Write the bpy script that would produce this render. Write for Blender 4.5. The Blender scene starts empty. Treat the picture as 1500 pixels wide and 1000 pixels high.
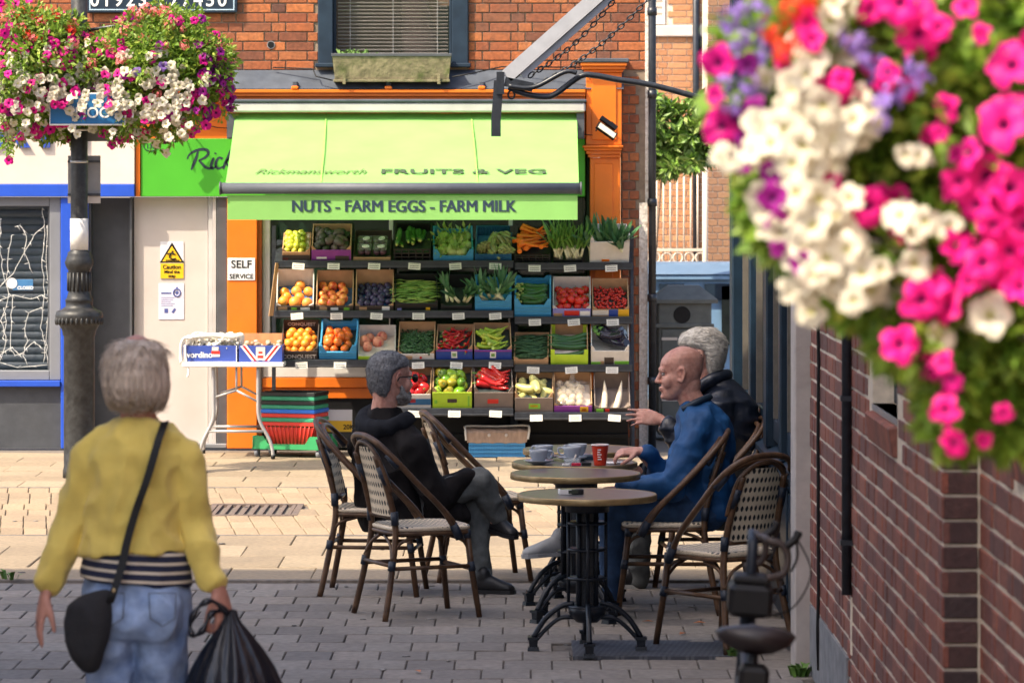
import bpy, bmesh, math, random
from mathutils import Vector, Matrix, Euler, noise as mnoise
random.seed(7)
R = math.radians
sc = bpy.context.scene
COL = sc.collection
# ------------------------------------------------------------------ camera, sky, sun, exposure
FPX, XC, YH, CAMH = 5500.0, 750.0, 250.0, 2.18
cam_d = bpy.data.cameras.new('camera'); cam = bpy.data.objects.new('camera', cam_d); COL.objects.link(cam)
cam.location = (0, 0, CAMH); cam.rotation_euler = (R(90), 0, 0)
cam_d.sensor_width = 36.0; cam_d.lens = FPX/1500*36; cam_d.shift_y = -(500-YH)/1500
cam_d.clip_start = 0.1; cam_d.clip_end = 2000
cam_d.dof.use_dof = True; cam_d.dof.focus_distance = 21.8; cam_d.dof.aperture_fstop = 7.6
sc.camera = cam
SUN_EL, SUN_AZ = 52.0, 56.0            # light travels towards +x (az from +y)
w = bpy.data.worlds.new('World'); sc.world = w; w.use_nodes = True
nt = w.node_tree; bg = nt.nodes['Background']
sky = nt.nodes.new('ShaderNodeTexSky'); sky.sky_type = 'NISHITA'; sky.sun_disc = False
sky.sun_elevation = R(SUN_EL); sky.sun_rotation = R(SUN_AZ+180)
sky.air_density = 0.8; sky.dust_density = 4.0; sky.ozone_density = 0.3
nt.links.new(sky.outputs[0], bg.inputs[0]); bg.inputs[1].default_value = 0.15
sd = bpy.data.lights.new('sun', 'SUN'); so = bpy.data.objects.new('sun', sd); COL.objects.link(so)
sd.energy = 3.4; sd.angle = R(0.5); sd.color = (1.0, 0.87, 0.67)
ldir = Vector((math.sin(R(SUN_AZ))*math.cos(R(SUN_EL)), math.cos(R(SUN_AZ))*math.cos(R(SUN_EL)), -math.sin(R(SUN_EL))))
so.rotation_euler = ldir.to_track_quat('-Z', 'Y').to_euler()
vs = sc.view_settings; vs.view_transform = 'Standard'; vs.look = 'None'; vs.gamma = 1; vs.use_curve_mapping = False
vs.exposure = 1.32
try:
    sc.cycles.use_denoising = True; sc.cycles.max_bounces = 8; sc.cycles.transparent_max_bounces = 8
    sc.cycles.sample_clamp_indirect = 6
except Exception: pass

# ------------------------------------------------------------------ helpers
def P(px, py, Y):
    s = FPX/Y
    return Vector(((px-XC)/s, Y, CAMH-(py-YH)/s))
def tag(o, label=None, cat=None, group=None, kind=None):
    if label: o['label'] = label
    if cat: o['category'] = cat
    if group: o['group'] = group
    if kind: o['kind'] = kind
    return o
def thing(name, loc, label, cat, group=None, rz=0.0, rx=0.0):
    o = bpy.data.objects.new(name, None); COL.objects.link(o); o.empty_display_size = .1
    o.location = loc; o.rotation_euler = (rx, 0, rz)
    return tag(o, label, cat, group)
def link(name, me, mat=None, parent=None, loc=(0,0,0), rot=(0,0,0), scale=(1,1,1)):
    o = bpy.data.objects.new(name, me); COL.objects.link(o)
    if mat is not None and len(me.materials) == 0: me.materials.append(mat)
    o.parent = parent; o.location = loc; o.rotation_euler = rot; o.scale = scale
    return o
def frame(d, up=Vector((0,0,1))):
    d = d.normalized()
    a = up.cross(d)
    if a.length < 1e-4: a = Vector((1,0,0)).cross(d)
    a.normalize(); b = d.cross(a); return a, b, d

class MB:
    """collects shapes; build() links them as one mesh object"""
    def __init__(s): s.v=[]; s.f=[]; s.mi=[]; s.sm=[]; s.m=0; s.smooth=False
    def add(s, vs, fs, mi=None, sm=None):
        n=len(s.v); s.v += [tuple(x) for x in vs]
        for f in fs:
            s.f.append([i+n for i in f]); s.mi.append(s.m if mi is None else mi); s.sm.append(s.smooth if sm is None else sm)
        return s
    def box(s, c, d, M=None, mi=None):
        x,y,z=d[0]/2,d[1]/2,d[2]/2; c=Vector(c)
        vs=[Vector(p) for p in ((-x,-y,-z),(x,-y,-z),(x,y,-z),(-x,y,-z),(-x,-y,z),(x,-y,z),(x,y,z),(-x,y,z))]
        if M is not None: vs=[M@p for p in vs]
        return s.add([p+c for p in vs], [(0,3,2,1),(4,5,6,7),(0,1,5,4),(1,2,6,5),(2,3,7,6),(3,0,4,7)], mi, False)
    def bx(s, x0,x1,y0,y1,z0,z1, mi=None):
        return s.box(((x0+x1)/2,(y0+y1)/2,(z0+z1)/2),(abs(x1-x0),abs(y1-y0),abs(z1-z0)),None,mi)
    def bbox(s, x0,x1,y0,y1,z0,z1,b=.004, mi=None):
        """box with chamfered edges (front face edges softened all round)"""
        vs=[];
        for z,i in ((z0,0),(z0+b,1),(z1-b,1),(z1,0)):
            k = 0 if i else b
            a,bb,c,d = x0+k,x1-k,y0+k,y1-k
            vs += [(a+b,c,z),(bb-b,c,z),(bb,c+b,z),(bb,d-b,z),(bb-b,d,z),(a+b,d,z),(a,d-b,z),(a,c+b,z)]
        fs=[tuple(reversed(range(8))), tuple(range(24,32))]
        for r in range(3):
            for i in range(8):
                j=(i+1)%8; fs.append((r*8+i,r*8+j,r*8+8+j,r*8+8+i))
        return s.add(vs,fs,mi,False)
    def cyl(s, p0,p1,r0,r1=None,n=12,mi=None,caps=True,sm=True):
        p0=Vector(p0);p1=Vector(p1); r1=r0 if r1 is None else r1
        a,b,d=frame(p1-p0); vs=[]
        for p,r in ((p0,r0),(p1,r1)):
            for i in range(n):
                t=2*math.pi*i/n; vs.append(p+a*(r*math.cos(t))+b*(r*math.sin(t)))
        s.add(vs,[(i,(i+1)%n,n+(i+1)%n,n+i) for i in range(n)],mi,sm)
        if caps:
            k=len(s.v)-2*n
            s.f.append([k+i for i in reversed(range(n))]); s.f.append([k+n+i for i in range(n)])
            s.mi += [s.m if mi is None else mi]*2; s.sm += [False]*2
        return s
    def tube(s, pts, r, n=8, mi=None, closed=False, caps=True):
        pts=[Vector(p) for p in pts]; N=len(pts); vs=[]; pa=None
        for i,p in enumerate(pts):
            if closed: d=pts[(i+1)%N]-pts[i-1]
            else: d=pts[min(i+1,N-1)]-pts[max(i-1,0)]
            if d.length<1e-9: d=Vector((0,0,1))
            d.normalize()
            if pa is None: a,b,_=frame(d)
            else:
                a=pa-d*pa.dot(d)
                if a.length<1e-5: a,b,_=frame(d)
                a.normalize(); b=d.cross(a)
            pa=a; rr=r[i] if isinstance(r,(list,tuple)) else r
            for k in range(n):
                t=2*math.pi*k/n; vs.append(p+a*(rr*math.cos(t))+b*(rr*math.sin(t)))
        fs=[]
        for i in range(N if closed else N-1):
            j=(i+1)%N
            for k in range(n): fs.append((i*n+k,i*n+(k+1)%n,j*n+(k+1)%n,j*n+k))
        s.add(vs,fs,mi,True)
        if caps and not closed:
            k=len(s.v)-N*n
            s.f.append([k+i for i in reversed(range(n))]); s.f.append([k+(N-1)*n+i for i in range(n)])
            s.mi += [s.m if mi is None else mi]*2; s.sm += [False]*2
        return s
    def lathe(s, prof, c=(0,0,0), n=24, mi=None, sm=True, axis='z'):
        c=Vector(c); vs=[]; m=len(prof)
        for r,z in prof:
            for i in range(n):
                t=2*math.pi*i/n; v=(r*math.cos(t),r*math.sin(t),z)
                if axis=='y': v=(v[0],v[2],v[1])
                vs.append(Vector(v)+c)
        fs=[]
        for j in range(m-1):
            for i in range(n):
                f=(j*n+i,j*n+(i+1)%n,(j+1)*n+(i+1)%n,(j+1)*n+i); fs.append(f if axis=='z' else tuple(reversed(f)))
        s.add(vs,fs,mi,sm)
        k=len(s.v)-m*n
        for j in (0,m-1):
            if prof[j][0]>1e-6:
                s.f.append([k+j*n+i for i in (reversed(range(n)) if j==0 else range(n))]); s.mi.append(s.m if mi is None else mi); s.sm.append(False)
        return s
    def ell(s, c, r, n=12, m=8, Mx=None, mi=None):
        c=Vector(c); vs=[]; r=(r,r,r) if isinstance(r,(int,float)) else r
        for j in range(1,m):
            p=math.pi*j/m
            for i in range(n):
                t=2*math.pi*i/n
                v=Vector((r[0]*math.sin(p)*math.cos(t), r[1]*math.sin(p)*math.sin(t), -r[2]*math.cos(p)))
                if Mx is not None: v=Mx@v
                vs.append(c+v)
        b=Vector((0,0,-r[2])); t_=Vector((0,0,r[2]))
        if Mx is not None: b=Mx@b; t_=Mx@t_
        vs += [c+b,c+t_]; nb=(m-1)*n; fs=[]
        for j in range(m-2):
            for i in range(n): fs.append((j*n+i,j*n+(i+1)%n,(j+1)*n+(i+1)%n,(j+1)*n+i))
        for i in range(n):
            fs.append((nb,(i+1)%n,i)); fs.append((nb+1,(m-2)*n+i,(m-2)*n+(i+1)%n))
        return s.add(vs,fs,mi,True)
    def loft(s, secs, n=16, mi=None):
        """closed loft; secs = [(centre, vecA, vecB)], elliptical rings"""
        vs=[]; m=len(secs)
        for c,a,b in secs:
            c=Vector(c);a=Vector(a);b=Vector(b)
            for i in range(n):
                t=2*math.pi*i/n; vs.append(c+a*math.cos(t)+b*math.sin(t))
        fs=[(j*n+i,j*n+(i+1)%n,(j+1)*n+(i+1)%n,(j+1)*n+i) for j in range(m-1) for i in range(n)]
        fs += [tuple(reversed(range(n))), tuple((m-1)*n+i for i in range(n))]
        return s.add(vs,fs,mi,True)
    def limb(s, pts, n=14, mi=None):
        """tapered capsule chain: pts = [(p, r)], spheres + closed frusta"""
        for i,(p,r) in enumerate(pts):
            s.ell(p,r,n,8,None,mi)
            if i: s.cyl(pts[i-1][0],p,pts[i-1][1],r,n,mi)
        return s
    def prism(s, poly, y0, y1, mi=None, axis='y'):
        """polygon in (x,z) extruded along y (or (x,y) along z, or (y,z) along x)"""
        n=len(poly)
        def mk(p,t): return (p[0],t,p[1]) if axis=='y' else ((p[0],p[1],t) if axis=='z' else (t,p[0],p[1]))
        vs=[mk(p,y0) for p in poly]+[mk(p,y1) for p in poly]
        fs=[tuple(range(n)),tuple(reversed(range(n,2*n)))]+[(i,n+i,n+(i+1)%n,(i+1)%n) for i in range(n)]
        return s.add(vs,fs,mi,False)
    def mesh(s, name, mats=None, origin=None, fix=True):
        me=bpy.data.meshes.new(name)
        o=Vector(origin) if origin is not None else None
        me.from_pydata([tuple(Vector(v)-o) for v in s.v] if o is not None else s.v, [], s.f)
        me.polygons.foreach_set('material_index', s.mi); me.polygons.foreach_set('use_smooth', s.sm)
        if fix:
            bm=bmesh.new(); bm.from_mesh(me); bmesh.ops.recalc_face_normals(bm, faces=bm.faces); bm.to_mesh(me); bm.free()
        if mats is not None:
            for m in (mats if isinstance(mats,(list,tuple)) else [mats]): me.materials.append(m)
        me.update(); return me
    def build(s, name, mats, parent=None, world=False, origin=None, **kw):
        """world=True: coordinates are world ones, made local to the (unrotated) parent thing"""
        if world and parent is not None:
            r=parent
            while r.parent: r=r.parent
            origin=r.location
        me=s.mesh(name, mats, origin, **kw)
        o=link(name, me, None, parent)
        if world and parent is None and origin is not None: o.location=origin
        return o

# ------------------------------------------------------------------ materials
def _n(nt,t,**k):
    n=nt.nodes.new(t)
    for a,b in k.items(): setattr(n,a,b)
    return n
def M(name, *cols, rough=.6, nscale=6.0, namt=.15, bump=0.0, bscale=60.0, metal=0.0, rnd=False, spec=.5, coords='Object', stretch=None, emit=None, alpha=None, trans=0.0, sheen=0.0, coat=0.0, grime=0.0):
    """principled; cols mixed by noise, or (rnd) by object/island random with noise on top"""
    m=bpy.data.materials.new(name); m.use_nodes=True; nt=m.node_tree; L=nt.links.new
    b=nt.nodes['Principled BSDF']; b.inputs['Roughness'].default_value=rough; b.inputs['Metallic'].default_value=metal
    b.inputs['Specular IOR Level'].default_value=spec
    if sheen: b.inputs['Sheen Weight'].default_value=sheen
    if coat: b.inputs['Coat Weight'].default_value=coat; b.inputs['Coat Roughness'].default_value=.12
    if trans: b.inputs['Transmission Weight'].default_value=trans
    tc=_n(nt,'ShaderNodeTexCoord')
    base_vec=tc.outputs[coords] if coords!='World' else _n(nt,'ShaderNodeNewGeometry').outputs['Position']; vec=base_vec
    if stretch:
        mp=_n(nt,'ShaderNodeMapping'); mp.inputs['Scale'].default_value=stretch; L(vec,mp.inputs[0]); vec=mp.outputs[0]
    no=_n(nt,'ShaderNodeTexNoise'); no.inputs['Scale'].default_value=nscale; no.inputs['Detail'].default_value=5; no.inputs['Roughness'].default_value=.6
    L(vec,no.inputs['Vector'])
    ramp=_n(nt,'ShaderNodeValToRGB'); cr=ramp.color_ramp
    cs=[tuple(c)+(1,) if len(c)==3 else c for c in cols]
    if len(cs)==1: cs=cs*2
    while len(cr.elements)<len(cs): cr.elements.new(.5)
    lo,hi=(0,1) if rnd else (.3,.7)
    for i,c in enumerate(cs):
        cr.elements[i].position=lo+(hi-lo)*i/(len(cs)-1); cr.elements[i].color=c
    if rnd:
        oi=_n(nt,'ShaderNodeObjectInfo'); ge=_n(nt,'ShaderNodeNewGeometry')
        ad=_n(nt,'ShaderNodeMath',operation='ADD'); L(oi.outputs['Random'],ad.inputs[0]); L(ge.outputs['Random Per Island'],ad.inputs[1])
        fr=_n(nt,'ShaderNodeMath',operation='FRACT'); L(ad.outputs[0],fr.inputs[0]); L(fr.outputs[0],ramp.inputs[0])
    else: L(no.outputs[0],ramp.inputs[0])
    col=ramp.outputs[0]
    if namt:
        hs=_n(nt,'ShaderNodeHueSaturation'); mr=_n(nt,'ShaderNodeMapRange')
        n2=_n(nt,'ShaderNodeTexNoise'); n2.inputs['Scale'].default_value=nscale*2.7; n2.inputs['Detail'].default_value=6; L(vec,n2.inputs['Vector'])
        L(n2.outputs[0],mr.inputs[0]); mr.inputs[1].default_value=.3; mr.inputs[2].default_value=.7; mr.inputs[3].default_value=1-namt; mr.inputs[4].default_value=1+namt
        L(mr.outputs[0],hs.inputs['Value']); L(col,hs.inputs['Color']); col=hs.outputs[0]
    if grime:
        n3=_n(nt,'ShaderNodeTexNoise'); n3.inputs['Scale'].default_value=1.7; n3.inputs['Detail'].default_value=8; n3.inputs['Roughness'].default_value=.7; L(base_vec,n3.inputs['Vector'])
        m3=_n(nt,'ShaderNodeMapRange'); L(n3.outputs[0],m3.inputs[0]); m3.inputs[1].default_value=.45; m3.inputs[2].default_value=.72; m3.inputs[3].default_value=0; m3.inputs[4].default_value=grime
        mx=_n(nt,'ShaderNodeMix',data_type='RGBA'); L(m3.outputs[0],mx.inputs[0]); L(col,mx.inputs[6]); mx.inputs[7].default_value=(.12,.1,.08,1); col=mx.outputs[2]
    L(col,b.inputs['Base Color'])
    if bump:
        nb=_n(nt,'ShaderNodeTexNoise'); nb.inputs['Scale'].default_value=bscale; nb.inputs['Detail'].default_value=6; L(vec,nb.inputs['Vector'])
        bp=_n(nt,'ShaderNodeBump'); bp.inputs['Strength'].default_value=bump; bp.inputs['Distance'].default_value=.01; L(nb.outputs[0],bp.inputs['Height']); L(bp.outputs[0],b.inputs['Normal'])
    if emit: b.inputs['Emission Color'].default_value=emit[0]+(1,); b.inputs['Emission Strength'].default_value=emit[1]
    return m
def Mmix(name, ca, cb, fn, rough=.6, bump=0.0, spec=.5, namt=0.0):
    """two colours chosen by a 0..1 pattern; fn(nt, object_xyz_sockets, math) returns a socket"""
    m=bpy.data.materials.new(name); m.use_nodes=True; nt=m.node_tree; L=nt.links.new
    b=nt.nodes['Principled BSDF']; b.inputs['Roughness'].default_value=rough; b.inputs['Specular IOR Level'].default_value=spec
    tc=_n(nt,'ShaderNodeTexCoord'); sx=_n(nt,'ShaderNodeSeparateXYZ'); L(tc.outputs['Object'],sx.inputs[0])
    def ma(op,a,b_=0.0,c=0.0):
        n=_n(nt,'ShaderNodeMath',operation=op)
        for i,v in enumerate((a,b_,c)):
            if isinstance(v,(int,float)): n.inputs[i].default_value=v
            else: L(v,n.inputs[i])
        return n.outputs[0]
    s=fn(ma, sx.outputs[0], sx.outputs[1], sx.outputs[2])
    mx=_n(nt,'ShaderNodeMix',data_type='RGBA'); L(s,mx.inputs[0]); mx.inputs[6].default_value=ca+(1,); mx.inputs[7].default_value=cb+(1,)
    col=mx.outputs[2]
    if namt:
        no=_n(nt,'ShaderNodeTexNoise'); no.inputs['Scale'].default_value=14; no.inputs['Detail'].default_value=5; L(tc.outputs['Object'],no.inputs['Vector'])
        hs=_n(nt,'ShaderNodeHueSaturation'); mr=_n(nt,'ShaderNodeMapRange'); L(no.outputs[0],mr.inputs[0]); mr.inputs[1].default_value=.3; mr.inputs[2].default_value=.7; mr.inputs[3].default_value=1-namt; mr.inputs[4].default_value=1+namt
        L(mr.outputs[0],hs.inputs['Value']); L(col,hs.inputs['Color']); col=hs.outputs[0]
    L(col,b.inputs['Base Color'])
    if bump:
        bp=_n(nt,'ShaderNodeBump'); bp.inputs['Strength'].default_value=bump; bp.inputs['Distance'].default_value=.004; L(s,bp.inputs['Height']); L(bp.outputs[0],b.inputs['Normal'])
    return m
def glass(name, col=(.02,.03,.03), rough=.04, alpha=.35):
    m=bpy.data.materials.new(name); m.use_nodes=True; nt=m.node_tree; L=nt.links.new
    b=nt.nodes['Principled BSDF']; out=nt.nodes['Material Output']
    b.inputs['Base Color'].default_value=col+(1,); b.inputs['Roughness'].default_value=rough; b.inputs['Specular IOR Level'].default_value=.8
    tr=_n(nt,'ShaderNodeBsdfTransparent'); mx=_n(nt,'ShaderNodeMixShader'); mx.inputs[0].default_value=alpha
    L(tr.outputs[0],mx.inputs[1]); L(b.outputs[0],mx.inputs[2]); L(mx.outputs[0],out.inputs['Surface'])
    return m
mt={}
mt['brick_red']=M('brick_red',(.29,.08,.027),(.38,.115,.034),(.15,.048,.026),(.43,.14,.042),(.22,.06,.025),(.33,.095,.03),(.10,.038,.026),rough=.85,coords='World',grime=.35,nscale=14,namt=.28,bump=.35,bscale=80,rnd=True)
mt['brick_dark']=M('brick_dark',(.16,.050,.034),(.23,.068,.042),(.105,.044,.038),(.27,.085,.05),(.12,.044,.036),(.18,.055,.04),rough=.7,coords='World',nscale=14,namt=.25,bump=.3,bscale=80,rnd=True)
mt['brick_pale']=M('brick_pale',(.44,.20,.09),(.49,.235,.11),(.38,.165,.075),(.52,.27,.13),rough=.85,nscale=14,namt=.2,rnd=True)
mt['mortar']=M('mortar',(.20,.15,.11),(.30,.23,.17),rough=.95,nscale=9,bump=.4,bscale=120)
mt['mortar_pale']=M('mortar_pale',(.62,.53,.42),(.72,.63,.50),rough=.95,nscale=9,bump=.4,bscale=120)
mt['orange']=M('orange_paint',(.70,.15,.006),(.76,.175,.008),rough=.42,nscale=2,namt=.08,bump=.06,bscale=30,grime=.12)
mt['green_board']=M('green_board',(.06,.36,.022),(.07,.39,.026),rough=.4,nscale=1.5,namt=.05)
mt['navy_paint']=M('navy_paint',(.012,.024,.042),(.017,.033,.055),spec=.3,rough=.5,nscale=4,namt=.2,bump=.05)
mt['lead']=M('lead',(.04,.05,.068),(.075,.088,.11),rough=.7,spec=.3,nscale=3,namt=.2,bump=.3,bscale=14)
mt['cream']=M('cream_paint',(.62,.55,.48),(.68,.60,.53),rough=.5,nscale=1.2,namt=.05,grime=.15)
mt['white']=M('white_paint',(.74,.72,.70),(.80,.78,.76),rough=.5,nscale=2,namt=.05,grime=.1)
mt['door_white']=M('door_white',(.50,.45,.42),(.55,.49,.46),rough=.5,nscale=1.5,namt=.04,grime=.1)
mt['blue_paint']=M('blue_paint',(.015,.07,.46),(.02,.085,.52),rough=.4,nscale=2,namt=.1)
mt['grey_frame']=M('grey_frame',(.17,.18,.20),(.20,.21,.23),rough=.45,nscale=2,namt=.08)
mt['dark_grey']=M('dark_grey',(.055,.06,.07),(.075,.08,.09),rough=.55,nscale=3,namt=.15)
mt['black']=M('black_paint',(.006,.006,.007),(.010,.010,.011),rough=.5,nscale=6,namt=.2,spec=.25)
mt['black_metal']=M('black_metal',(.014,.018,.026),(.024,.028,.036),rough=.38,nscale=10,namt=.3,bump=.15,bscale=40)
mt['alu']=M('aluminium',(.45,.45,.46),(.52,.52,.53),rough=.35,metal=.8,nscale=5,namt=.1)
mt['grey_pvc']=M('grey_plastic',(.42,.40,.39),(.48,.46,.45),rough=.5,nscale=3,namt=.08)
mt['lettering']=M('lettering_dark',(.015,.03,.04),rough=.5,namt=0)
mt['white_ink']=M('white_ink',(.82,.82,.80),rough=.5,namt=0)
mt['glass_dark']=glass('window_glass',(.02,.035,.03),.03,.18)
mt['shade_in']=M('dark_interior',(.02,.025,.02),(.035,.045,.03),rough=.8,nscale=3,namt=.3)

_dg=None
def text(s, size, mat, parent, origin, name='lettering', rot=(R(90),0,0), shear=0.0, bold=0.0, sx=1.0, extrude=.0007, align='LEFT', space=1.0):
    """flat lettering standing in the xz plane (faces -y); origin = parent-local place of the baseline start"""
    cu=bpy.data.curves.new('t','FONT'); cu.body=s; cu.size=size; cu.shear=shear; cu.offset=bold; cu.extrude=extrude; cu.align_x=align; cu.space_character=space; cu.resolution_u=4
    o=bpy.data.objects.new('t',cu); COL.objects.link(o)
    dg=bpy.context.evaluated_depsgraph_get(); me=bpy.data.meshes.new_from_object(o.evaluated_get(dg))
    bpy.data.objects.remove(o); bpy.data.curves.remove(cu)
    me.name=name
    T=Matrix.Translation(Vector(origin))@Euler(rot).to_matrix().to_4x4()@Matrix.Diagonal((sx,1,1,1))
    me.transform(T); me.materials.clear(); me.materials.append(mat)
    return link(name,me,None,parent)
# ------------------------------------------------------------------ ground, paving
F=29.57
def fx(px): return (px-XC)/186.0
def fz(py): return CAMH-(py-YH)/186.0
mt['bed']=M('bedding',(.12,.10,.085),(.17,.145,.12),rough=.95,nscale=20)
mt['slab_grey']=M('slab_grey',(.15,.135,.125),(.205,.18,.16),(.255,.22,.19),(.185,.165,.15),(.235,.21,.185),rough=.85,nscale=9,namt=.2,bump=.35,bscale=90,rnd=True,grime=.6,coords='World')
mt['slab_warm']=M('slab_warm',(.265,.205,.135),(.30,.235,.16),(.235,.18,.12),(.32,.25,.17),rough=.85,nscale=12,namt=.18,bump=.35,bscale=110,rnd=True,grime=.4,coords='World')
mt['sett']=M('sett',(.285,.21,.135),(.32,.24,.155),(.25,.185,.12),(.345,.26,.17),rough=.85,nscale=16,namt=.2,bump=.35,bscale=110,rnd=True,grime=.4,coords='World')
g=MB(); g.add([(-300,-60,-.03),(300,-60,-.03),(300,500,-.03),(-300,500,-.03)],[(0,1,2,3)])
tag(g.build('ground',mt['bed']),'compacted ground under the street paving','ground',kind='structure')
def inview(p, mx=40):
    s=FPX/p[1]; px=XC+p[0]*s; py=YH+(CAMH-p[2])*s
    return -mx<px<1500+mx and -mx<py<1000+mx
def paving(name,label,mat,bedmat,x0,x1,y0,y1,w,d,piece,limit=300,shear=0.0,gap=.006,bond=.5,keep=None):
    b=MB(); b.add([(x0,y0,-.016),(x1,y0,-.016),(x1,y1,-.016),(x0,y1,-.016)],[(0,1,2,3)])
    root=tag(b.build(name,bedmat),label,None,kind='structure')
    pm=MB(); pm.bbox(-w/2+gap/2,w/2-gap/2,-d/2+gap/2,d/2-gap/2,-.035,0,.004)
    if shear: pm.v=[(v[0]-v[1]*shear,v[1],v[2]) for v in pm.v]
    me=pm.mesh(piece,mat); big=MB(); cnt=0; rows=int((y1-y0)/d); rng=random.Random(sum(map(ord,name)))
    for r in range(rows):
        yy=y0+(r+.5)*d; off=(r%2)*bond*w+rng.uniform(-.02,.02)
        n=int((x1-x0)/w)
        for k in range(n):
            xx=x0+(k+.5)*w+off-shear*(yy-y0)
            if xx<x0+w/2 or xx>x1-w/2+.1: continue
            if keep and not keep(xx,yy): continue
            dz=rng.uniform(-.003,.002)
            if inview((xx,yy,0),10) and cnt<limit:
                link(piece,me,None,root,(xx,yy,dz),(rng.uniform(-.004,.004),rng.uniform(-.008,.008),rng.uniform(-.006,.006))); cnt+=1
            else:
                big.add([(v[0]+xx,v[1]+yy,v[2]+dz) for v in pm.v],pm.f)
    if big.v: tag(big.build(piece+'s',mat,root,fix=False),kind='stuff')
    return root
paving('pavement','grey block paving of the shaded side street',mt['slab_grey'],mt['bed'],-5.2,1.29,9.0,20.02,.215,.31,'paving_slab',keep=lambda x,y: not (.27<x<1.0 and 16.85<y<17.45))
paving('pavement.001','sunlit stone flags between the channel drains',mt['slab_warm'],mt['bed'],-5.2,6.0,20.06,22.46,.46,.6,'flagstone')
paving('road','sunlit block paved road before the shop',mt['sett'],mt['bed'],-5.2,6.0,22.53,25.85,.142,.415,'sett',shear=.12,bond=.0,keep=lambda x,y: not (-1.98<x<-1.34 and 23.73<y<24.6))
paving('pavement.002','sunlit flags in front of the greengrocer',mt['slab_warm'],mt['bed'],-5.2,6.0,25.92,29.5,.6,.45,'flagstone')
for i,(y,xa,xb,lab) in enumerate(((20.04,-5.2,1.29,'dark slot drain along the shade edge'),(22.495,-5.2,6.0,'dark slot drain between flags and block road'),(25.885,-5.2,6.0,'dark slot drain along the shop pavement'))):
    r=thing('channel_drain',(0,y,-.004),lab,'drain','slot drains across the street')
    b=MB(); b.bx(xa,xb,-.007,.007,-.02,-.004); b.build('slot',mt['black'],r)
    b=MB(); b.bx(xa,xb,-.027,-.007,-.02,.0035); b.bx(xa,xb,.007,.027,-.02,.0035); b.build('edge_rail',mt['slab_grey'],r)
# gully grate in the road
mt['rust']=M('rusty_iron',(.10,.075,.065),(.15,.11,.09),(.07,.06,.06),rough=.8,nscale=20,bump=.4)
r=thing('gully_grate',(-1.66,24.16,0),'rusty iron gully grate set in the sunlit block road','drain')
b=MB()
b.bx(-.30,.30,-.42,-.36,-.03,.004); b.bx(-.30,.30,.36,.42,-.03,.004); b.bx(-.30,-.26,-.36,.36,-.03,.003); b.bx(.26,.30,-.36,.36,-.03,.003)
b.build('frame',mt['rust'],r)
for i in range(9):
    b=MB(); x=-.24+i*.06; b.bx(x-.013,x+.013,-.36,.36,-.03,.0); b.build('bar',mt['rust'],r)
b=MB(); b.bx(-.26,.26,-.36,.36,-.05,-.02); b.build('pit',mt['black'],r)
# chequer-plate cover under the front table
mt['plate']=Mmix('chequer_plate',(.05,.055,.07),(.10,.105,.12),lambda ma,x,y,z: ma('GREATER_THAN',ma('MULTIPLY',ma('SINE',ma('MULTIPLY',ma('ADD',x,ma('MULTIPLY',y,.35)),150)),ma('SINE',ma('MULTIPLY',ma('SUBTRACT',ma('MULTIPLY',x,.6),ma('MULTIPLY',y,.6)),150))),.25),rough=.55,bump=.8,namt=.2)
b=MB(); b.bx(-.36,.36,-.29,.29,-.03,.002); o=tag(b.build('manhole_cover',mt['plate']),'dark chequer plate cover in the paving under the front table','manhole cover'); o.location=(.635,17.15,0)
# weeds, litter, leaves
mt['weed']=M('weed',(.06,.14,.02),(.10,.2,.03),rough=.7,rnd=True)
def weed(loc,label,n,h,sp):
    rng=random.Random(n); b=MB()
    for i in range(n):
        a=rng.uniform(0,6.28); l=h*rng.uniform(.5,1); d=Vector((math.cos(a),math.sin(a),0)); e=Vector((-d.y,d.x,0))*.008
        p=Vector((rng.uniform(-sp,sp),rng.uniform(-sp,sp),0)); q=p+d*l*.35+Vector((0,0,l*.7)); t=p+d*l*.9+Vector((0,0,l*.8))
        b.add([p-e,p+e,q+e*1.6,q-e*1.6,t],[(0,1,2,3),(3,2,4)])
    o=b.build('weed',mt['weed'],fix=False); o.location=loc; return tag(o,label,'weed')
weed(P(14,845,20.05)+Vector((0,0,0)),'green weed growing in the slot drain at far left',10,.07,.05).location.z=0
weed((1.24,16.2,0),'grass tuft at the foot of the cream post',22,.08,.035)
weed((1.0,16.9,0),'low weed at the edge of the manhole cover',14,.05,.03)
mt['leaf_dead']=M('dead_leaf',(.42,.12,.05),(.5,.2,.08),rough=.7,rnd=True)
for i,(px,py) in enumerate(((1024,914),(1000,930),(612,985),(950,912))):
    s=(py-YH)/CAMH; b=MB(); b.add([(-.03,0,.004),(0,-.014,.01),(.035,0,.005),(0,.015,.012)],[(0,1,2),(0,2,3)])
    o=b.build('fallen_leaf',mt['leaf_dead']); o.location=((px-XC)/s,FPX/s,.004); o.rotation_euler.z=i
    tag(o,'curled reddish dead leaf on the shaded paving','leaf','dead leaves on the paving')

mt['gum']=M('gum_spot',(.30,.28,.26),(.10,.09,.085),rough=.8,rnd=True)
gr_=random.Random(55)
gb=MB(); gb.lathe([(0,.0035),(.6,.0032),(1.0,.0)],n=9); gme=gb.mesh('gum_spot',mt['gum'])
for i in range(70):
    y=gr_.uniform(13.5,28); s_=FPX/y; x=gr_.uniform(-745,430)/s_; r_=gr_.uniform(.012,.026)
    tag(link('gum_spot',gme,None,None,(x,y,.001),(0,0,gr_.uniform(0,6)),(r_,r_*gr_.uniform(.6,1),1)),'flattened chewing gum spot trodden into the paving','gum','gum spots on the paving')
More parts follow.
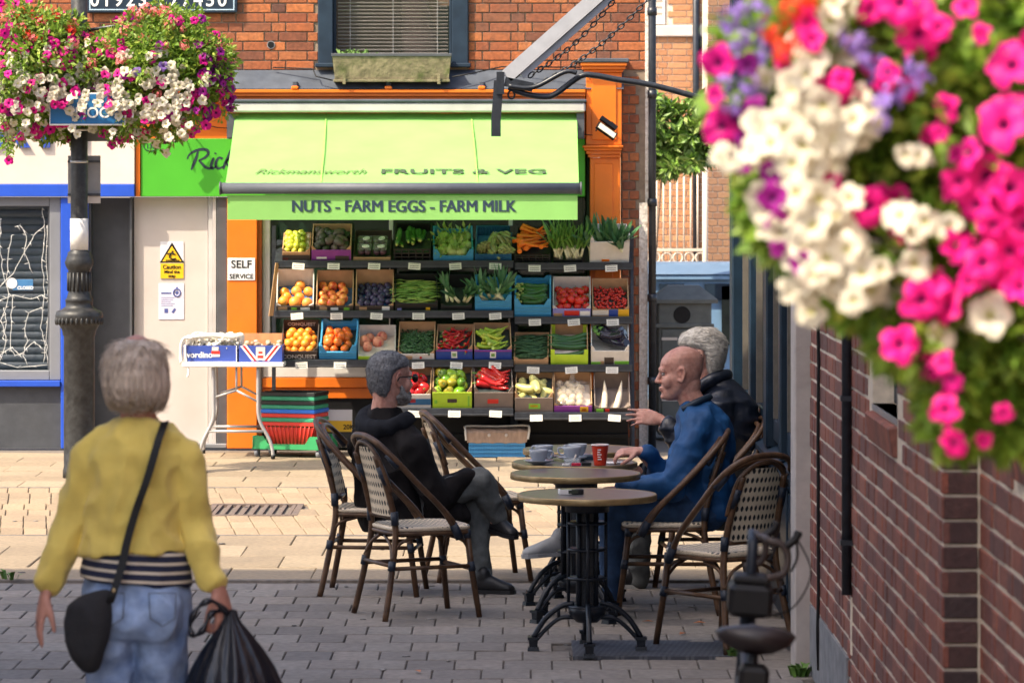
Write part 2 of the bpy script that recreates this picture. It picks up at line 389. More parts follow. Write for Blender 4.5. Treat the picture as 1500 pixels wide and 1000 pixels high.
# ------------------------------------------------------------------ brick helper
JT=.010
def brick_meshes(mat, depth, tagname):
    out=[]
    for L_ in (.215,.1025):
        b=MB(); b.bbox(-L_/2,L_/2,0,depth,-.0325,.0325,.003); me=b.mesh('brick',mat); out.append((L_,me,b))
    return out
def courses(u0,u1,z0,z1,reject,rng,start=0):
    """flemish bond: yields (u centre, z centre, length index, scale)"""
    r=0; z=z0+.0375; out=[]
    while z<z1:
        u=u0-(0.0 if r%2 else .169); k=r%2
        while u<u1:
            L_=(.215,.1025)[k%2]; a=max(u,u0); b=min(u+L_,u1)
            if b-a>.03 and not reject((a+b)/2,z,a,b):
                out.append(((a+b)/2,z,k%2,(b-a)/L_))
            u+=L_+JT; k+=1
        z+=.075; r+=1
    return out
rngb=random.Random(3)
# ------------------------------------------------------------------ greengrocer building
shop=thing('greengrocer_shop',(fx(575),F,0),'red brick greengrocer building with orange shopfront and green fascia','building')
OX=fx(575)
def LX(px): return fx(px)-OX
def part(name,mat,parent,boxes,bev=0):
    b=MB()
    for q in boxes:
        (b.bbox(*q,bev) if bev else b.bx(*q))
    return b.build(name,mat,parent)
wl,wr=LX(466),LX(686); WT=fz(-70)
wall=part('wall',mt['mortar'],shop,[(LX(200),wl,.012,.3,fz(128),6.2),(wr,LX(949),.012,.3,fz(128),6.2),(wl,wr,.012,.3,WT,6.2),(wl,wr,.012,.3,fz(128),fz(96)),(LX(911),LX(949),.012,.3,0,fz(128)),(LX(930),LX(949),.3,3,0,6.2)])
bms=brick_meshes(mt['brick_red'],.02,'b')
def rej_shop(u,z,a,b):
    if b>wl-.005 and a<wr+.005 and fz(96)<z<WT+.02: return True
    return False
vis=0; big=MB()
def segs(z0,z1): return courses(LX(200),wl-.004,z0,z1,lambda *a:False,rngb)+courses(wr+.004,LX(949),z0,z1,lambda *a:False,rngb)+courses(wl+.004,wr-.004,WT+.01,z1,lambda *a:False,rngb)
for (u,z,k,sc_) in segs(fz(103),6.1)+courses(LX(912),LX(936),0,fz(103)-.02,lambda *a:False,rngb):
    L_,me,bb=bms[k]; dy=rngb.uniform(-.003,.003)
    if z<3.66: link('brick',me,None,shop,(u,dy,z),(0,rngb.uniform(-.006,.006),0),(sc_,1,1))
    else: big.add([(v[0]*sc_+u,v[1]+dy,v[2]+z) for v in bb.v],bb.f)
tag(big.build('bricks',mt['brick_red'],shop,fix=False),kind='stuff')
# white painted corner strip and black drainpipe
mt['render_white']=M('flaking_render',(.55,.50,.46),(.68,.64,.60),(.42,.34,.28),rough=.9,nscale=18,namt=.2,bump=.5,bscale=60)
part('corner_render',mt['render_white'],shop,[(LX(936),LX(949),-.012,.012,0,fz(297))],.003)
part('corner_strip',mt['render_white'],shop,[(LX(945),LX(951),-.006,.012,fz(297)+.002,6.2)],.002)
b=MB(); b.cyl((LX(955),-.05,0),(LX(955),-.05,6.0),.031,n=14)
for z in (.5,1.15,1.9,2.75,3.4): b.cyl((LX(955),-.05,z),(LX(955),-.05,z+.06),.038,n=14)
dp=b.build('drainpipe',mt['black_metal'],shop)
for z in (.53,1.93,3.43): part('pipe_clip',mt['black_metal'],dp,[(LX(948),LX(962),-.035,.012,z-.015,z+.015)])
# vent hole
b=MB(); b.cyl((LX(397),-.006,fz(66)),(LX(397),.02,fz(66)),.032,n=16); v=b.build('vent_pipe',mt['alu'],shop); b=MB(); b.cyl((LX(397),-.009,fz(66)),(LX(397),-.006,fz(66)),.026,n=16); b.build('vent_hole',mt['black'],v)
# upper window
win=part('window',mt['navy_paint'],shop,[(wl,LX(488),-.04,.1,fz(94),WT),(LX(662),wr,-.04,.1,fz(94),WT),(wl-.02,wr+.02,-.07,.1,fz(99),fz(93)),(LX(488),LX(662),0,.1,fz(-50),WT)],.006)
part('window_frame',mt['navy_paint'],win,[(LX(488),LX(492),.04,.09,fz(93),fz(-50)),(LX(658),LX(662),.04,.09,fz(93),fz(-50)),(LX(492),LX(658),.04,.09,fz(93),fz(84))],.004)
part('window_pane',mt['glass_dark'],win,[(LX(492),LX(658),.062,.066,fz(84),fz(-50))])
mt['slat']=M('blind_slat',(.55,.50,.46),rough=.45,namt=.05)
slm=MB(); slm.box((0,0,0),(LX(656)-LX(494),.024,.0025),Matrix.Rotation(R(-22),3,'X')); slme=slm.mesh('slat',mt['slat'])
for i in range(26): link('slat',slme,None,win,((LX(494)+LX(656))/2,.10,fz(78)+i*.0285))
part('blind_rail',mt['white'],win,[(LX(494),LX(656),.095,.115,fz(80)-.0,fz(77)-.0)])
for px in (512,575,640): part('blind_cord',mt['white'],win,[(LX(px),LX(px)+.004,.078,.081,fz(79),fz(-50))])
mt['room']=M('room_wall',(.20,.12,.08),(.26,.17,.11),rough=.8,nscale=2)
room=part('room',mt['room'],shop,[(wl,wr,1.6,1.65,2.6,5),(wl-.05,wl,.12,1.6,2.6,5),(wr,wr+.05,.12,1.6,2.6,5),(wl,wr,.12,1.6,2.55,2.6)])
b=MB(); b.limb([((LX(615),.7,2.9),.16),((LX(610),.7,3.3),.14),((LX(600),.7,3.62),.09)]); b.build('curtain',M('curtain',(.45,.28,.22),(.55,.36,.28),rough=.8),room)
part('furniture',mt['shade_in'],room,[(LX(640),LX(662),.5,.8,2.7,3.5)])
# window box planter
mt['moss']=M('mossy_wood',(.13,.12,.06),(.20,.17,.10),(.09,.10,.035),rough=.95,nscale=7,namt=.3,bump=.6,bscale=40)
pl=thing('window_planter',(fx(575),F-.2,fz(119)),'mossy timber trough planter under the upstairs window','planter')
hw=.465; hz=fz(82)-fz(119)
def trough(b,x0,x1,z0,z1,y0,y1,k): b.add([(x0+k,y0,z0),(x1-k,y0,z0),(x1,y0-.02,z1),(x0,y0-.02,z1),(x0+k,y1,z0),(x1-k,y1,z0),(x1,y1,z1),(x0,y1,z1)],[(0,1,2,3),(5,4,7,6),(0,3,7,4),(1,5,6,2),(4,5,1,0),(3,2,6,7)])
b=MB(); trough(b,-hw,hw,.012,hz,-.01,.14,.02); b.build('trough',mt['moss'],pl)
part('base_board',mt['moss'],pl,[(-hw+.01,hw-.01,-.03,.14,-.012,.01)],.003); part('rim',mt['dark_grey'],pl,[(-hw-.006,hw+.006,-.036,-.02,hz-.012,hz+.012)],.003)
for x in (-.37,.37): part('bracket',mt['moss'],pl,[(x-.012,x+.012,-.045,-.032,-.03,.05)],.002)
b=MB(); rng=random.Random(8)
for i in range(45):
    p=Vector((rng.gauss(-.30,.06),rng.uniform(0,.1),hz)); a=rng.uniform(0,6.28); h=rng.uniform(.015,.05); d=Vector((math.cos(a)*.04,math.sin(a)*.04,h)); e=Vector((.006,0,0))
    b.add([p-e,p+e,p+d+e,p+d-e],[(0,1,2,3)])
tag(b.build('seedlings',mt['weed'],pl,fix=False),kind='stuff')
# lead flashing, cornice, fascia
b=MB(); x0,x1=LX(200),LX(913)
b.add([(x0,-.0,fz(103)),(x1,-.0,fz(103)),(x1,-.17,fz(131)),(x0,-.17,fz(131)),(x0,.02,fz(131)),(x1,.02,fz(131))],[(0,1,2,3),(3,2,5,4),(0,4,5,1),(0,3,4),(1,5,2)])
fl=b.build('lead_flashing',mt['lead'],shop)
for px in (260,434,570,706): part('lead_roll',mt['lead'],fl,[(LX(px)-.02,LX(px)+.02,-.178,.0,fz(131),fz(120))],.006)
cor=part('cornice',mt['orange'],shop,[(x0,LX(857),-.20,.01,fz(137),fz(132)-.001),(x0,LX(857),-.18,.01,fz(142),fz(137)-.001),(x0,LX(857),-.15,.01,fz(148),fz(142)-.001)],.004)
for px in (434,570,706): part('cornice_cap',mt['orange'],cor,[(LX(px)-.028,LX(px)+.028,-.205,-.02,fz(132)+.001,fz(127))],.006)
part('fascia_backing',mt['orange'],shop,[(LX(200),LX(857),-.05,.012,fz(203),fz(149))])
part('fascia_edge',mt['orange'],shop,[(LX(200),LX(206.5),-.075,.012,fz(288),fz(203)-.001)],.003)
fb=part('fascia_board',mt['green_board'],shop,[(LX(207),LX(857),-.06,.012,fz(288),fz(203)-.002)],.004)
text('mansworth',.185,mt['lettering'],fb,(LX(343),-.0615,fz(246)),shear=.35,bold=.004,sx=1.02)
_b=MB()
for st,rr in (([(291,222),(288,232),(284,242),(281,249)],(1.2,2.2,2.2,1.0)),([(275,233),(278,227),(285,222),(295,219),(304,220),(306,225),(301,231),(292,235)],(.8,1.2,1.8,2,2.2,2,1.8,1.0)),([(292,235),(297,240),(302,245),(309,247),(313,244)],(1.2,2.0,2.2,1.6,.8)),([(314,231),(311,239),(310,245),(313,247),(318,243)],(1.4,2,2,1.5,.7)),([(317,224),(316,226)],(1.8,1.6)),([(327,233),(322,231),(318,236),(317,243),(321,247),(329,243)],(1.8,1.5,2,2,1.7,.7)),([(339,219),(335,230),(330,241),(328,248)],(1.0,2.1,2.1,1.2)),([(341,231),(337,232),(332,238),(336,243),(340,247),(345,244)],(1.8,1.6,1.3,2,1.8,.7))):
    k=5; pts=[]; n0=len(st)
    for i in range((n0-1)*k+1):
        t=i/k; a=min(int(t),n0-2); f=t-a; P0,P1,P2,P3=(Vector(st[max(a-1,0)]),Vector(st[a]),Vector(st[a+1]),Vector(st[min(a+2,n0-1)])); q=.5*((2*P1)+(P2-P0)*f+(2*P0-5*P1+4*P2-P3)*f*f+(3*P1-P0-3*P2+P3)*f**3); pts.append((q,rr[a]+(rr[a+1]-rr[a])*f))
    vs=[]
    for i,(q,r_) in enumerate(pts):
        d=(pts[min(i+1,len(pts)-1)][0]-pts[max(i-1,0)][0]).normalized(); nn=Vector((-d.y,d.x))
        for s_ in (-1,1): vs.append((LX(q.x+nn.x*r_*s_),-.0618,fz(q.y+nn.y*r_*s_)))
    _b.add(vs,[(2*i,2*i+1,2*i+3,2*i+2) for i in range(len(pts)-1)])
_b.build('script_lettering',mt['lettering'],fb,fix=False)
text('133',.05,mt['lettering'],fb,(LX(215),-.0615,fz(217.5)),bold=.001)
b=MB(); b.tube([(LX(221.5)+.055*math.cos(t*math.pi/12),-.0635,fz(213.5)+.042*math.sin(t*math.pi/12)) for t in range(24)],.0035,5,closed=True); b.build('number_ring',mt['lettering'],fb)
# door bay
part('door_surround',mt['dark_grey'],shop,[(LX(133),LX(194),.12,.2,0,fz(290)),(LX(318),LX(333),-.02,.1,0,fz(289))],.004)
dr=part('door',mt['door_white'],shop,[(LX(195),LX(304),.06,.12,.03,fz(289))],.004)
part('door_reveal',mt['grey_pvc'],dr,[(LX(305),LX(311),.02,.11,.0,fz(289)),(LX(311.5),LX(317),-.01,.11,0,fz(289))],.003)
part('doorstep',mt['grey_frame'],shop,[(LX(194),LX(333),-.06,.1,0,.035)],.006)
mt['sign_white']=M('sign_white',(.72,.72,.76),rough=.4,namt=.02); mt['sign_yellow']=M('sign_yellow',(.75,.45,.01),rough=.4,namt=.03)
sg=thing('caution_sign',(fx(251),F+.058,fz(407)),'yellow caution mind the step sign on the white door','sign'); 
def SX(px): return (px-251)/186.0
def SZ(py): return -(py-407)/186.0
part('plate',mt['sign_white'],sg,[(SX(234),SX(268),-.004,0,SZ(408),SZ(354))]); part('yellow_panel',mt['sign_yellow'],sg,[(SX(234),SX(268),-.006,-.004,SZ(408),SZ(386))])
b=MB(); b.prism([(SX(251),SZ(355)),(SX(233),SZ(385)),(SX(269),SZ(385))],-.0065,-.004); b.build('triangle_border',mt['black'],sg)
b=MB(); b.prism([(SX(251),SZ(360.5)),(SX(237),SZ(383)),(SX(265),SZ(383))],-.008,-.0066); b.build('triangle_field',mt['sign_yellow'],sg)
b=MB(); y=-.0095
b.ell((SX(252),y,SZ(369)),(.0095,.001,.0095),8,6)
for a_,c_ in (((250,371),(247,377)),((247,377),(252,380)),((252,380),(257,379)),((250,371),(256,373)),((250,371),(244,372))):
    b.cyl((SX(a_[0]),y,SZ(a_[1])),(SX(c_[0]),y,SZ(c_[1])),.006,n=6)
b.bx(SX(242),SX(262),y-.0005,y+.0005,SZ(382.4),SZ(380.8)); b.build('falling_figure',mt['black'],sg)
for t,z,s_ in (('Caution',394,.045),('Mind the',400.5,.034),('step',406.5,.034)): text(t,s_,mt['black'],sg,(0,-.007,SZ(z)),bold=.0012,align='CENTER')
sg=thing('notice_poster',(fx(250),F+.058,fz(468)),'lilac white notice with round crest on the white door','poster')
part('sheet',M('lilac_paper',(.60,.58,.70),rough=.6,namt=.03),sg,[(-.1,.1,-.003,0,0,.285)])
mt['ink_blue']=M('ink_blue',(.06,.08,.25),rough=.6,namt=0)
b=MB(); b.tube([(.045+.028*math.cos(t*.5236),-.004,.21+.03*math.sin(t*.5236)) for t in range(12)],.006,5,closed=True); b.ell((.045,-.004,.21),(.014,.001,.014)); b.bx(.038,.052,-.005,-.003,.235,.255); b.build('crest',mt['ink_blue'],sg)
b=MB(); b.bx(-.08,.0,-.0045,-.003,.2,.212)
for i in range(5): b.bx(-.08,.03-.015*(i%3),-.0042,-.003,.17-i*.016,.174-i*.016)
b.bx(-.055,-.025,-.0045,-.003,.05,.085); b.box((.02,-.0038,.068),(.02,.0012,.04),Matrix.Rotation(.6,3,'Y')); b.build('print',mt['ink_blue'],sg)
# orange pilaster with SELF SERVICE sign
pp=part('pilaster',mt['orange'],shop,[(LX(334),LX(378),-.10,.05,0,fz(290))],.006); part('pilaster_return',M('orange_edge',(.45,.10,.01),rough=.5),pp,[(LX(378)+.001,LX(384),-.06,.05,0,fz(290))])
sg=thing('self_service_sign',(fx(355),F-.103,fz(410)),'white SELF SERVICE sign on the orange pilaster','sign')
part('plate',mt['sign_white'],sg,[(-.108,.108,-.004,0,0,.175)],.002)
text('SELF',.085,mt['black'],sg,(0,-.0055,.098),bold=.0015,align='CENTER'); text('SERVICE',.052,mt['black'],sg,(0,-.0055,.014),bold=.001,align='CENTER')
# shop window behind the stall
mt['frame_white']=M('window_frame_white',(.60,.58,.55),rough=.5,namt=.06)
sw=part('shop_window',mt['frame_white'],shop,[(LX(384.5),LX(396),-.02,.06,fz(552),fz(290)),(LX(384.5),LX(857),-.04,.06,fz(552),fz(537)),(LX(570),LX(576),-.01,.06,fz(537)+.001,fz(290)),(LX(745),LX(751),-.01,.06,fz(537)+.001,fz(290))],.004)
part('window_pane',glass('shop_glass',(.02,.05,.03),.06,.5),sw,[(LX(396),LX(857),.03,.034,fz(537),fz(290))])
part('stall_riser',mt['orange'],shop,[(LX(384.5),LX(857),-.05,.06,fz(567),fz(553)),(LX(384.5),LX(857),-.03,.06,fz(583),fz(567.5))],.004)
part('plinth',mt['black'],shop,[(LX(384.5),LX(857),-.015,.06,0,fz(583.5))])
mt['shop_in']=M('shop_interior',(.03,.07,.03),(.05,.11,.05),rough=.8,nscale=2)
part('interior',mt['shop_in'],shop,[(LX(390),LX(860),1.5,1.55,0,2.8),(LX(384),LX(390),.1,1.5,0,2.8),(LX(860),LX(866),.1,1.5,0,2.8),(LX(390),LX(860),.07,1.5,-.01,.01),(LX(200),LX(949),.07,1.6,2.79,2.83)])
# right pilaster with capital
def pier(b,x0,x1,y0,z0,z1,bev=.005): b.bbox(x0,x1,y0,.012,z0,z1,bev)
b=MB()
pier(b,LX(850),LX(917),-.24,fz(98),fz(93)); pier(b,LX(852),LX(915),-.22,fz(103),fz(98)-.001); pier(b,LX(855),LX(912),-.19,fz(107),fz(103)-.001)
pier(b,LX(858),LX(910),-.16,fz(213),fz(107)-.001); pier(b,LX(866),LX(902),-.172,fz(205),fz(115),.004)
pier(b,LX(853),LX(912),-.2,fz(217),fz(213)-.001); pier(b,LX(855),LX(910),-.19,fz(221),fz(217)-.001); pier(b,LX(858),LX(909),-.17,fz(226),fz(221)-.001); pier(b,LX(861),LX(908.5),-.15,fz(231),fz(226)-.001)
pier(b,LX(864),LX(908),-.12,0,fz(231)-.001); pier(b,LX(870),LX(897),-.132,.4,fz(240),.004)
b.build('pilaster',mt['orange'],shop)
part('capital_lead',mt['lead'],shop,[(LX(846),LX(920),-.25,.01,fz(93)+.001,fz(87))],.006)
# floodlights
mt['led']=M('lamp_glass',(.75,.72,.55),rough=.2,namt=.02)
def flood(px,py,Y,label,rz,tilt):
    r=thing('floodlight',P(px,py,Y),label,'light','small floodlights on the shopfront',rz)
    Mx=Matrix.Rotation(tilt,3,'Y')@Matrix.Rotation(R(-25),3,'X')
    b=MB(); b.box((0,-.06,0),(.17,.03,.06),Mx); b.box((.02,-.04,.06),(.15,.03,.035),Mx); b.build('housing',mt['black'],r)
    b=MB(); b.box(Mx@Vector((0,-.018,-.005))+Vector((0,-.06,0)),(.15,.006,.045),Mx); b.build('lens',mt['led'],r)
    b=MB(); b.tube([(.0,.16,.03),(-.05,.0,.05),(-.08,-.05,.0)],.006,6); b.tube([(0,.16,.03),(.06,.02,.07),(.09,-.04,.03)],.006,6); b.build('bracket',mt['black'],r)
flood(886,192,29.3,'black floodlight on the orange right pilaster',R(10),R(35)); flood(262,193,29.4,'black floodlight above the green fascia board',R(-15),R(115))
b=MB(); b.tube([P(300,183,29.5),P(318,187,29.5),P(333,188,29.5)],.004,5); b.tube([P(868,198,29.38),P(852,197,29.38)],.004,5); b.build('cable',mt['black'],shop,world=True)
b=MB(); b.tube([P(400,99,29.53),P(458,101,29.44),P(463,112,29.4),P(487,118,29.36)],.006,6); b.tube([P(662,113,29.36),P(690,108,29.4),P(735,98,29.5),P(850,99,29.36)],.006,6); b.build('cable',mt['black'],shop,world=True)

# phone-number sign
sg=thing('phone_number_sign',(fx(238),F-.03,fz(19)),'navy signboard with white phone number above the flowers','sign')
part('board',mt['navy_paint'],sg,[(-.592,.592,-.02,0.02,0,.42)],.004)
mt['pale_blue']=M('pale_blue_ink',(.45,.6,.72),rough=.5,namt=0)
part('border',mt['pale_blue'],sg,[(-.57,.57,-.023,-.02,.018,.026),(-.57,.57,-.023,-.02,.39,.398),(-.57,-.562,-.023,-.02,.026,.39),(.562,.57,-.023,-.02,.026,.39)])
text('01923 777450',.15,mt['white_ink'],sg,(-.565,-.0225,.05),bold=.002,sx=.98,space=1.28)

# ------------------------------------------------------------------ left shop with blue paint
ls=thing('blue_trim_shop',(fx(20),F,0),'closed shop with cream fascia, blue trim and shuttered window','building')
OX=fx(20)
part('wall',mt['mortar'],ls,[(LX(-260),LX(200)-.002,.012,.3,fz(150),6.2)])
big=MB()
for (u,z,k,sc_) in courses(LX(-260),LX(199),fz(103),6.1,lambda *a:False,rngb):
    L_,me,bb=bms[k]; dy=rngb.uniform(-.003,.003)
    if z<3.66 and u>LX(-10): link('brick',me,None,ls,(u,dy,z),(0,rngb.uniform(-.006,.006),0),(sc_,1,1))
    else: big.add([(v[0]*sc_+u,v[1]+dy,v[2]+z) for v in bb.v],bb.f)
tag(big.build('bricks',mt['brick_red'],ls,fix=False),kind='stuff')
b=MB(); b.add([(LX(-260),0,fz(103)),(LX(199),0,fz(103)),(LX(199),-.15,fz(131)),(LX(-260),-.15,fz(131)),(LX(-260),.01,fz(131)),(LX(199),.01,fz(131))],[(0,1,2,3),(3,2,5,4),(0,4,5,1),(0,3,4),(1,5,2)]); b.build('lead_flashing',mt['lead'],ls)
fa=part('fascia',mt['cream'],ls,[(LX(-260),LX(199),-.10,.012,fz(270),fz(132))],.004)
mt['blue_letter']=M('blue_letter',(.03,.07,.38),rough=.4,namt=.04)
text('EARTY',.50,mt['blue_letter'],fa,(LX(-112),-.115,fz(214)),bold=.014,shear=-.0,sx=.94,extrude=.012)
part('trim_band',mt['blue_paint'],ls,[(LX(-260),LX(199),-.115,.012,fz(288),fz(270)-.001)],.004)
part('pilaster',mt['blue_paint'],ls,[(LX(91),LX(131),-.09,.05,0,fz(289))],.005)
sh=part('shop_window',mt['grey_frame'],ls,[(LX(74),LX(90.5),-.06,.05,fz(556),fz(289)),(LX(-260),LX(74)-.001,-.06,.05,fz(556),fz(542)),(LX(-260),LX(74)-.001,-.06,.05,fz(302),fz(289))],.005)
part('inner_frame',mt['dark_grey'],sh,[(LX(70.5),LX(74)-.001,-.02,.05,fz(542)+.001,fz(302)-.001)],.003)
part('window_sill',mt['blue_paint'],ls,[(LX(-260),LX(90.5),-.11,.04,fz(565),fz(556.5))],.004)
mt['riser']=M('dark_riser',(.045,.05,.06),(.06,.065,.075),rough=.6,nscale=5,namt=.12,bump=.1)
part('stall_riser',mt['riser'],ls,[(LX(-260),LX(90.5),-.05,.05,0,fz(565.5))])
mt['shutter']=M('shutter_metal',(.07,.09,.12),(.10,.12,.15),rough=.45,nscale=4,namt=.15)
sm=MB(); hw=(LX(70.5)-LX(-260))/2
for a0,a1 in ((0,1),(1,2),(2,3),(3,4),(4,5)):
    pass
pr=[(0,0),(.012,.006),(.018,.022),(.018,.04),(.010,.054),(0,.058)]
sm.add([(-hw,-p[0],p[1]) for p in pr]+[(hw,-p[0],p[1]) for p in pr],[(i,i+1,7+i,6+i) for i in range(5)],sm=True)
sme=sm.mesh('shutter_slat',mt['shutter']); n=int((fz(302)-fz(542))/.06)
for i in range(n+1): link('shutter_slat',sme,None,sh,((LX(70.5)+LX(-260))/2,.16,fz(542)+i*.06))
part('shutter_back',mt['black'],sh,[(LX(-260),LX(74),.17,.2,fz(545),fz(295))])
part('window_pane',glass('left_glass',(.03,.05,.06),.05,.16),sh,[(LX(-260),LX(72),.012,.016,fz(542),fz(302))])
# recessed entrance
en=part('entrance_door',mt['dark_grey'],ls,[(LX(132),LX(138),.22,.28,0,fz(292)),(LX(176),LX(192),.22,.28,0,fz(292)),(LX(138),LX(176),.22,.28,fz(316),fz(292)),(LX(138),LX(176),.23,.28,.02,fz(488))],.004)
part('door_glass',M('frosted_glass',(.30,.29,.28),(.36,.34,.32),rough=.3,nscale=3),en,[(LX(138),LX(154),.24,.26,fz(488)+.001,fz(316)-.001)])
part('door_panel',mt['black'],en,[(LX(155),LX(176),.245,.27,fz(488)+.001,fz(316)-.001)])
lb=part('letter_plate',mt['grey_frame'],en,[(LX(140),LX(172),.215,.23,fz(512),fz(478))],.003); part('letter_slot',mt['black'],lb,[(LX(142),LX(158),.212,.2155,fz(500),fz(489))])
part('door_lower',mt['grey_frame'],en,[(LX(132.5),LX(140),.205,.225,.02,fz(320))],.003)
part('entrance_wall',mt['dark_grey'],ls,[(LX(131),LX(134),-.05,.28,0,fz(289)),(LX(190),LX(193),-.0,.28,0,fz(289))])
# string of unlit fairy lights
mt['wire_white']=M('fairy_wire',(.62,.62,.60),rough=.5,namt=.05)
rng=random.Random(21)
fl=thing('fairy_lights',(fx(30),F-.005,fz(540)),'tangled white fairy light wires hanging in the shuttered window','fairy lights')
def fpt(px,py): return Vector(((px-30)/186.0,-.004+rng.uniform(-.008,.004),-(py-540)/186.0))
paths=[[(2,320),(0,360),(5,400),(14,430),(2,470),(10,500),(0,530),(25,538),(70,534)],[(18,345),(12,380),(10,412)],[(22,332),(30,330),(40,345),(36,370),(48,400)],[(62,305),(66,330),(62,380),(66,430),(60,480),(66,505),(64,530)],[(70,330),(68,390),(72,440),(68,500),(70,532)],[(66,330),(50,345),(38,365),(20,400),(0,420)],[(0,440),(20,432),(45,438),(62,432),(70,440)],[(62,450),(42,458),(36,480),(40,500),(34,518),(40,534)],[(18,432),(17,470),(16,510),(22,520),(36,516)],[(0,520),(18,508),(30,520),(50,500),(64,512)],[(4,495),(10,470),(6,450)]]
b=MB(); bulbs=MB()
for pth in paths:
    pts=[]
    for i in range(len(pth)-1):
        a,c=pth[i],pth[i+1]
        for t in range(4): 
            q=fpt(a[0]+(c[0]-a[0])*t/4+rng.uniform(-1.2,1.2),a[1]+(c[1]-a[1])*t/4); pts.append(q)
            if t%2==0:
                d=Vector((rng.uniform(-.04,.04),-.004,rng.uniform(-.035,.02))); bulbs.cyl(q,q+d,.003,.001,5)
    pts.append(fpt(*pth[-1])); b.tube(pts,.0027,5)
b.build('wire',mt['wire_white'],fl); tag(bulbs.build('bulbs',mt['wire_white'],fl,fix=False),kind='stuff')
sg=thing('closed_sign',(fx(28),F-.012,fz(425)),'small blue CLOSED sign hanging in the shuttered window','sign')
part('plate',M('closed_blue',(.05,.17,.36),rough=.4),sg,[(-.05,.112,-.006,0,.0,.085)],.002); b=MB(); b.cyl((-.055,-.009,.055),(-.055,-.002,.055),.042,n=18); b.build('disc',mt['white'],sg)
text('CLOSED',.034,mt['white_ink'],sg,(-.012,-.008,.008),bold=.001); 
# ------------------------------------------------------------------ cafe building on the right (walls face -x)
WX, NX = 1.30, 1.41
YP0, YP1 = 11.33, 16.36
cafe=thing('cafe_building',(WX,16.4,0),'dark brick cafe building with navy timber front at right','building')
CY=16.4
def cl(x,y,z): return (x-WX,y-CY,z)
def cpart(name,mat,parent,boxes,bev=0):
    b=MB()
    for (x0,x1,y0,y1,z0,z1) in boxes:
        q=(x0-WX,x1-WX,y0-CY,y1-CY,z0,z1); (b.bbox(*q,bev) if bev else b.bx(*q))
    return b.build(name,mat,parent)
W1=(12.70,13.57,1.34,2.5); W2=(9.55,10.52,1.45,2.6)
cpart('wall',mt['mortar_pale'],cafe,[(WX+.004,WX+.3,W1[1],YP1,0,4),(WX+.004,WX+.3,YP0+.012,W1[0],0,4),(WX+.004,WX+.3,W1[0],W1[1],0,W1[2]),(WX+.004,WX+.3,W1[0],W1[1],W1[3],4),
  (NX+.004,NX+.3,W2[1],YP0+.012,0,4),(NX+.004,NX+.3,-3,W2[0],0,4),(NX+.004,NX+.3,W2[0],W2[1],0,W2[2]),(NX+.004,NX+.3,W2[0],W2[1],W2[3],4),(NX+.3,9,-3,21.4,3.9,4.1),(NX+.3,9,21.3,21.5,0,4)])
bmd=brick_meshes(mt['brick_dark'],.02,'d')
def rejc(W):
    def f(u,z,a,b): return b>W[0]-.01 and a<W[1]+.01 and W[2]-.14<z<W[3]+.02
    return f
mt['brick_face_shade']=M('brick_face_shade',(.045,.02,.02),(.07,.028,.024),(.03,.017,.018),rough=.6,coords='World',nscale=14,namt=.25,bump=.3,bscale=80,rnd=True)  # near-black copy of the wall brick: shade painted into the pier face
PFM=brick_meshes(mt['brick_face_shade'],.02,'e')[1]
items=[]
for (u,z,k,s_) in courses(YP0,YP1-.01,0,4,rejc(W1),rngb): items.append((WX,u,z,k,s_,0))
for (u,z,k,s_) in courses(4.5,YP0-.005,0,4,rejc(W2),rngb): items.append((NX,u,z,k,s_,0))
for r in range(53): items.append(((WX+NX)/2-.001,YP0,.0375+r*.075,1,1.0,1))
d2=random.Random(19)
def seen(i):
    s=FPX/i[1]; px=XC+i[0]*s; py=YH+(CAMH-i[2])*s; return 1180<px<1510 and 380<py<1010
vis_=sorted([i for i in items if seen(i)],key=lambda i:i[1]); ids=set(id(i) for i in vis_[:300]); big=MB(); bigp=MB()
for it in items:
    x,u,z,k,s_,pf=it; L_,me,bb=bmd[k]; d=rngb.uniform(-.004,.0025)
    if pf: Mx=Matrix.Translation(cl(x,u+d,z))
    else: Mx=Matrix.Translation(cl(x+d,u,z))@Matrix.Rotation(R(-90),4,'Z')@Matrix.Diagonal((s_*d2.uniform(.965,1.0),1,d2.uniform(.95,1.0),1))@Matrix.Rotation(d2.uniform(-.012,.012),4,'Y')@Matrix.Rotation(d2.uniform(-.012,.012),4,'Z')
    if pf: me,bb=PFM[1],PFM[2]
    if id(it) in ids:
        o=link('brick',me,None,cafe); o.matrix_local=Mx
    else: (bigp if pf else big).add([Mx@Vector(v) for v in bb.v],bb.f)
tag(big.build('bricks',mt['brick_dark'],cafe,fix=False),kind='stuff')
if bigp.v: tag(bigp.build('bricks',mt['brick_face_shade'],cafe,fix=False),kind='stuff')
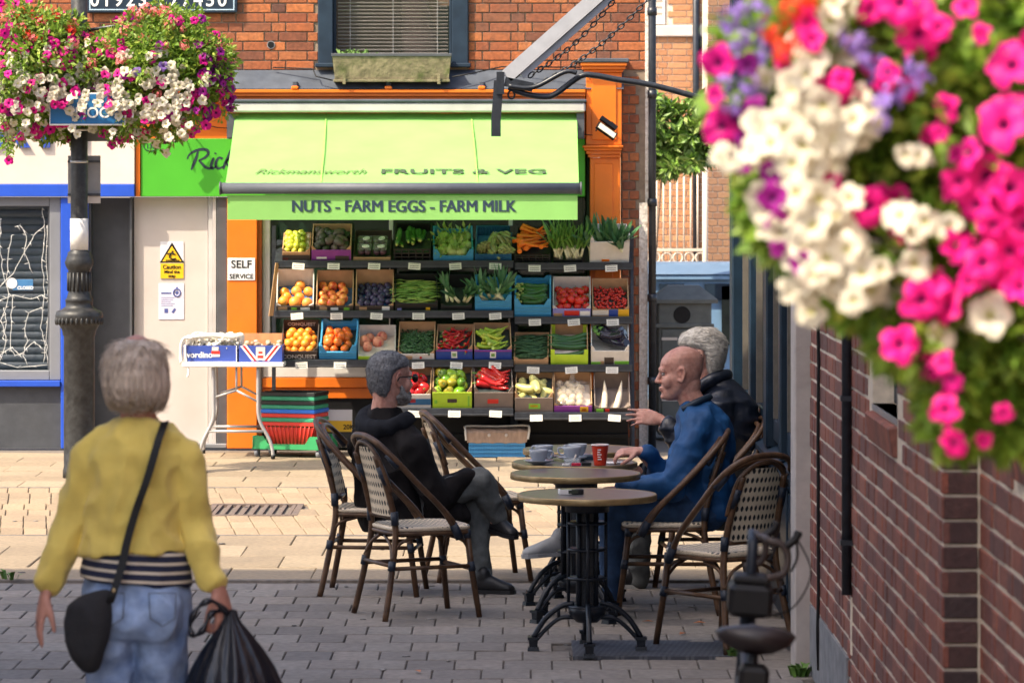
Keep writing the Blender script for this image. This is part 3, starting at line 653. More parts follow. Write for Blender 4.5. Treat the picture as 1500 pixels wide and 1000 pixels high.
for W,X_ in ((W1,WX),(W2,NX)):
    wn=cpart('window',mt['navy_paint'],cafe,[(X_+.08,X_+.14,W[0],W[0]+.05,W[2],W[3]),(X_+.08,X_+.14,W[1]-.05,W[1],W[2],W[3]),(X_+.08,X_+.14,W[0]+.05,W[1]-.05,W[2],W[2]+.06),(X_+.08,X_+.14,W[0]+.05,W[1]-.05,W[3]-.06,W[3])],.004)
    cpart('window_pane',mt['glass_dark'],wn,[(X_+.1,X_+.105,W[0]+.05,W[1]-.05,W[2]+.06,W[3]-.06)])
    cpart('window_board',mt['grey_frame'],wn,[(X_-.0,X_+.08,W[0],W[1],W[2]-.02,W[2])])
    cpart('window_backing',mt['shade_in'],wn,[(X_+.25,X_+.28,W[0],W[1],W[2],W[3])])
    b=MB(); b.bbox(-.05,.085,-.0315,.0315,-.055,.0,.004); me=b.mesh('sill_brick',mt['brick_dark']); y=W[0]+.035
    b2=MB(); b2.bbox(-.03,.02,-.0315,.0315,-.085,.02,.006); me=b2.mesh('sill_brick',mt['brick_dark'])
    while y<W[1]: 
        o=link('sill_brick',me,None,wn,cl(X_+.005,y,W[2]-.045),(0,R(-8),0)); y+=.073
b=MB(); rng=random.Random(2)
b.tube([cl(WX-.012+rng.uniform(-.003,.003),15.8+rng.uniform(-.006,.006),.08+i*.16) for i in range(24)],.008,6); b.build('cable',mt['black'],cafe)
b=MB(); b.cyl(cl(WX-.02,14.36,.56),cl(WX-.02,14.36,3.9),.02,n=10); c=b.build('conduit',mt['black_metal'],cafe)
for z in (.75,1.3,1.9): cpart('pipe_clip',mt['black_metal'],c,[(WX-.045,WX+.005,14.335,14.385,z,z+.02)])
cpart('mortar_patch',mt['mortar_pale'],cafe,[(WX-.004,WX+.01,14.34,14.39,.33,.55)])
cpart('base_render',M('grey_render',(.16,.165,.175),(.22,.22,.225),rough=.9,nscale=5,namt=.2,bump=.4),cafe,[(WX-.008,WX+.01,14.5,16.3,0,.3)])
mt['cream_post']=M('cream_post',(.38,.345,.325),(.45,.41,.385),rough=.6,nscale=5,namt=.12,bump=.15,grime=.3)
cpart('corner_post',mt['cream_post'],cafe,[(WX-.068,WX+.1,YP1+.003,YP1+.24,0,4)],.006)
# timber cafe front
mt['navy_cafe']=M('navy_cafe',(.006,.017,.032),(.010,.025,.045),spec=.3,rough=.4,nscale=4,namt=.2,bump=.06,bscale=20)
mt['bead']=M('putty_bead',(.13,.115,.095),rough=.5)
FY0,FY1=YP1+.245,21.4
front=cpart('shopfront',mt['navy_cafe'],cafe,[(WX+.02,WX+.12,FY0,FY1,0,.74),(WX+.03,WX+.12,FY0,FY1,2.75,4)])
sl=MB(); sl.prism([(-.05,.76),(-.05,.785),(.05,.83),(.05,.745)],FY0-CY,FY1-CY); sl.build('window_sill',mt['navy_cafe'],front)
posts=[(FY0,.16),(17.75,.10),(18.7,.22),(20.0,.10),(FY1-.22,.22)]
for y,w_ in posts: cpart('post',mt['navy_cafe'],front,[(WX-.035,WX+.1,y,y+w_,.8,2.9)],.008)
cpart('corner_pilaster',mt['navy_cafe'],front,[(WX-.06,WX+.1,FY1-.25,FY1,0,4)],.008)
for i in range(len(posts)-1):
    y0=posts[i][0]+posts[i][1]; y1=posts[i+1][0]
    cpart('window_pane',glass('cafe_glass',(.015,.03,.045),.03,.55),front,[(WX+.05,WX+.055,y0,y1,.84,2.75)])
    cpart('casement',mt['navy_cafe'],front,[(WX+.0,WX+.06,y0+.004,y0+.07,.84,2.75),(WX+.0,WX+.06,y1-.07,y1-.004,.84,2.75),(WX,WX+.06,y0+.071,y1-.071,.84,.95)],.005)
    cpart('glazing_bead',mt['bead'],front,[(WX-.004,WX+.03,y0+.072,y0+.084,.951,2.74),(WX-.004,WX+.03,y1-.084,y1-.072,.951,2.74)])
    for z in (1.15,1.9): cpart('hinge',mt['alu'],front,[(WX-.012,WX,y0+.01,y0+.03,z,z+.11)],.002)
    cpart('riser_panel',mt['navy_cafe'],front,[(WX+.004,WX+.02,y0+.02,y1-.02,.12,.66)],.006)
cpart('cafe_interior',mt['shade_in'],cafe,[(WX+1.4,WX+1.45,FY0,FY1,0,3)])

# ------------------------------------------------------------------ alley behind: pale brick building, pier, railings, shrub, bins
Yb=44.0; s2=FPX/Yb
def ax(px): return (px-XC)/s2
def az(py): return CAMH-(py-YH)/s2
al=thing('pale_brick_building',(ax(1000),Yb,0),'sunlit pale brick building at the back of the alley','building'); OXA=ax(1000)
def apart(name,mat,boxes,parent=al,bev=0):
    b=MB()
    for (x0,x1,y0,y1,z0,z1) in boxes: (b.bbox if bev else b.bx)(x0-OXA,x1-OXA,y0,y1,z0,z1,*([bev] if bev else []))
    return b.build(name,mat,parent)
apart('wall',mt['mortar_pale'],[(ax(880),ax(1062),.012,5,0,az(-120))])
big=MB()
bmp=brick_meshes(mt['brick_pale'],.02,'p')
band=(az(54),az(38)); awin=(ax(935)-OXA,ax(974)-OXA,az(32),az(-90))
for (u,z,k,s_) in courses(ax(880)-OXA,ax(1062)-OXA,0,az(-115),lambda u,z,a,b:(band[0]-.03<z<band[1]+.03) or (a<awin[1] and b>awin[0] and awin[2]-.03<z<awin[3]),rngb):
    L_,me,bb=bmp[k]; px=XC+(u+OXA)*s2; py=YH+(CAMH-z)*s2
    if 950<px<1072 and -8<py<400: link('brick',me,None,al,(u,0,z),(0,0,0),(s_,1,1))
    else: big.add([(v[0]*s_+u,v[1],v[2]+z) for v in bb.v],bb.f)
tag(big.build('bricks',mt['brick_pale'],al,fix=False),kind='stuff')
apart('stone_band',mt['cream'],[(ax(880),ax(1062),-.04,.012,band[0],band[1])],bev=.01)
wn=apart('window',mt['white'],[(ax(935),ax(974),-.02,.012,az(36),az(30)),(ax(935),ax(938),-.01,.012,az(30)+.001,az(-90)),(ax(971),ax(974),-.01,.012,az(30)+.001,az(-90))],bev=.004)
for i in range(9): apart('slat',mt['cream'],[(ax(938),ax(971),-.0,.02,az(29)+i*.075,az(29)+i*.075+.05)],wn)
b=MB(); b.cyl((ax(1019)-OXA,-.06,0),(ax(1019)-OXA,-.06,6),.04,n=10); b.tube([(ax(1026)-OXA,-.05,az(80)),(ax(1026)-OXA,-.05,az(58)),(ax(1022)-OXA,-.05,az(50)),(ax(1022)-OXA,-.05,az(-100))],.022,8); b.build('downpipe',mt['black_metal'],al)
# brick pier nearer
Yp=41.0; s3=FPX/Yp
pr_=thing('brick_pier',((1053-XC)/s3,Yp,0),'shaded brown brick pier beside the alley building','wall')
hw=16/s3
b=MB(); b.bx(-hw,hw,.012,1.2,0,4.8); b.build('core',mt['mortar_pale'],pr_)
mt['brick_pier_shade']=M('brick_pier_shade',(.26,.14,.08),(.30,.165,.09),(.22,.115,.07),rough=.85,nscale=14,namt=.2,rnd=True)  # darker brick: the pier's shade is put into its colour
bmb=brick_meshes(mt['brick_pier_shade'],.02,'q')
for (u,z,k,s_) in courses(-hw,hw,0,4.7,lambda *a:False,rngb): link('brick',bmb[k][1],None,pr_,(u,0,z),(0,0,0),(s_,1,1))
# railings
Yr=40.2; s4=FPX/Yr
rl=thing('white_railings',((985-XC)/s4,Yr,0),'white upright railings under the alley shrub','railings')
mt['rail_white']=M('rail_white',(.62,.52,.42),rough=.5,namt=.05)
z0,z1=CAMH-(368-YH)/s4,CAMH-(240-YH)/s4
b=MB(); b.cyl((-.5,0,0),(-.5,0,z1+.1),.03,n=8); b.cyl((.35,0,0),(.35,0,z1+.1),.03,n=8); b.build('post',mt['rail_white'],rl)
b=MB(); b.bx(-.5,.35,-.015,.015,z1-.03,z1); b.bx(-.5,.35,-.015,.015,z0,z0+.03); b.bx(-.5,.35,-.015,.015,z0-.17,z0-.14); b.build('rail',mt['rail_white'],rl)
for i in range(11):
    x=-.46+i*.073; b=MB(); b.cyl((x,0,z0-.14),(x,0,z1),.011,n=6); b.build('bar',mt['rail_white'],rl)
for i in range(7):
    x=-.42+i*.12; b=MB(); b.tube([(x+.05*math.cos(t*.5236),0,z0-.07+.055*math.sin(t*.5236)) for t in range(12)],.012,5,closed=True); b.build('ring',mt['rail_white'],rl)
# foliage helper
def leaves(b, centres, n, lw, ll, rng, droop=.3):
    for i in range(n):
        c,r=rng.choice(centres)
        d=Vector((rng.gauss(0,1),rng.gauss(0,1),rng.gauss(0,1)))
        if d.length<1e-3: continue
        d.normalize(); p=Vector(c)+Vector((d.x*r[0],d.y*r[1],d.z*r[2]))*(rng.random()**.33)
        t=Vector((d.x+rng.gauss(0,.5),d.y+rng.gauss(0,.5),d.z-droop+rng.gauss(0,.5))); t.normalize()
        a,bb,_=frame(t,Vector((rng.gauss(0,1),rng.gauss(0,1),1)))
        l=ll*rng.uniform(.6,1.25); w_=lw*rng.uniform(.7,1.2); nrm=bb*(w_*.35)
        b.add([p,p+t*l*.5+a*w_+nrm,p+t*l,p+t*l*.5-a*w_+nrm,p+t*l*.5],[(0,1,4),(1,2,4),(2,3,4),(3,0,4)])
mt['leaf_shrub']=M('leaf_shrub',(.10,.20,.022),(.17,.30,.04),(.07,.14,.016),(.28,.36,.09),rough=.45,namt=.1,rnd=True)
mt['bark']=M('bark',(.09,.06,.04),(.14,.1,.07),rough=.9,nscale=20,bump=.5)
Ys=38.5
sh_=thing('leafy_shrub',(P(993,200,Ys).x,Ys,0),'bright green leafy shrub growing over the alley railings','shrub')
b=MB(); rng=random.Random(5); x0=sh_.location.x
_sp=[(975,175,20),(1000,168,15),(968,215,22),(1000,205,22),(1022,195,12),(1028,225,10),(985,240,12),(970,160,12),(1012,238,8),(1038,205,6)]+[(rng.uniform(952,1046),min(262,max(146,rng.gauss(203,30))),rng.uniform(4,9)) for _ in range(34)]
cs=[((P(px,py,Ys).x-x0,rng.uniform(-.25,.25),P(px,py,Ys).z),(r/FPX*Ys,.25,r/FPX*Ys)) for px,py,r in _sp]
leaves(b,cs,3600,.026,.125,rng,.5); tag(b.build('crown',mt['leaf_shrub'],sh_,fix=False),kind='stuff')
b=MB()
for i in range(1):
    p=Vector((rng.uniform(-.38,-.36),rng.uniform(-.05,.05),0)); q=Vector(cs[i][0]); b.tube([p,p.lerp(q,.5)+Vector((rng.uniform(-.05,.05),0,.1)),q],[.014,.010,.006],6)
b.build('trunk',mt['bark'],sh_)
# large pale blue wheeled bin
Yw=33.2; s5=FPX/Yw
mt['bin_blue']=M('bin_blue',(.20,.36,.55),(.24,.40,.60),rough=.5,nscale=3,namt=.1,grime=.2)
mt['bin_lid']=M('bin_lid',(.10,.16,.24),(.13,.19,.27),rough=.45,nscale=3,namt=.08)
wb=thing('wheeled_bin',((1040-XC)/s5,Yw,0),'big pale blue wheeled refuse bin in the alley','bin')
z_=CAMH-(402-YH)/s5; hw=.60
b=MB(); b.add([(-hw+.06,0,.15),(hw-.06,0,.15),(hw-.06,.9,.15),(-hw+.06,.9,.15),(-hw,-.05,z_),(hw,-.05,z_),(hw,.95,z_),(-hw,.95,z_)],[(0,3,2,1),(4,5,6,7),(0,1,5,4),(1,2,6,5),(2,3,7,6),(3,0,4,7)]); b.build('body',mt['bin_blue'],wb)
b=MB(); b.bbox(-hw-.03,hw+.03,-.09,.98,z_-.05,z_,.012); b.build('rim',mt['bin_blue'],wb)
b=MB(); pts=[(-.1,z_+.004),(.25,z_+.09),(.6,z_+.1),(.98,z_+.03),(.98,z_+.004)]
b.prism(pts,-hw-.04,hw+.04,axis='x'); b.build('lid',mt['bin_lid'],wb)
for x in (-.45,-.05,.35): 
    b=MB(); b.bx(x,x+.22,-.075,-.055,z_-.22,z_-.08); b.build('lifting_pocket',mt['navy_paint'],wb)
b=MB(); b.bx(.1,.42,-.075,-.06,z_-.62,z_-.1); b.build('waste_sticker',mt['shade_in'],wb)
for x in (-.4,.4):
    for y in (.12,.78):
        b=MB(); b.cyl((x-.03,y,.09),(x+.03,y,.09),.09,n=14); b.build('wheel',mt['black'],wb)
# grey litter bin with round hole
Yl=30.7; s6=FPX/Yl
mt['litter']=M('litter_bin_grey',(.095,.105,.098),(.125,.135,.125),rough=.55,nscale=5,namt=.15,grime=.15)
lt=thing('litter_bin',((1003-XC)/s6,Yl,0),'grey green litter bin with pitched lid and round black hole','litter bin')
def lz(py): return CAMH-(py-YH)/s6
hw=43/s6
b=MB(); b.bbox(-hw+.02,hw-.02,0,.46,.02,lz(440),.012); b.build('body',mt['litter'],lt)
b=MB(); k=.13; zA,zB=lz(444)+.03,lz(419)
b.add([(-hw-.03,-.03,lz(444)),(hw+.03,-.03,lz(444)),(hw+.03,.49,lz(444)),(-hw-.03,.49,lz(444)),(-hw-.03,-.03,zA),(hw+.03,-.03,zA),(hw+.03,.49,zA),(-hw-.03,.49,zA),(-k,.15,zB),(k,.15,zB),(k,.31,zB),(-k,.31,zB)],
 [(0,3,2,1),(0,1,5,4),(1,2,6,5),(2,3,7,6),(3,0,4,7),(4,5,9,8),(5,6,10,9),(6,7,11,10),(7,4,8,11),(8,9,10,11)]); b.build('lid',mt['litter'],lt)
b=MB(); cx=(999-1003)/s6; b.cyl((cx,-.004,lz(461)),(cx,.0,lz(461)),12.5/s6,n=28); b.build('hole',mt['black'],lt)
part('door_panel',mt['litter'],lt,[(-hw+.05,hw-.05,-.014,0,.12,lz(482))],.006)
part('ledge',mt['litter'],lt,[(-hw+.0,hw-.0,-.02,0,lz(480),lz(474))],.004)
for z in (496,585): part('pale_strip',mt['cream'],lt,[(-hw+.05,-hw+.18,-.019,-.014,lz(z+2),lz(z-2))])
# parked red vehicle glimpsed past the pier
Yc=47.5; s7=FPX/Yc
mt['car_red']=M('car_red',(.45,.012,.015),rough=.25,namt=.02,coat=.6)
cr=thing('parked_car',((1100-XC)/s7,Yc,0),'red parked car glimpsed between brick pier and cafe front','car')
pr2=[(-.9,.35),(-.9,.85),(-.82,1.0),(-.6,1.5),(.6,1.5),(.82,1.0),(.9,.85),(.9,.35)]
b=MB(); b.prism(pr2,0,4.1); b.build('body',mt['car_red'],cr)
b=MB(); b.prism([(-.68,1.02),(-.54,1.44),(.54,1.44),(.68,1.02)],-.012,0); b.build('windscreen',mt['glass_dark'],cr)
part('bumper',mt['white'],cr,[(-.88,.88,-.06,0,.36,.6)],.02); part('number_plate',mt['sign_yellow'],cr,[(-.26,.26,-.07,-.061,.42,.53)])
for x in (-.7,.7): part('headlight',mt['alu'],cr,[(x-.14,x+.14,-.02,0,.72,.88)],.02)
for x in (-.8,.8):
    for y in (.7,3.3):
        b=MB(); b.cyl((x-.1,y,.32),(x+.1,y,.32),.32,n=20); b.build('wheel',mt['black'],cr)
# added unseen terrace at left: shades the side street, cream wall bounces light
tb=thing('added_terrace',(-8,10,0),'tall unseen cream terrace added at left to shade the side street','building')
b=MB(); b.bx(-5,4,-6.1,5.75,0,11.0); b.build('wall',mt['cream'],tb)
b=MB(); b.add([(-5.2,-6.3,11),(4.0,-6.3,11),(4.0,5.75,11),(-5.2,5.75,11),(-.5,-3,11.8),(-.5,3,11.8)],[(0,3,2,1),(0,1,4),(1,2,5,4),(2,3,5),(3,0,4,5)]); b.build('roof',mt['lead'],tb)
for y in (-4,-1,2,4.6):
    for z in (1.2,4.2,7.2):
        b=MB(); b.bx(3.99,4.03,y-.5,y+.5,z,z+1.6); w_=b.build('window',mt['white'],tb); b=MB(); b.bx(4.03,4.034,y-.44,y+.44,z+.06,z+1.54); b.build('window_pane',mt['glass_dark'],w_)

# ------------------------------------------------------------------ awning
YB,YF=29.40,28.0
mt['awning']=M('awning_fabric',(.25,.565,.14),(.275,.595,.155),rough=.75,nscale=1.5,namt=.06,bump=.25,bscale=3.0,grime=.07)
nb=mt['awning'].node_tree; bs=nb.nodes['Principled BSDF']
tl=nb.nodes.new('ShaderNodeBsdfTranslucent'); mxs=nb.nodes.new('ShaderNodeMixShader'); mxs.inputs[0].default_value=.22
src=bs.inputs['Base Color'].links[0].from_socket; nb.links.new(src,tl.inputs[0]); nb.links.new(bs.outputs[0],mxs.inputs[1]); nb.links.new(tl.outputs[0],mxs.inputs[2]); nb.links.new(mxs.outputs[0],nb.nodes['Material Output'].inputs['Surface'])
aw=thing('shop_awning',(P(590,160,YB).x,YB,0),'lime green fold-out awning over the fruit stall with NUTS FARM EGGS lettering','awning')
ox=aw.location.x
def aP(px,py,Y): p=P(px,py,Y); return Vector((p.x-ox,p.y-YB,p.z))
L0,L1=aP(333,150,YB),aP(857,165,YB)
b=MB(); b.bbox(L0.x,L1.x,-.16,.06,L1.z,aP(0,151,YB).z,.012); cas=b.build('cassette',mt['grey_pvc'],aw)
b=MB(); b.bbox(L0.x-.01,L1.x+.01,-.17,.06,aP(0,151,YB).z+.001,aP(0,146,YB).z,.008); b.build('cassette_hood',mt['lead'],cas)
tl_,tr_=aP(345,166,YB),aP(845,166,YB); bl_,br_=aP(330,270,YF),aP(848,270,YF)
b=MB(); n,m=28,10; vs=[]
for j in range(m+1):
    t=j/m
    for i in range(n+1):
        u=i/n; a=tl_.lerp(tr_,u); c=bl_.lerp(br_,u); p=a.lerp(c,t); p.z+=-.022*math.sin(math.pi*t)+.004*(1-t)*mnoise.noise(Vector((u*9,t*2.2,5))); vs.append(p)
b.add(vs,[(j*(n+1)+i,j*(n+1)+i+1,(j+1)*(n+1)+i+1,(j+1)*(n+1)+i) for j in range(m) for i in range(n)],sm=True); fab=b.build('fabric',mt['awning'],aw)
ba,bb_=aP(324,276,YF),aP(850,276,YF)
b=MB(); b.cyl(ba,bb_,.043,n=18); 
bar=b.build('front_bar',M('bar_grey',(.055,.065,.085),(.075,.085,.105),rough=.6,namt=.05),aw)
b=MB(); b.cyl(ba-Vector((.012,0,0)),ba,.05,n=18); b.cyl(bb_,bb_+Vector((.012,0,0)),.05,n=18); b.build('end_cap',mt['dark_grey'],bar)
va,vb=aP(333,286,YF-.005),aP(846,286,YF-.005); vbz=aP(0,322,YF).z
b=MB(); n=40; vs=[]
for j in range(4):
    for i in range(n+1):
        p=va.lerp(vb,i/n); p.z+=(vbz-va.z)*j/3; p.y-=.0012*j/3*math.sin(i*.5); vs.append(p)
b.add(vs,[(j*(n+1)+i,j*(n+1)+i+1,(j+1)*(n+1)+i+1,(j+1)*(n+1)+i) for j in range(3) for i in range(n)],sm=True); val=b.build('valance',mt['awning'],aw)
mt['val_ink']=M('valance_ink',(.012,.035,.06),rough=.7,namt=.05)
x=aP(427,0,YF).x; z=aP(0,309.5,YF-.02).z
for _i,_d in enumerate((-.0048,-.0024,0,.0024,.0048)): text('NUTS - FARM EGGS - FARM MILK',.122,mt['val_ink'],val,(x+_d,-(YB-YF)-.0078-.0004*_i,z-.003),bold=0,sx=.945,extrude=0)
# lettering on the sloping fabric
slope=math.atan2(tl_.z-bl_.z,(YB-YF)); 
mt['fab_ink']=M('fabric_ink',(.045,.075,.04),rough=.8,namt=.1); mt['fab_ink2']=M('fabric_ink_faint',(.11,.18,.06),rough=.8,namt=.1)
def on_fab(s,px,py,size,mat,sx,shear=0,bold=.003):
    sY=FPX/YF; t=(py-166*1.0-4)/(270-166.0); t=min(max(t,0),1); c=tl_.lerp(bl_,t); p=aP(px,py,YB-(YB-YF)*t); 
    text(s,size,mat,fab,(p.x,c.y,c.z-.022*math.sin(math.pi*t)+.0115),rot=(slope-.045,0,0),shear=shear,bold=bold,sx=sx)
on_fab('Rickmansworth',372,259,.15,mt['fab_ink2'],.88,.4,.0005); on_fab('FRUITS & VEG',556,259,.145,mt['fab_ink'],1.42,0,.003)
for px0,px1 in ((478,470),(690,700)):
    b=MB(); p0,p1=aP(px0,166,YB),aP(px1,270,YF); b.add([p0+Vector((-.006,0,.003)),p0+Vector((.006,0,.003)),p1+Vector((.006,0,.003)),p1+Vector((-.006,0,.003))],[(0,1,2,3)]); b.build('seam',M('awning_seam',(.25,.50,.10),rough=.8),fab)
# folding arms and brackets
for px0,px1 in ((372,560),(815,620)):
    b=MB(); e=aP(px1,215,28.75); e.z-=.1; b.tube([aP(px0,178,YB-.1)-Vector((0,0,.08)),e],.022,8); b.tube([e,aP(px0+ (10 if px0<500 else -10),278,YF+.03)],.02,8); b.build('folding_arm',mt['alu'],aw)
for px in (339,850): b=MB(); p=aP(px,185,YB-.05); b.box(p,(.06,.16,.2)); b.box(p+Vector((0,-.06,-.06)),(.04,.1,.06)); b.build('wall_bracket',mt['dark_grey'],aw)
# ------------------------------------------------------------------ produce stall
TILT=R(29); DEP=.36
ROWY=(29.14,28.92,28.70,28.48)
LEFTZ=(383,456,528,599); RIGHTZ=(386,465,535,605)
mt['card']=M('cardboard',(.42,.25,.13),(.48,.29,.155),rough=.85,nscale=6,namt=.1)
mt['card_white']=M('white_card',(.60,.57,.53),(.66,.63,.58),rough=.8,nscale=6,namt=.08)
mt['card_dark']=M('dark_card',(.05,.035,.03),(.07,.05,.04),rough=.7,nscale=6,namt=.1)
mt['card_grey']=M('grey_card',(.20,.155,.13),(.24,.185,.155),rough=.8,nscale=6,namt=.1)
mt['card_purple']=M('purple_card',(.22,.04,.27),(.26,.05,.32),rough=.6,namt=.08)
mt['card_lilac']=M('lilac_card',(.25,.24,.55),rough=.6,namt=.08)
mt['card_lime']=M('lime_card',(.42,.62,.03),(.47,.68,.04),rough=.6,namt=.06)
mt['card_blue']=M('blue_card',(.025,.06,.30),(.03,.075,.34),rough=.5,namt=.06)
mt['pl_blue']=M('blue_plastic',(.05,.28,.52),(.06,.32,.58),rough=.4,namt=.06,spec=.5)
mt['pl_blue_d']=M('dark_blue_plastic',(.025,.11,.24),(.03,.14,.29),rough=.4,namt=.06)
mt['pl_black']=M('black_plastic',(.012,.013,.014),(.018,.019,.02),rough=.4,namt=.1)
mt['tray_blue']=M('blue_tray_liner',(.03,.10,.28),(.05,.15,.36),rough=.35,namt=.2,nscale=20,bump=.4,bscale=50)
mt['liner_dark']=M('dark_liner',(.02,.03,.03),(.04,.05,.05),rough=.5,namt=.3,nscale=20)
mt['liner_white']=M('white_liner',(.55,.45,.38),(.62,.52,.45),rough=.8,namt=.1)
mt['red_ink']=M('red_ink',(.6,.03,.02),rough=.5,namt=0); mt['yellow_ink']=M('yellow_ink',(.75,.42,.02),rough=.5,namt=0); mt['green_ink']=M('green_ink',(.2,.5,.05),rough=.5,namt=0)
mt['price']=Mmix('price_card',(.70,.68,.62),(.16,.15,.14),lambda ma,x,y,z: ma('MULTIPLY',ma('GREATER_THAN',ma('SINE',ma('MULTIPLY',z,420)),.35),ma('MULTIPLY',ma('LESS_THAN',ma('ABSOLUTE',x),.036),ma('LESS_THAN',ma('ABSOLUTE',ma('SUBTRACT',z,.002)),.017))),rough=.5)
def row_s(r): return FPX/ROWY[r]
CR={}; rp0=random.Random(17)
def crate(key,r,px0,px1,pyt,style,label,hf=15,out='card',inn='card',prints=(),name=None,fill=None,zl=.0,liner=None,cat='crate'):
    s=row_s(r); cx=(px0+px1)/2; pyb=(LEFTZ if cx<752 else RIGHTZ)[r]
    root=thing(name or {'card':'cardboard_box','plastic':'plastic_crate','mesh':'mesh_crate'}[style],P(cx,pyb,ROWY[r]),label,cat,'produce boxes on the stall',rx=TILT+rp0.uniform(-.035,.03),rz=rp0.uniform(-.035,.035))
    w=(px1-px0-1.5)/s; H=(pyb-pyt)/s; hfm=hf/s/math.cos(TILT); hb=(H-DEP*math.sin(TILT))/math.cos(TILT); x=w/2; T=.007
    mo=mt[out]; mi_=mt[inn]
    b=MB(); b.bx(-x+T,x-T,T,DEP-T,0,.008); b.build('base',mi_,root)
    if style=='card':
        b=MB(); b.bbox(-x,x,0,T,0,hfm,.002); fp=b.build('front_panel',mo,root)
        b=MB(); b.bbox(-x,x,DEP-T,DEP,0,hb,.002); b.build('back_panel',mi_,root)
        for sx in (-1,1):
            b=MB(); pts=[(T,0),(DEP-T,0),(DEP-T,hb*.97),(DEP*.8,hb*.8+hfm*.2),(.06,hfm*1.02),(.03,hfm*1.3),(T,hfm*1.3)]
            b.prism(pts,sx*x,sx*(x-T),axis='x'); b.build('side_panel',mi_,root)
        b=MB()
        for sx in (-1,1): b.prism([(sx*(x-T),hfm),(sx*(x-.035),hfm),(sx*(x-T),hfm*1.32)],T,T*2.2)
        b.build('corner_tab',mi_,root)
    elif style=='plastic':
        dip=.32*hfm
        b=MB(); b.prism([(-x,0),(x,0),(x,hfm+.045),(x*.82,hfm+.045),(x*.62,hfm-.012),(-x*.62,hfm-.012),(-x*.82,hfm+.045),(-x,hfm+.045)],0,.012)
        for z in (hfm*.28,hfm*.56,hfm*.82): b.bx(-x+.004,x-.004,-.005,0,z-.004,z+.004)
        for k in range(7): xx=-x+.02+k*(2*x-.04)/6; b.bx(xx-.003,xx+.003,-.004,0,.006,hfm*.8)
        fp=b.build('front_panel',mo,root)
        b=MB(); b.prism([(-x,0),(x,0),(x,hb),(x*.75,hb),(x*.6,hb-.025),(-x*.6,hb-.025),(-x*.75,hb),(-x,hb)],DEP-.012,DEP)
        for z in (hb*.35,hb*.6): b.bx(-x*.8,x*.8,DEP-.018,DEP-.0125,z-.006,z+.006)
        b.build('back_panel',mo,root)
        for sx in (-1,1):
            b=MB(); b.prism([(.012,0),(DEP-.012,0),(DEP-.012,hb),(DEP*.86,hb),(DEP*.75,hb*.55+hfm*.3),(DEP*.25,hfm*.8+.01),(.05,hfm+.045),(.012,hfm+.045)],sx*x,sx*(x-.012),axis='x'); b.build('side_panel',mo,root)
    else:
        b=MB(); nb_=4
        for k in range(nb_): z=.008+k*(hfm-.012)/(nb_-1); b.bx(-x,x,0,.01,z-.006,z+.006)
        for k in range(6): xx=-x+.008+k*(2*x-.016)/5; b.bx(xx-.005,xx+.005,.001,.009,.0,hfm)
        fp=b.build('front_panel',mo,root)
        b=MB(); nn=8
        for k in range(nn): z=.008+k*(hb-.012)/(nn-1); b.bx(-x,x,DEP-.01,DEP,z-.004,z+.004)
        for k in range(12): xx=-x+.005+k*(2*x-.01)/11; b.bx(xx-.003,xx+.003,DEP-.009,DEP-.001,0,hb)
        b.bx(-x*.9,x*.9,DEP+.001,DEP+.004,0,hb*.92); b.build('back_panel',mo,root)
        for sx in (-1,1):
            b=MB()
            for k in range(4): z=.008+k*(hfm-.012)/3; b.bx(sx*x,sx*(x-.01),.01,DEP-.01,z-.006,z+.006)
            b.prism([(.01,hfm-.008),(DEP-.01,hb-.01),(DEP-.01,hb),(.01,hfm+.008)],sx*x,sx*(x-.01),axis='x')
            for k in range(5): yy=.02+k*(DEP-.04)/4; b.bx(sx*x,sx*(x-.008),yy-.005,yy+.005,0,hfm)
            b.build('side_panel',mo,root)
    for (m_,a0,a1,z0,z1) in prints:      # flat print on the front panel, fractions of its width and height
        b=MB(); b.bx(-x+2*x*a0,-x+2*x*a1,-.0025,-.0002,hfm*z0,hfm*z1); b.build('print',mt[m_],fp)
    zf=hfm*.95+zl
    if liner: 
        b=MB(); n=8
        vs=[(-x+.012+(2*x-.024)*i/n,.012+(DEP-.026)*j/n,max(.012,zf-.03)+.012*mnoise.noise(Vector((i*.9,j*.9,px0)))) for j in range(n+1) for i in range(n+1)]
        b.add(vs,[(j*(n+1)+i,j*(n+1)+i+1,(j+1)*(n+1)+i+1,(j+1)*(n+1)+i) for j in range(n) for i in range(n)],sm=True); b.build('liner',mt[liner],root)
    CR[key]=(root,x,hfm,hb,zf)
    # price card on the shelf rail
    t=thing('price_tag',P(cx+3,pyb+7,ROWY[r]-.052),'white price card on the rail under the '+label.split(' of ')[-1] if ' of ' in label else 'white price card under the '+label,'price tag','price cards on the stall rails')
    b=MB(); b.box((0,0,0),(.094,.003,.05),Matrix.Rotation(rp0.uniform(-.09,.09),3,'Y')@Matrix.Rotation(R(-12)+rp0.uniform(-.1,.1),3,'X')); b.build('card',mt['price'],t)
    return root
def put(me,name,key,pos,rot,label,cat,group,scale=1.0):
    root=CR[key][0]; o=bpy.data.objects.new(name,me); COL.objects.link(o)
    B=Matrix.Translation(root.location)@Matrix.Rotation(root.rotation_euler.z,4,'Z')@Matrix.Rotation(root.rotation_euler.x,4,'X')
    sc3=scale if isinstance(scale,tuple) else (scale,)*3
    o.matrix_world=B@Matrix.Translation(pos)@Euler(rot).to_matrix().to_4x4()@Matrix.Diagonal(sc3+(1,))
    return tag(o,label,cat,group)
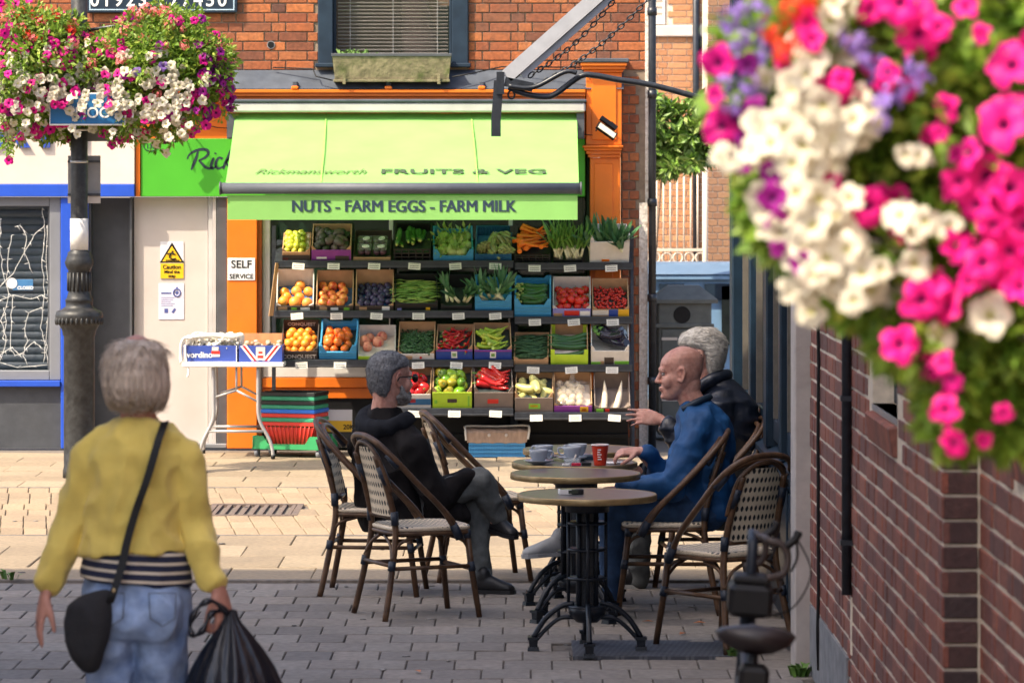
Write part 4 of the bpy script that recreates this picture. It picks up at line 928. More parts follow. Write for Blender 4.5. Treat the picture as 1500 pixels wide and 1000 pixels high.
# produce meshes
def lathe_mesh(name,prof,mats,n=12,stem=None):
    b=MB(); b.lathe(prof,n=n)
    if stem: stem(b)
    return b.mesh(name,mats)
def FM(name,*c,rough=.4,namt=.15,**k): return M(name,*c,rough=rough,namt=namt,rnd=True,nscale=k.pop('nscale',25),**k)
def ball(name,r,mats,fl=1.0,dim=.12,stem=None,n=12):
    pr=[]
    for j in range(9):
        p=math.pi*j/8; z=-math.cos(p); rr=math.sin(p); zz=z*(1-dim*math.exp(-(rr/.35)**2)); pr.append((max(rr*r,0),zz*r*fl))
    return lathe_mesh(name,pr,mats,n,stem)
gs=FM('stem_green',(.08,.2,.03),(.12,.25,.04))
m_orange=FM('orange_peel',(.85,.26,.02),(.9,.33,.03),(.8,.2,.015),bump=.15,bscale=200); ORANGE=ball('orange',.033,m_orange,.95,.05)
m_tang=FM('tangerine_peel',(.72,.14,.012),(.78,.18,.02),(.65,.11,.01),bump=.15,bscale=200); TANG=ball('tangerine',.036,m_tang,.9,.08)
m_grape=FM('grapefruit_peel',(.82,.35,.03),(.85,.28,.06),(.88,.42,.06)); GRAPE=ball('grapefruit',.046,m_grape,.95,.04)
m_apple=M('nectarine_skin',(.5,.03,.02),(.7,.1,.03),(.85,.35,.07),(.45,.02,.02),rough=.35,nscale=12,namt=.2); APPLE=ball('nectarine',.037,m_apple,.95,.15)
m_plum=FM('plum_skin',(.03,.035,.10),(.05,.03,.09),(.02,.02,.05),rough=.45); PLUM=ball('plum',.026,m_plum,1.05,.06)
m_peach=M('peach_skin',(.55,.09,.06),(.7,.3,.18),(.45,.05,.05),rough=.7,nscale=14,namt=.15); PEACH=ball('peach',.045,m_peach,.95,.12)
m_lime=FM('lime_skin',(.35,.45,.03),(.5,.5,.04),(.65,.58,.06),(.30,.40,.03)); LIME=ball('lime',.026,m_lime,1.15,-.1)
m_avo=FM('avocado_skin',(.018,.03,.016),(.03,.035,.02),(.10,.07,.06),(.02,.025,.015),bump=.5,bscale=150,rough=.5)
AVO=lathe_mesh('avocado',[(0,-.042),(.022,-.037),(.033,-.02),(.035,-.004),(.029,.02),(.019,.042),(.008,.053),(0,.055)],m_avo)
m_fig=FM('mangosteen_skin',(.05,.02,.04),(.08,.03,.05)); 
def calyx(b,r=.02,z=.03,n=5,m=1):
    for i in range(n):
        a=6.283*i/n; d=Vector((math.cos(a),math.sin(a),0)); e=Vector((-d.y,d.x,0))*r*.35
        b.add([Vector((0,0,z))-e,Vector((0,0,z))+e,Vector((0,0,z))+d*r*1.2+Vector((0,0,-.004))],[(0,1,2)],m)
    b.cyl((0,0,z),(0.004,0,z+.014),.003,.002,5,m)
m_tom=FM('tomato_skin',(.55,.02,.012),(.65,.035,.02),(.5,.015,.01),rough=.2); TOM=ball('tomato',.036,[m_tom,gs],.85,.18,lambda b:calyx(b,.022,.026))
m_koh=FM('kohlrabi_skin',(.35,.42,.12),(.42,.48,.18),(.30,.38,.10))
def koh_leaf(b):
    for i in range(6):
        a=i*1.05; d=Vector((math.cos(a)*.6,math.sin(a)*.6,1)); b.cyl((0,0,.03),d*.07,.004,.002,5,1); e=Vector((-d.y,d.x,0)); b.add([d*.06,d*.08+e*.02,d*.11,d*.08-e*.02],[(0,1,2,3)],1)
KOH=ball('kohlrabi',.047,[m_koh,FM('kohlrabi_leaf',(.2,.32,.06),(.3,.4,.1))],.85,.05,koh_leaf)
m_art=FM('artichoke_bract',(.30,.33,.12),(.36,.38,.18),(.25,.3,.1))
b=MB()
for k in range(6):
    n=9-k; 
    for i in range(n):
        a=6.283*(i+.5*(k%2))/n; rr=.045*math.cos(k*.24); z=-.03+k*.016; d=Vector((math.cos(a),math.sin(a),0)); e=Vector((-d.y,d.x,0))*.016
        p=d*rr*.75+Vector((0,0,z-.012)); q=d*rr*1.08+Vector((0,0,z+.02)); t=d*rr*.85+Vector((0,0,z+.045)); b.add([p-e*.6,p+e*.6,q+e,t,q-e],[(0,1,2,3,4)])
b.ell((0,0,0),(.035,.035,.042)); b.cyl((0,0,-.1),(0,0,-.02),.011,n=7); ARTI=b.mesh('artichoke',m_art,fix=False)
def long_mesh(name,L_,r,mats,taper=None,bend=.02,n=9,k=8,stem=None):
    b=MB(); pts=[];rs=[]
    for j in range(k+1):
        t=j/k; pts.append((bend*math.sin(math.pi*t),0,(t-.5)*L_)); f=taper(t) if taper else min(1,math.sqrt(max(0,1-(2*t-1)**6))+.12); rs.append(max(r*f,.0008))
    b.tube(pts,rs,n)
    if stem: stem(b)
    return b.mesh(name,mats)
m_cuc=FM('cucumber_skin',(.02,.075,.018),(.03,.10,.022),(.018,.06,.015),rough=.3); CUC=long_mesh('cucumber',.30,.021,m_cuc)
m_courg=FM('courgette_skin',(.03,.10,.02),(.05,.14,.03),(.02,.07,.015),rough=.35,namt=.35,nscale=40); COURG=long_mesh('courgette',.2,.021,[m_courg,FM('courgette_tip',(.35,.4,.1),(.4,.42,.12))],stem=lambda b:b.cyl((0,0,-.1),(0,0,-.125),.012,.008,7,1))
m_car=FM('carrot_skin',(.80,.15,.01),(.85,.2,.015),(.75,.12,.01),rough=.45,namt=.12); CARROT=long_mesh('carrot',.21,.019,m_car,lambda t:max(.12,1.0-.85*t),bend=.008)
m_aub=FM('aubergine_skin',(.008,.006,.018),(.012,.008,.025),rough=.12)
AUB=long_mesh('aubergine',.21,.034,[m_aub,gs],lambda t: .55+.45*math.sin(min(1,(1-t)*1.4)*1.57) if t<.97 else .3,bend=.03,stem=lambda b:(b.cyl((0,0,.095),(.0,0,.125),.02,.008,8,1)))
m_pep_g=FM('green_pepper_skin',(.10,.25,.015),(.16,.34,.02),(.28,.42,.03),(.55,.36,.03),(.08,.2,.015),rough=.18)
m_pep_r=FM('red_pepper_skin',(.5,.012,.015),(.6,.02,.02),rough=.18)
def pepper(name,m_):
    b=MB(); n,m=15,8; vs=[]
    for j in range(m+1):
        p=math.pi*j/m; z=-math.cos(p)*.045
        for i in range(n):
            a=6.283*i/n; rr=.038*math.sin(p)**.7*(1+.12*math.cos(3*a))*(1-.12*(z/.045<-.2)); vs.append((rr*math.cos(a),rr*math.sin(a),z-(.012 if j==m else 0)))
    b.add(vs,[(j*n+i,j*n+(i+1)%n,(j+1)*n+(i+1)%n,(j+1)*n+i) for j in range(m) for i in range(n)],sm=True); b.cyl((0,0,.03),(.006,0,.06),.006,.005,6,1); return b.mesh(name,[m_,gs])
PEPG=pepper('green_pepper',m_pep_g); PEPR=pepper('red_pepper',m_pep_r)
m_chil=FM('red_chilli_skin',(.48,.012,.012),(.58,.02,.015),(.4,.01,.012),rough=.2); 
tp=lambda t: max(.06,math.sin(min(1,(1-t)*1.25+.08)*1.45))
CHIL=long_mesh('red_chilli',.13,.010,[m_chil,gs],tp,bend=.03,n=7,stem=lambda b:b.tube([(0,0,-.065),(0,0,-.08),(.006,0,-.095)],.003,5,1))
LPEP=long_mesh('red_pointed_pepper',.21,.026,[m_chil,gs],tp,bend=.03,n=9,stem=lambda b:b.tube([(0,0,-.105),(0,0,-.125),(.008,0,-.14)],.005,5,1))
m_gch=FM('green_chilli_skin',(.28,.42,.03),(.38,.5,.04),(.22,.35,.03),(.5,.5,.05),rough=.25); GCH=long_mesh('green_chilli',.17,.014,[m_gch,gs],tp,bend=.03,n=7)
m_squ=FM('pale_courgette_skin',(.55,.5,.16),(.6,.56,.22),(.5,.48,.12),rough=.35); SQU=long_mesh('pale_courgette',.15,.03,m_squ,lambda t:.5+.5*math.sin(min(1,t*1.6+.1)*1.57) if t<.96 else .5,bend=.015,n=10)
m_bean=FM('green_bean_skin',(.14,.26,.04),(.2,.34,.06),(.35,.4,.08)); 
m_moo=FM('mooli_skin',(.68,.56,.40),(.74,.62,.46),rough=.5); MOOLI=long_mesh('mooli',.27,.024,[m_moo],lambda t:max(.08,math.sin(min(1,(1-t)*1.4+.05)*1.5)),bend=.006)
m_lkw=FM('leek_white',(.66,.66,.42),(.72,.72,.5)); m_lkg=FM('leek_leaf',(.06,.17,.07),(.09,.22,.08),(.05,.13,.06),rough=.45); m_spr=FM('onion_leaf',(.13,.30,.05),(.17,.36,.07),(.10,.24,.04),rough=.4)
def leek(name,rng,L_,r,mg,nl=6,lw=.016,white=.45):
    b=MB(); b.tube([(0,0,0),(0,0,L_*.1),(0,0,L_*white)],[r*1.15,r,r*.95],9,0); b.cyl((0,0,-.012),(0,0,0),r*.5,r*.9,8,0)
    for i in range(nl):
        a=6.283*i/nl; d=Vector((math.cos(a),math.sin(a),0)); e=Vector((-d.y,d.x,0)); l=L_*rng.uniform(.85,1.05); sp=rng.uniform(.02,.07)
        pr=[Vector((0,0,L_*white*.9))+d*r*.8,Vector((0,0,L_*.62))+d*(r+sp*.3),Vector((0,0,l*.85))+d*(r+sp*.8),Vector((0,0,l))+d*(r+sp*1.2)]
        ws=[lw*.8,lw,lw*.8,lw*.15]; vs=[]
        for p,w_ in zip(pr,ws): vs += [p-e*w_,p+d*-.004,p+e*w_]
        b.add(vs,[(j*3+k,j*3+k+1,j*3+k+4,j*3+k+3) for j in range(3) for k in range(2)],1,True)
    return b.mesh(name,[m_lkw,mg],fix=False)
rl_=random.Random(4); LEEKS=[leek('leek',rl_,.33,.017,m_lkg,6,.02) for _ in range(3)]; SPRS=[leek('spring_onion',rl_,.30,.009,m_spr,5,.008,.35) for _ in range(3)]
rp=random.Random(31)
def heap(key,mes,name,r,label,cat,group,layers=1,rot='any',zo=0.0,jit=.25,cover=1.0,sq=.88,my=0.0):
    root,x,hf,hb,zf=CR[key]; mes=mes if isinstance(mes,list) else [mes]
    for l in range(layers):
        yy=.02+my+r+l*r*.8; row=0
        while yy<DEP-.02-r*(.6+l*2.2):
            xx=-x+.012+r+(row%2)*r*.55+l*r*.7
            while xx<x-.008-r*(.8+l):
                if rp.random()<cover:
                    p=(xx+rp.uniform(-jit,jit)*r,yy+rp.uniform(-jit,jit)*r,zf-r*.35+zo+l*r*1.25+rp.uniform(-.2,.25)*r)
                    ro=(rp.uniform(-3,3),rp.uniform(-3,3),rp.uniform(-3,3)) if rot=='any' else (rp.uniform(-.5,.5)+R(-30),rp.uniform(-.5,.5),rp.uniform(-3,3))
                    put(rp.choice(mes),name,key,p,ro,label,cat,group,rp.uniform(.84,1.12))
                xx+=2*r*.97
            yy+=2*r*sq; row+=1
def sticks(key,mes,name,n,label,cat,group,ang=0.0,spread=.5,zo=0.0,y0=.08,y1=.3,xs=.7,stack=.012,flat=True):
    root,x,hf,hb,zf=CR[key]; mes=mes if isinstance(mes,list) else [mes]
    for i in range(n):
        a=ang+rp.uniform(-spread,spread)
        p=(rp.uniform(-x*xs,x*xs)*(.35 if abs(math.cos(a))>.8 else 1),rp.uniform(y0,y1),zf+zo+stack*(i/n)*3+rp.uniform(-.008,.008))
        put(rp.choice(mes),name,key,p,(0,R(90)+rp.uniform(-.12,.12),a),label,cat,group,rp.uniform(.88,1.1))
def bits(key,name,mat,n,maker,zo=0.0):
    """uncountable small produce: one mesh of many pieces"""
    root,x,hf,hb,zf=CR[key]; b=MB()
    for i in range(n): maker(b,Vector((rp.uniform(-x+.02,x-.02),rp.uniform(.02,DEP-.03),zf+zo+rp.uniform(-.012,.014))))
    o=b.build(name,mat,root,fix=False); return tag(o,kind='stuff')
# ---- stands
def stand(xa,xb,zs,label):
    r=thing('display_stand',((fx(xa)+fx(xb))/2,29.2,0),label,'display stand','black produce stands'); ox=r.location.x
    for i,py in enumerate(zs):
        s=row_s(i); Yf=ROWY[i]; a=((xa if not (xa<500 and i==3) else 573)-XC)/s-ox; c=(xb-XC)/s-ox; z=CAMH-(py-YH)/s
        b=MB(); b.bbox(a,c,Yf-29.2-.045,Yf-29.2-.02,z-.05,z+.010,.004); rail=b.build('front_rail',mt['black_metal'],r)
        b=MB(); b.bx(a,c,Yf-29.2-.049,Yf-29.2-.0455,z-.04,z-.034); b.build('rail_strip',mt['dark_grey'],rail)
        b=MB(); co,si=math.cos(TILT),math.sin(TILT); y=Yf-29.2
        b.add([(a,y-.02,z-.02),(c,y-.02,z-.02),(c,y+DEP*co,z+DEP*si-.012),(a,y+DEP*co,z+DEP*si-.012),(a,y-.02,z-.035),(c,y-.02,z-.035),(c,y+DEP*co,z+DEP*si-.027),(a,y+DEP*co,z+DEP*si-.027)],[(0,1,2,3),(7,6,5,4),(0,4,5,1),(1,5,6,2),(2,6,7,3),(3,7,4,0)]); b.build('shelf',mt['black_metal'],r)
    for px in (xa+2,xb-2):
        X_=fx(px)-ox; b=MB(); b.bx(X_-.015,X_+.015,.12,.15,0,1.75); 
        if px<500: b.build('upright',mt['black_metal'],r); X_=fx(576)-ox; b=MB()
        b.add([(X_-.012,-.25,.0),(X_+.012,-.25,0),(X_+.012,.1,1.45),(X_-.012,.1,1.45),(X_-.012,-.21,.0),(X_+.012,-.21,0),(X_+.012,.13,1.45),(X_-.012,.13,1.45)],[(0,1,2,3),(7,6,5,4),(0,4,5,1),(1,5,6,2),(2,6,7,3),(3,7,4,0)]); b.build('upright',mt['black_metal'],r)
    a,c=fx(xa)-ox,fx(xb)-ox
    b=MB(); a=max(a,fx(574)-ox); b.bx(a+.05,c-.05,-.2,-.18,.03,.33); b.bx(a+.05,c-.05,-.26,-.2,.12,.15); b.build('kick_panel',mt['black'],r)
    return r
stand(402,752,LEFTZ,'long black tiered stand holding the left fruit boxes')
stand(754,926,RIGHTZ,'shorter black tiered stand holding the right vegetable boxes')
# ---- row 1
crate('limes',0,413,455,341,'card','small cardboard crate of limes and lemons',14,'card','card',(('card_dark',.0,1,.1,.7),('red_ink',.02,.2,.15,.4)),liner='liner_white')
heap('limes',LIME,'lime',.026,'lime in the small cardboard crate on the top shelf','lime','limes in the top crate',2)
crate('avocados',0,456,515,329,'card','purple box of dark avocados',17,'card_purple','card',(('white_ink',.12,.38,.25,.4),('card_dark',.6,.95,.1,.5)),liner='liner_dark')
heap('avocados',AVO,'avocado',.034,'dark avocado in the purple box on the top shelf','avocado','avocados in the purple box',2)
crate('mangosteens',0,517,573,336,'card','cardboard tray of shrink-wrapped fruit punnets',6,'card','card_dark',liner='liner_dark')
crate('courgettes',0,576,632,327,'mesh','black slatted crate of green courgettes',18,'pl_black','pl_black',liner='liner_dark')
sticks('courgettes',COURG,'courgette',14,'green courgette in the black slatted crate on the top shelf','courgette','courgettes in the black crate',R(95),.25,.0,.12,.26,.8)
crate('kohlrabi',0,634,694,331,'plastic','bright blue crate of kohlrabi',10,'pl_blue','pl_blue',liner='liner_dark')
heap('kohlrabi',KOH,'kohlrabi',.043,'pale green kohlrabi in the bright blue top crate','kohlrabi','kohlrabi in the blue crate',1,'up',.01)
crate('artichokes',0,695,750,332,'mesh','dark blue mesh crate of artichokes',10,'pl_blue_d','pl_blue_d',liner='tray_blue')
for i,(x,y,z) in enumerate(((-.08,.07,.02),(.0,.15,.03),(.09,.12,.03),(.085,.05,.02),(-.01,.06,.01),(.09,.22,.03))): put(ARTI,'artichoke','artichokes',(x,y,CR['artichokes'][4]+z),(rp.uniform(-1.6,-.4),rp.uniform(-.5,.5),rp.uniform(-3,3)),'artichoke in the dark blue mesh crate','artichoke','artichokes in the mesh crate')
crate('carrots',0,753,807,336,'mesh','black crate of piled orange carrots',13,'pl_black','pl_black',liner='liner_dark')
sticks('carrots',CARROT,'carrot',22,'orange carrot in the pile on the top shelf','carrot','carrots in the black crate',R(10),.6,.02,.04,.3,.6,.022)
sticks('carrots',CARROT,'carrot',5,'orange carrot in the pile on the top shelf','carrot','carrots in the black crate',R(80),.5,.03,.08,.2,.9,.02)
put(CARROT,'carrot','carrots',(.05,.22,.18),(R(35),R(30),0),'carrot sticking up highest from the orange pile','carrot','carrots in the black crate',1.05)
crate('spring_onions',0,810,854,352,'mesh','black crate of upright spring onions',5,'pl_black','pl_black')
for i in range(16):
    x=-.085+.17*(i/15) ; put(rp.choice(SPRS),'spring_onion','spring_onions',(x+(.015 if i>5 else -.02),.03+rp.uniform(0,.03),.02),(R(-18)+rp.uniform(-.06,.06),rp.uniform(-.06,.06)+x*1.0,rp.uniform(-3,3)),'tall spring onion standing at the right of the top shelf','spring onion','standing spring onions',1.1)
crate('leeks',0,863,922,328,'card','white box of standing leeks',32,'card_white','card_white',(('orange',.3,.5,.1,.2),))
for i in range(11):
    x=-.115+.23*(i/10); put(rp.choice(LEEKS),'leek','leeks',(x,.045+rp.uniform(0,.03),.02),(R(-22)+rp.uniform(-.05,.05),rp.uniform(-.08,.08)+x*.5,rp.uniform(-3,3)),'leek standing in the white box on the top shelf','leek','leeks in the white box',rp.uniform(.95,1.08))
# punnets of mangosteens
FIG=ball('mangosteen',.026,m_fig,.9,.1)
for i,(x,y) in enumerate(((-.06,.07),(.06,.07),(-.06,.2),(.06,.2))):
    for k in range(4): put(FIG,'mangosteen','mangosteens',(x+(k%2-.5)*.05,y+(k//2-.5)*.05,.06),(0,0,k),'dark fruit in the wrapped punnets on the top shelf','fruit','wrapped dark fruit')
    b=MB(); n=10; vs=[(-.055+.11*a_/n,-.055+.11*c_/n,.092+.008*mnoise.noise(Vector((a_*.7,c_*.7,i)))) for c_ in range(n+1) for a_ in range(n+1)]; b.add(vs,[(c_*(n+1)+a_,c_*(n+1)+a_+1,(c_+1)*(n+1)+a_+1,(c_+1)*(n+1)+a_) for c_ in range(n) for a_ in range(n)],sm=True)
    me=b.mesh('punnet_film',glass('film',(.5,.5,.5),.12,.25)) if i==0 else me
    put(me,'punnet_film','mangosteens',(x,y,0),(0,0,0),'shiny clear film over a dark fruit punnet','punnet','punnet films')
    if i==0:
        b=MB(); b.tube([(.026*math.cos(t*.45),.018*math.sin(t*.45),0) for t in range(14)],.004,5,closed=True); b.bx(-.014,.014,-.004,.004,-.002,.002); pme=b.mesh('sticker',mt['white_ink'])
    put(pme,'sticker','mangosteens',(x+.01,y-.01,.102),(0,0,.3*i),'white oval sticker on the fruit punnet film','sticker','punnet stickers')
# ---- row 2
crate('grapefruits',1,404,460,395,'card','white lined crate of large oranges',8,'card_dark','card_white',(('card',.05,.3,.2,.8),('green_ink',.4,.55,.2,.7),('white_ink',.65,.9,.2,.7)),liner='tray_blue')
heap('grapefruits',GRAPE,'large_orange',.046,'large sunlit orange in the white lined crate','orange','large oranges on the second shelf',1,'any',.005,.2,.75)
crate('nectarines',1,462,518,395,'card','cardboard crate of red nectarines',8,'card_dark','card',(('card',.1,.3,.2,.8),('white_ink',.4,.6,.2,.7),('green_ink',.75,.9,.2,.7)),liner='tray_blue')
heap('nectarines',APPLE,'nectarine',.036,'red and yellow nectarine on the second shelf','nectarine','nectarines on the second shelf',1,'any',.01,.12,.95)
crate('plums',1,520,577,395,'card','cardboard crate of dark blue plums',8,'card_dark','card',(('card',.1,.3,.2,.8),('white_ink',.7,.9,.1,.9)),liner='tray_blue')
heap('plums',PLUM,'plum',.026,'dark blue plum in the crate on the second shelf','plum','plums on the second shelf',1,'any',.0,.2,.9)
crate('beans',1,578,642,402,'card','black box of green beans',12,'pl_black','pl_black',(('yellow_ink',.72,.82,.15,.5),('card_lilac',.05,.15,.1,.4)),liner='liner_dark')
def bean(b,p):
    a=rp.gauss(.15,.35); l=rp.uniform(.05,.08); d=Vector((math.cos(a),math.sin(a)*.6,rp.uniform(-.1,.1)))*l; b.tube([p-d,p+Vector((0,0,.006)),p+d],[.0025,.0055,.0015],5)
bits('beans','green_beans',m_bean,170,bean)
crate('baby_leeks',1,645,692,402,'card','black box of loose leafy leeks',8,'pl_black','pl_black',liner='liner_dark')
for i,(x,a) in enumerate(((-.07,-.1),(-.03,.3),(.02,-.35),(.06,-.25),(.08,.1))): put(LEEKS[i%3],'baby_leek','baby_leeks',(x,.05+rp.uniform(0,.03),.05),(R(-35),a,i),'short leek lying in the black box','leek','leeks in the black box',.7)
crate('fennel',1,695,750,403,'plastic','light blue crate of pale spring leeks',17,'pl_blue','pl_blue')
for i in range(9): put(LEEKS[i%3],'spring_leek','fennel',(-.1+.2*i/8,.05+rp.uniform(0,.08),.05),(R(-40)+rp.uniform(-.1,.1),rp.uniform(-.2,.2),i),'pale leek in the light blue second shelf crate','leek','leeks in the light blue crate',rp.uniform(.72,.85))
crate('cucumbers',1,753,808,405,'plastic','bright blue crate of small cucumbers',20,'pl_blue','pl_blue',liner='liner_dark')
sticks('cucumbers',COURG,'small_cucumber',18,'small dark cucumber in the bright blue crate','cucumber','small cucumbers in the blue crate',R(5),.25,-.01,.05,.3,.5,.01)
crate('tomatoes',1,809,866,406,'card','lilac printed crate of ripe tomatoes',13,'card_lilac','card_white',(('red_ink',.3,.7,.25,.8),('white_ink',.72,.98,.2,.75),('card',.02,.25,.1,.5)),liner='liner_white')
heap('tomatoes',TOM,'tomato',.035,'ripe red tomato in the lilac crate','tomato','tomatoes in the lilac crate',2,'up',.0)
crate('vine_tomatoes',1,867,922,408,'card','printed card box of cherry vine tomatoes',12,'card','card',(('card_blue',.45,.7,0,1),('yellow_ink',.71,1,0,1),('card_white',.0,.44,.3,.9)),liner='liner_dark')
m_cherry=FM('cherry_tomato',(.5,.02,.012),(.6,.04,.02),(.42,.015,.01),rough=.2)
bits('vine_tomatoes','cherry_tomatoes',m_cherry,190,lambda b,p: b.ell(p,.0105,8,6))
# ---- row 3
crate('oranges',2,411,466,470,'card','dark printed box of small bright oranges',14,'card_dark','card_dark',liner='liner_dark')
heap('oranges',ORANGE,'orange',.031,'small bright orange in the dark printed box','orange','oranges in the dark box',2)
rt,x,hf,hb,zf=CR['oranges']
text('CONQUEST',.048,mt['cream'],rt,(0,-.003,.02),bold=.001,align='CENTER'); text('CONQUEST',.04,mt['cream'],rt,(0,DEP-.011,hb-.05),bold=.001,align='CENTER')
crate('tangerines',2,467,523,468,'plastic','blue crate of deep orange tangerines',15,'pl_blue','pl_blue_d',liner='liner_dark')
heap('tangerines',TANG,'tangerine',.036,'deep orange tangerine in the blue crate','tangerine','tangerines in the blue crate',2)
crate('peaches',2,524,580,477,'card','paper lined tray of blush peaches',6,'card_lime','card_white',liner='liner_white')
heap('peaches',PEACH,'peach',.044,'blush red peach on the white lined tray','peach','peaches on the white tray',1,'any',.01,.3,.72)
crate('okra',2,582,637,472,'card','card box of dark green okra',10,'card_white','card',(('card',.0,.4,.2,.7),('red_ink',.6,.66,.3,.6)),liner='liner_dark')
m_okra=FM('okra_skin',(.035,.10,.03),(.055,.14,.045),(.03,.08,.03)); bits('okra','okra_pods',m_okra,260,lambda b,p: (lambda a: b.tube([p-Vector((math.cos(a),math.sin(a),.1))*.03,p+Vector((math.cos(a),math.sin(a),.2))*.03],[.007,.002],5))(rp.uniform(0,6.28)))
for k_,lab,x0,x1,me,nm,n in (('red_chillies','blue printed box of red chillies',638,693,CHIL,'red_chilli',30),('green_chillies','blue printed box of green chillies',694,750,GCH,'green_chilli',26)):
    crate(k_,2,x0,x1,475,'card',lab,16,'card_blue','card',(('card_purple',.0,1,.86,.99),('white_ink',.42,.58,.25,.85),('green_ink',.45,.55,.4,.7)),liner='liner_dark')
    sticks(k_,me,nm,n,nm.replace('_',' ')+' heaped in the blue printed box','chilli',nm.replace('_',' ')+'es in the blue box',R(10) if me is GCH else R(40),.7,.0,.04,.3,.8,.014)
crate('herbs',2,752,804,490,'card','brown cardboard box of dark green beans',9,'card','card',(),liner='liner_dark')
bits('herbs','dark_green_beans',M('dark_bean',(.03,.085,.03),(.045,.11,.04),rough=.5,rnd=True),170,bean)
b=MB(); b.bx(-.04,.04,DEP-.0085,DEP-.0075,.11,.13); b.build('hand_hole',mt['black'],CR['herbs'][0])
crate('big_cucumbers',2,806,862,476,'card','lime green box of long cucumbers',16,'card_lime','card',liner='liner_white')
for sx in (-1,1):
    b=MB(); x=CR['big_cucumbers'][1]; b.bx(sx*x,sx*(x-.03),-.004,.0,0,CR['big_cucumbers'][2]*1.5); b.bx(sx*x*.98,sx*(x-.035),DEP-.02,DEP-.008,.02,CR['big_cucumbers'][3]); b.build('corner_post',mt['card_lime'],CR['big_cucumbers'][0])
sticks('big_cucumbers',CUC,'cucumber',12,'long dark cucumber in the lime green box','cucumber','cucumbers in the lime box',R(4),.12,-.01,.05,.26,.15,.014)
crate('aubergines',2,865,922,476,'card','white printed box of glossy aubergines',22,'card_white','card_white',(('green_ink',.0,.25,.05,.25),('green_ink',.62,1,.05,.3),('card_dark',.35,.6,.08,.55),('card',.25,.34,.05,.3)))
sticks('aubergines',AUB,'aubergine',9,'glossy dark aubergine in the white printed box','aubergine','aubergines in the white box',R(150),.5,.0,.1,.28,.7,.02)
# ---- row 4
crate('red_peppers',3,575,632,537,'card','white and teal box of red peppers',22,'card_white','card',(('pl_blue_d',.3,1,.3,.7),('red_ink',.35,.6,.45,.7)),liner='liner_dark')
heap('red_peppers',PEPR,'red_pepper',.038,'red pepper in the box beside the seated man','pepper','red peppers on the bottom shelf',2,'any')
crate('green_peppers',3,633,692,538,'card','lime box of mixed green peppers',25,'card_lime','card',(('card_dark',.38,.62,.4,.62),('green_ink',.05,.12,.35,.55),('green_ink',.9,.94,.2,.8)),liner='liner_dark')
heap('green_peppers',PEPG,'green_pepper',.037,'green pepper in the lime box on the bottom shelf','pepper','green peppers on the bottom shelf',2,'any')
crate('pointed_peppers',3,694,752,538,'card','brown box of long red pointed peppers',25,'card_grey','card_grey',(('red_ink',.34,.62,.35,.6),),liner='liner_dark')
sticks('pointed_peppers',LPEP,'red_pointed_pepper',26,'long red pointed pepper in the brown box','pepper','pointed peppers in the brown box',R(-20),.55,-.005,.11,.27,.45,.016)
crate('pale_courgettes',3,754,811,547,'card','grey brown box of pale courgettes',23,'card_grey','card',(('green_ink',.36,.66,.3,.62),('yellow_ink',.4,.6,.4,.55)),liner='liner_dark')
heap('pale_courgettes',SQU,'pale_courgette',.04,'pale yellow courgette on the bottom shelf','courgette','pale courgettes on the bottom shelf',2,'any',-.015,.2,.95,1.0,.035)
crate('bagged',3,811,868,545,'card','purple fronted box with a clear bag of produce',11,'card_purple','card',(('yellow_ink',.68,.9,.1,.9),('red_ink',.73,.85,.3,.7)),liner='liner_white')
m_gin=FM('ginger_skin',(.60,.45,.28),(.66,.52,.34)); GING=ball('root',.036,m_gin,.8,.0)
heap('bagged',GING,'pale_root',.036,'pale root inside the clear plastic bag','root','roots in the clear bag',1,'any',.01,.3,.8)
b=MB(); rngx=random.Random(12); n=22; rt,x,hf,hb,zf=CR['bagged']; vs=[]
for j in range(n+1):
    for i in range(n+1):
        u=i/n*2-1; v_=j/n; dome=.055*(1-u*u)*math.sin(math.pi*v_)**.6; vs.append((u*(x-.012),.015+v_*(DEP-.04),zf+.01+dome+.014*mnoise.noise(Vector((u*5,v_*7,3)))+.008*mnoise.noise(Vector((u*14,v_*16,3)))))
b.add(vs,[(j*(n+1)+i,j*(n+1)+i+1,(j+1)*(n+1)+i+1,(j+1)*(n+1)+i) for j in range(n) for i in range(n)],sm=True)
b.tube([(0,.3,zf+.03),(.0,.32,zf+.08),(.02,.33,zf+.12)],[.03,.012,.035],9)
me=b.mesh('plastic_bag',glass('bag_film',(.7,.66,.6),.15,.22)); put(me,'plastic_bag','bagged',(0,0,0),(0,0,0),'clear crinkled plastic bag in the purple fronted box','bag',None)
crate('mooli',3,870,924,545,'card','open brown box with two white mooli',8,'card_dark','card_grey',(('green_ink',.05,.25,.2,.8),('red_ink',.3,.42,.2,.8)))
put(MOOLI,'mooli','mooli',(-.06,.14,.07),(R(-62),R(4),0),'white mooli root at left in the open box','mooli','mooli in the open box'); put(MOOLI,'mooli','mooli',(.05,.14,.07),(R(-62),R(24),0),'white mooli root leaning at right in the open box','mooli','mooli in the open box')
b=MB(); 
p0=P(404,385,29.05); p1=P(394,463,28.75); b.add([p0,p0+Vector((.02,.06,0)),p1+Vector((.03,.06,0)),p1,p0+Vector((-.004,.0,0)),p0+Vector((.016,.064,0)),p1+Vector((.026,.064,0)),p1+Vector((-.004,0,0))],[(0,1,2,3),(7,6,5,4),(0,4,5,1),(1,5,6,2),(2,6,7,3),(3,7,4,0)])
o=b.build('cardboard_flap',mt['card'],None); tag(o,'bare cardboard sheet standing at the left end of the second shelf','cardboard')
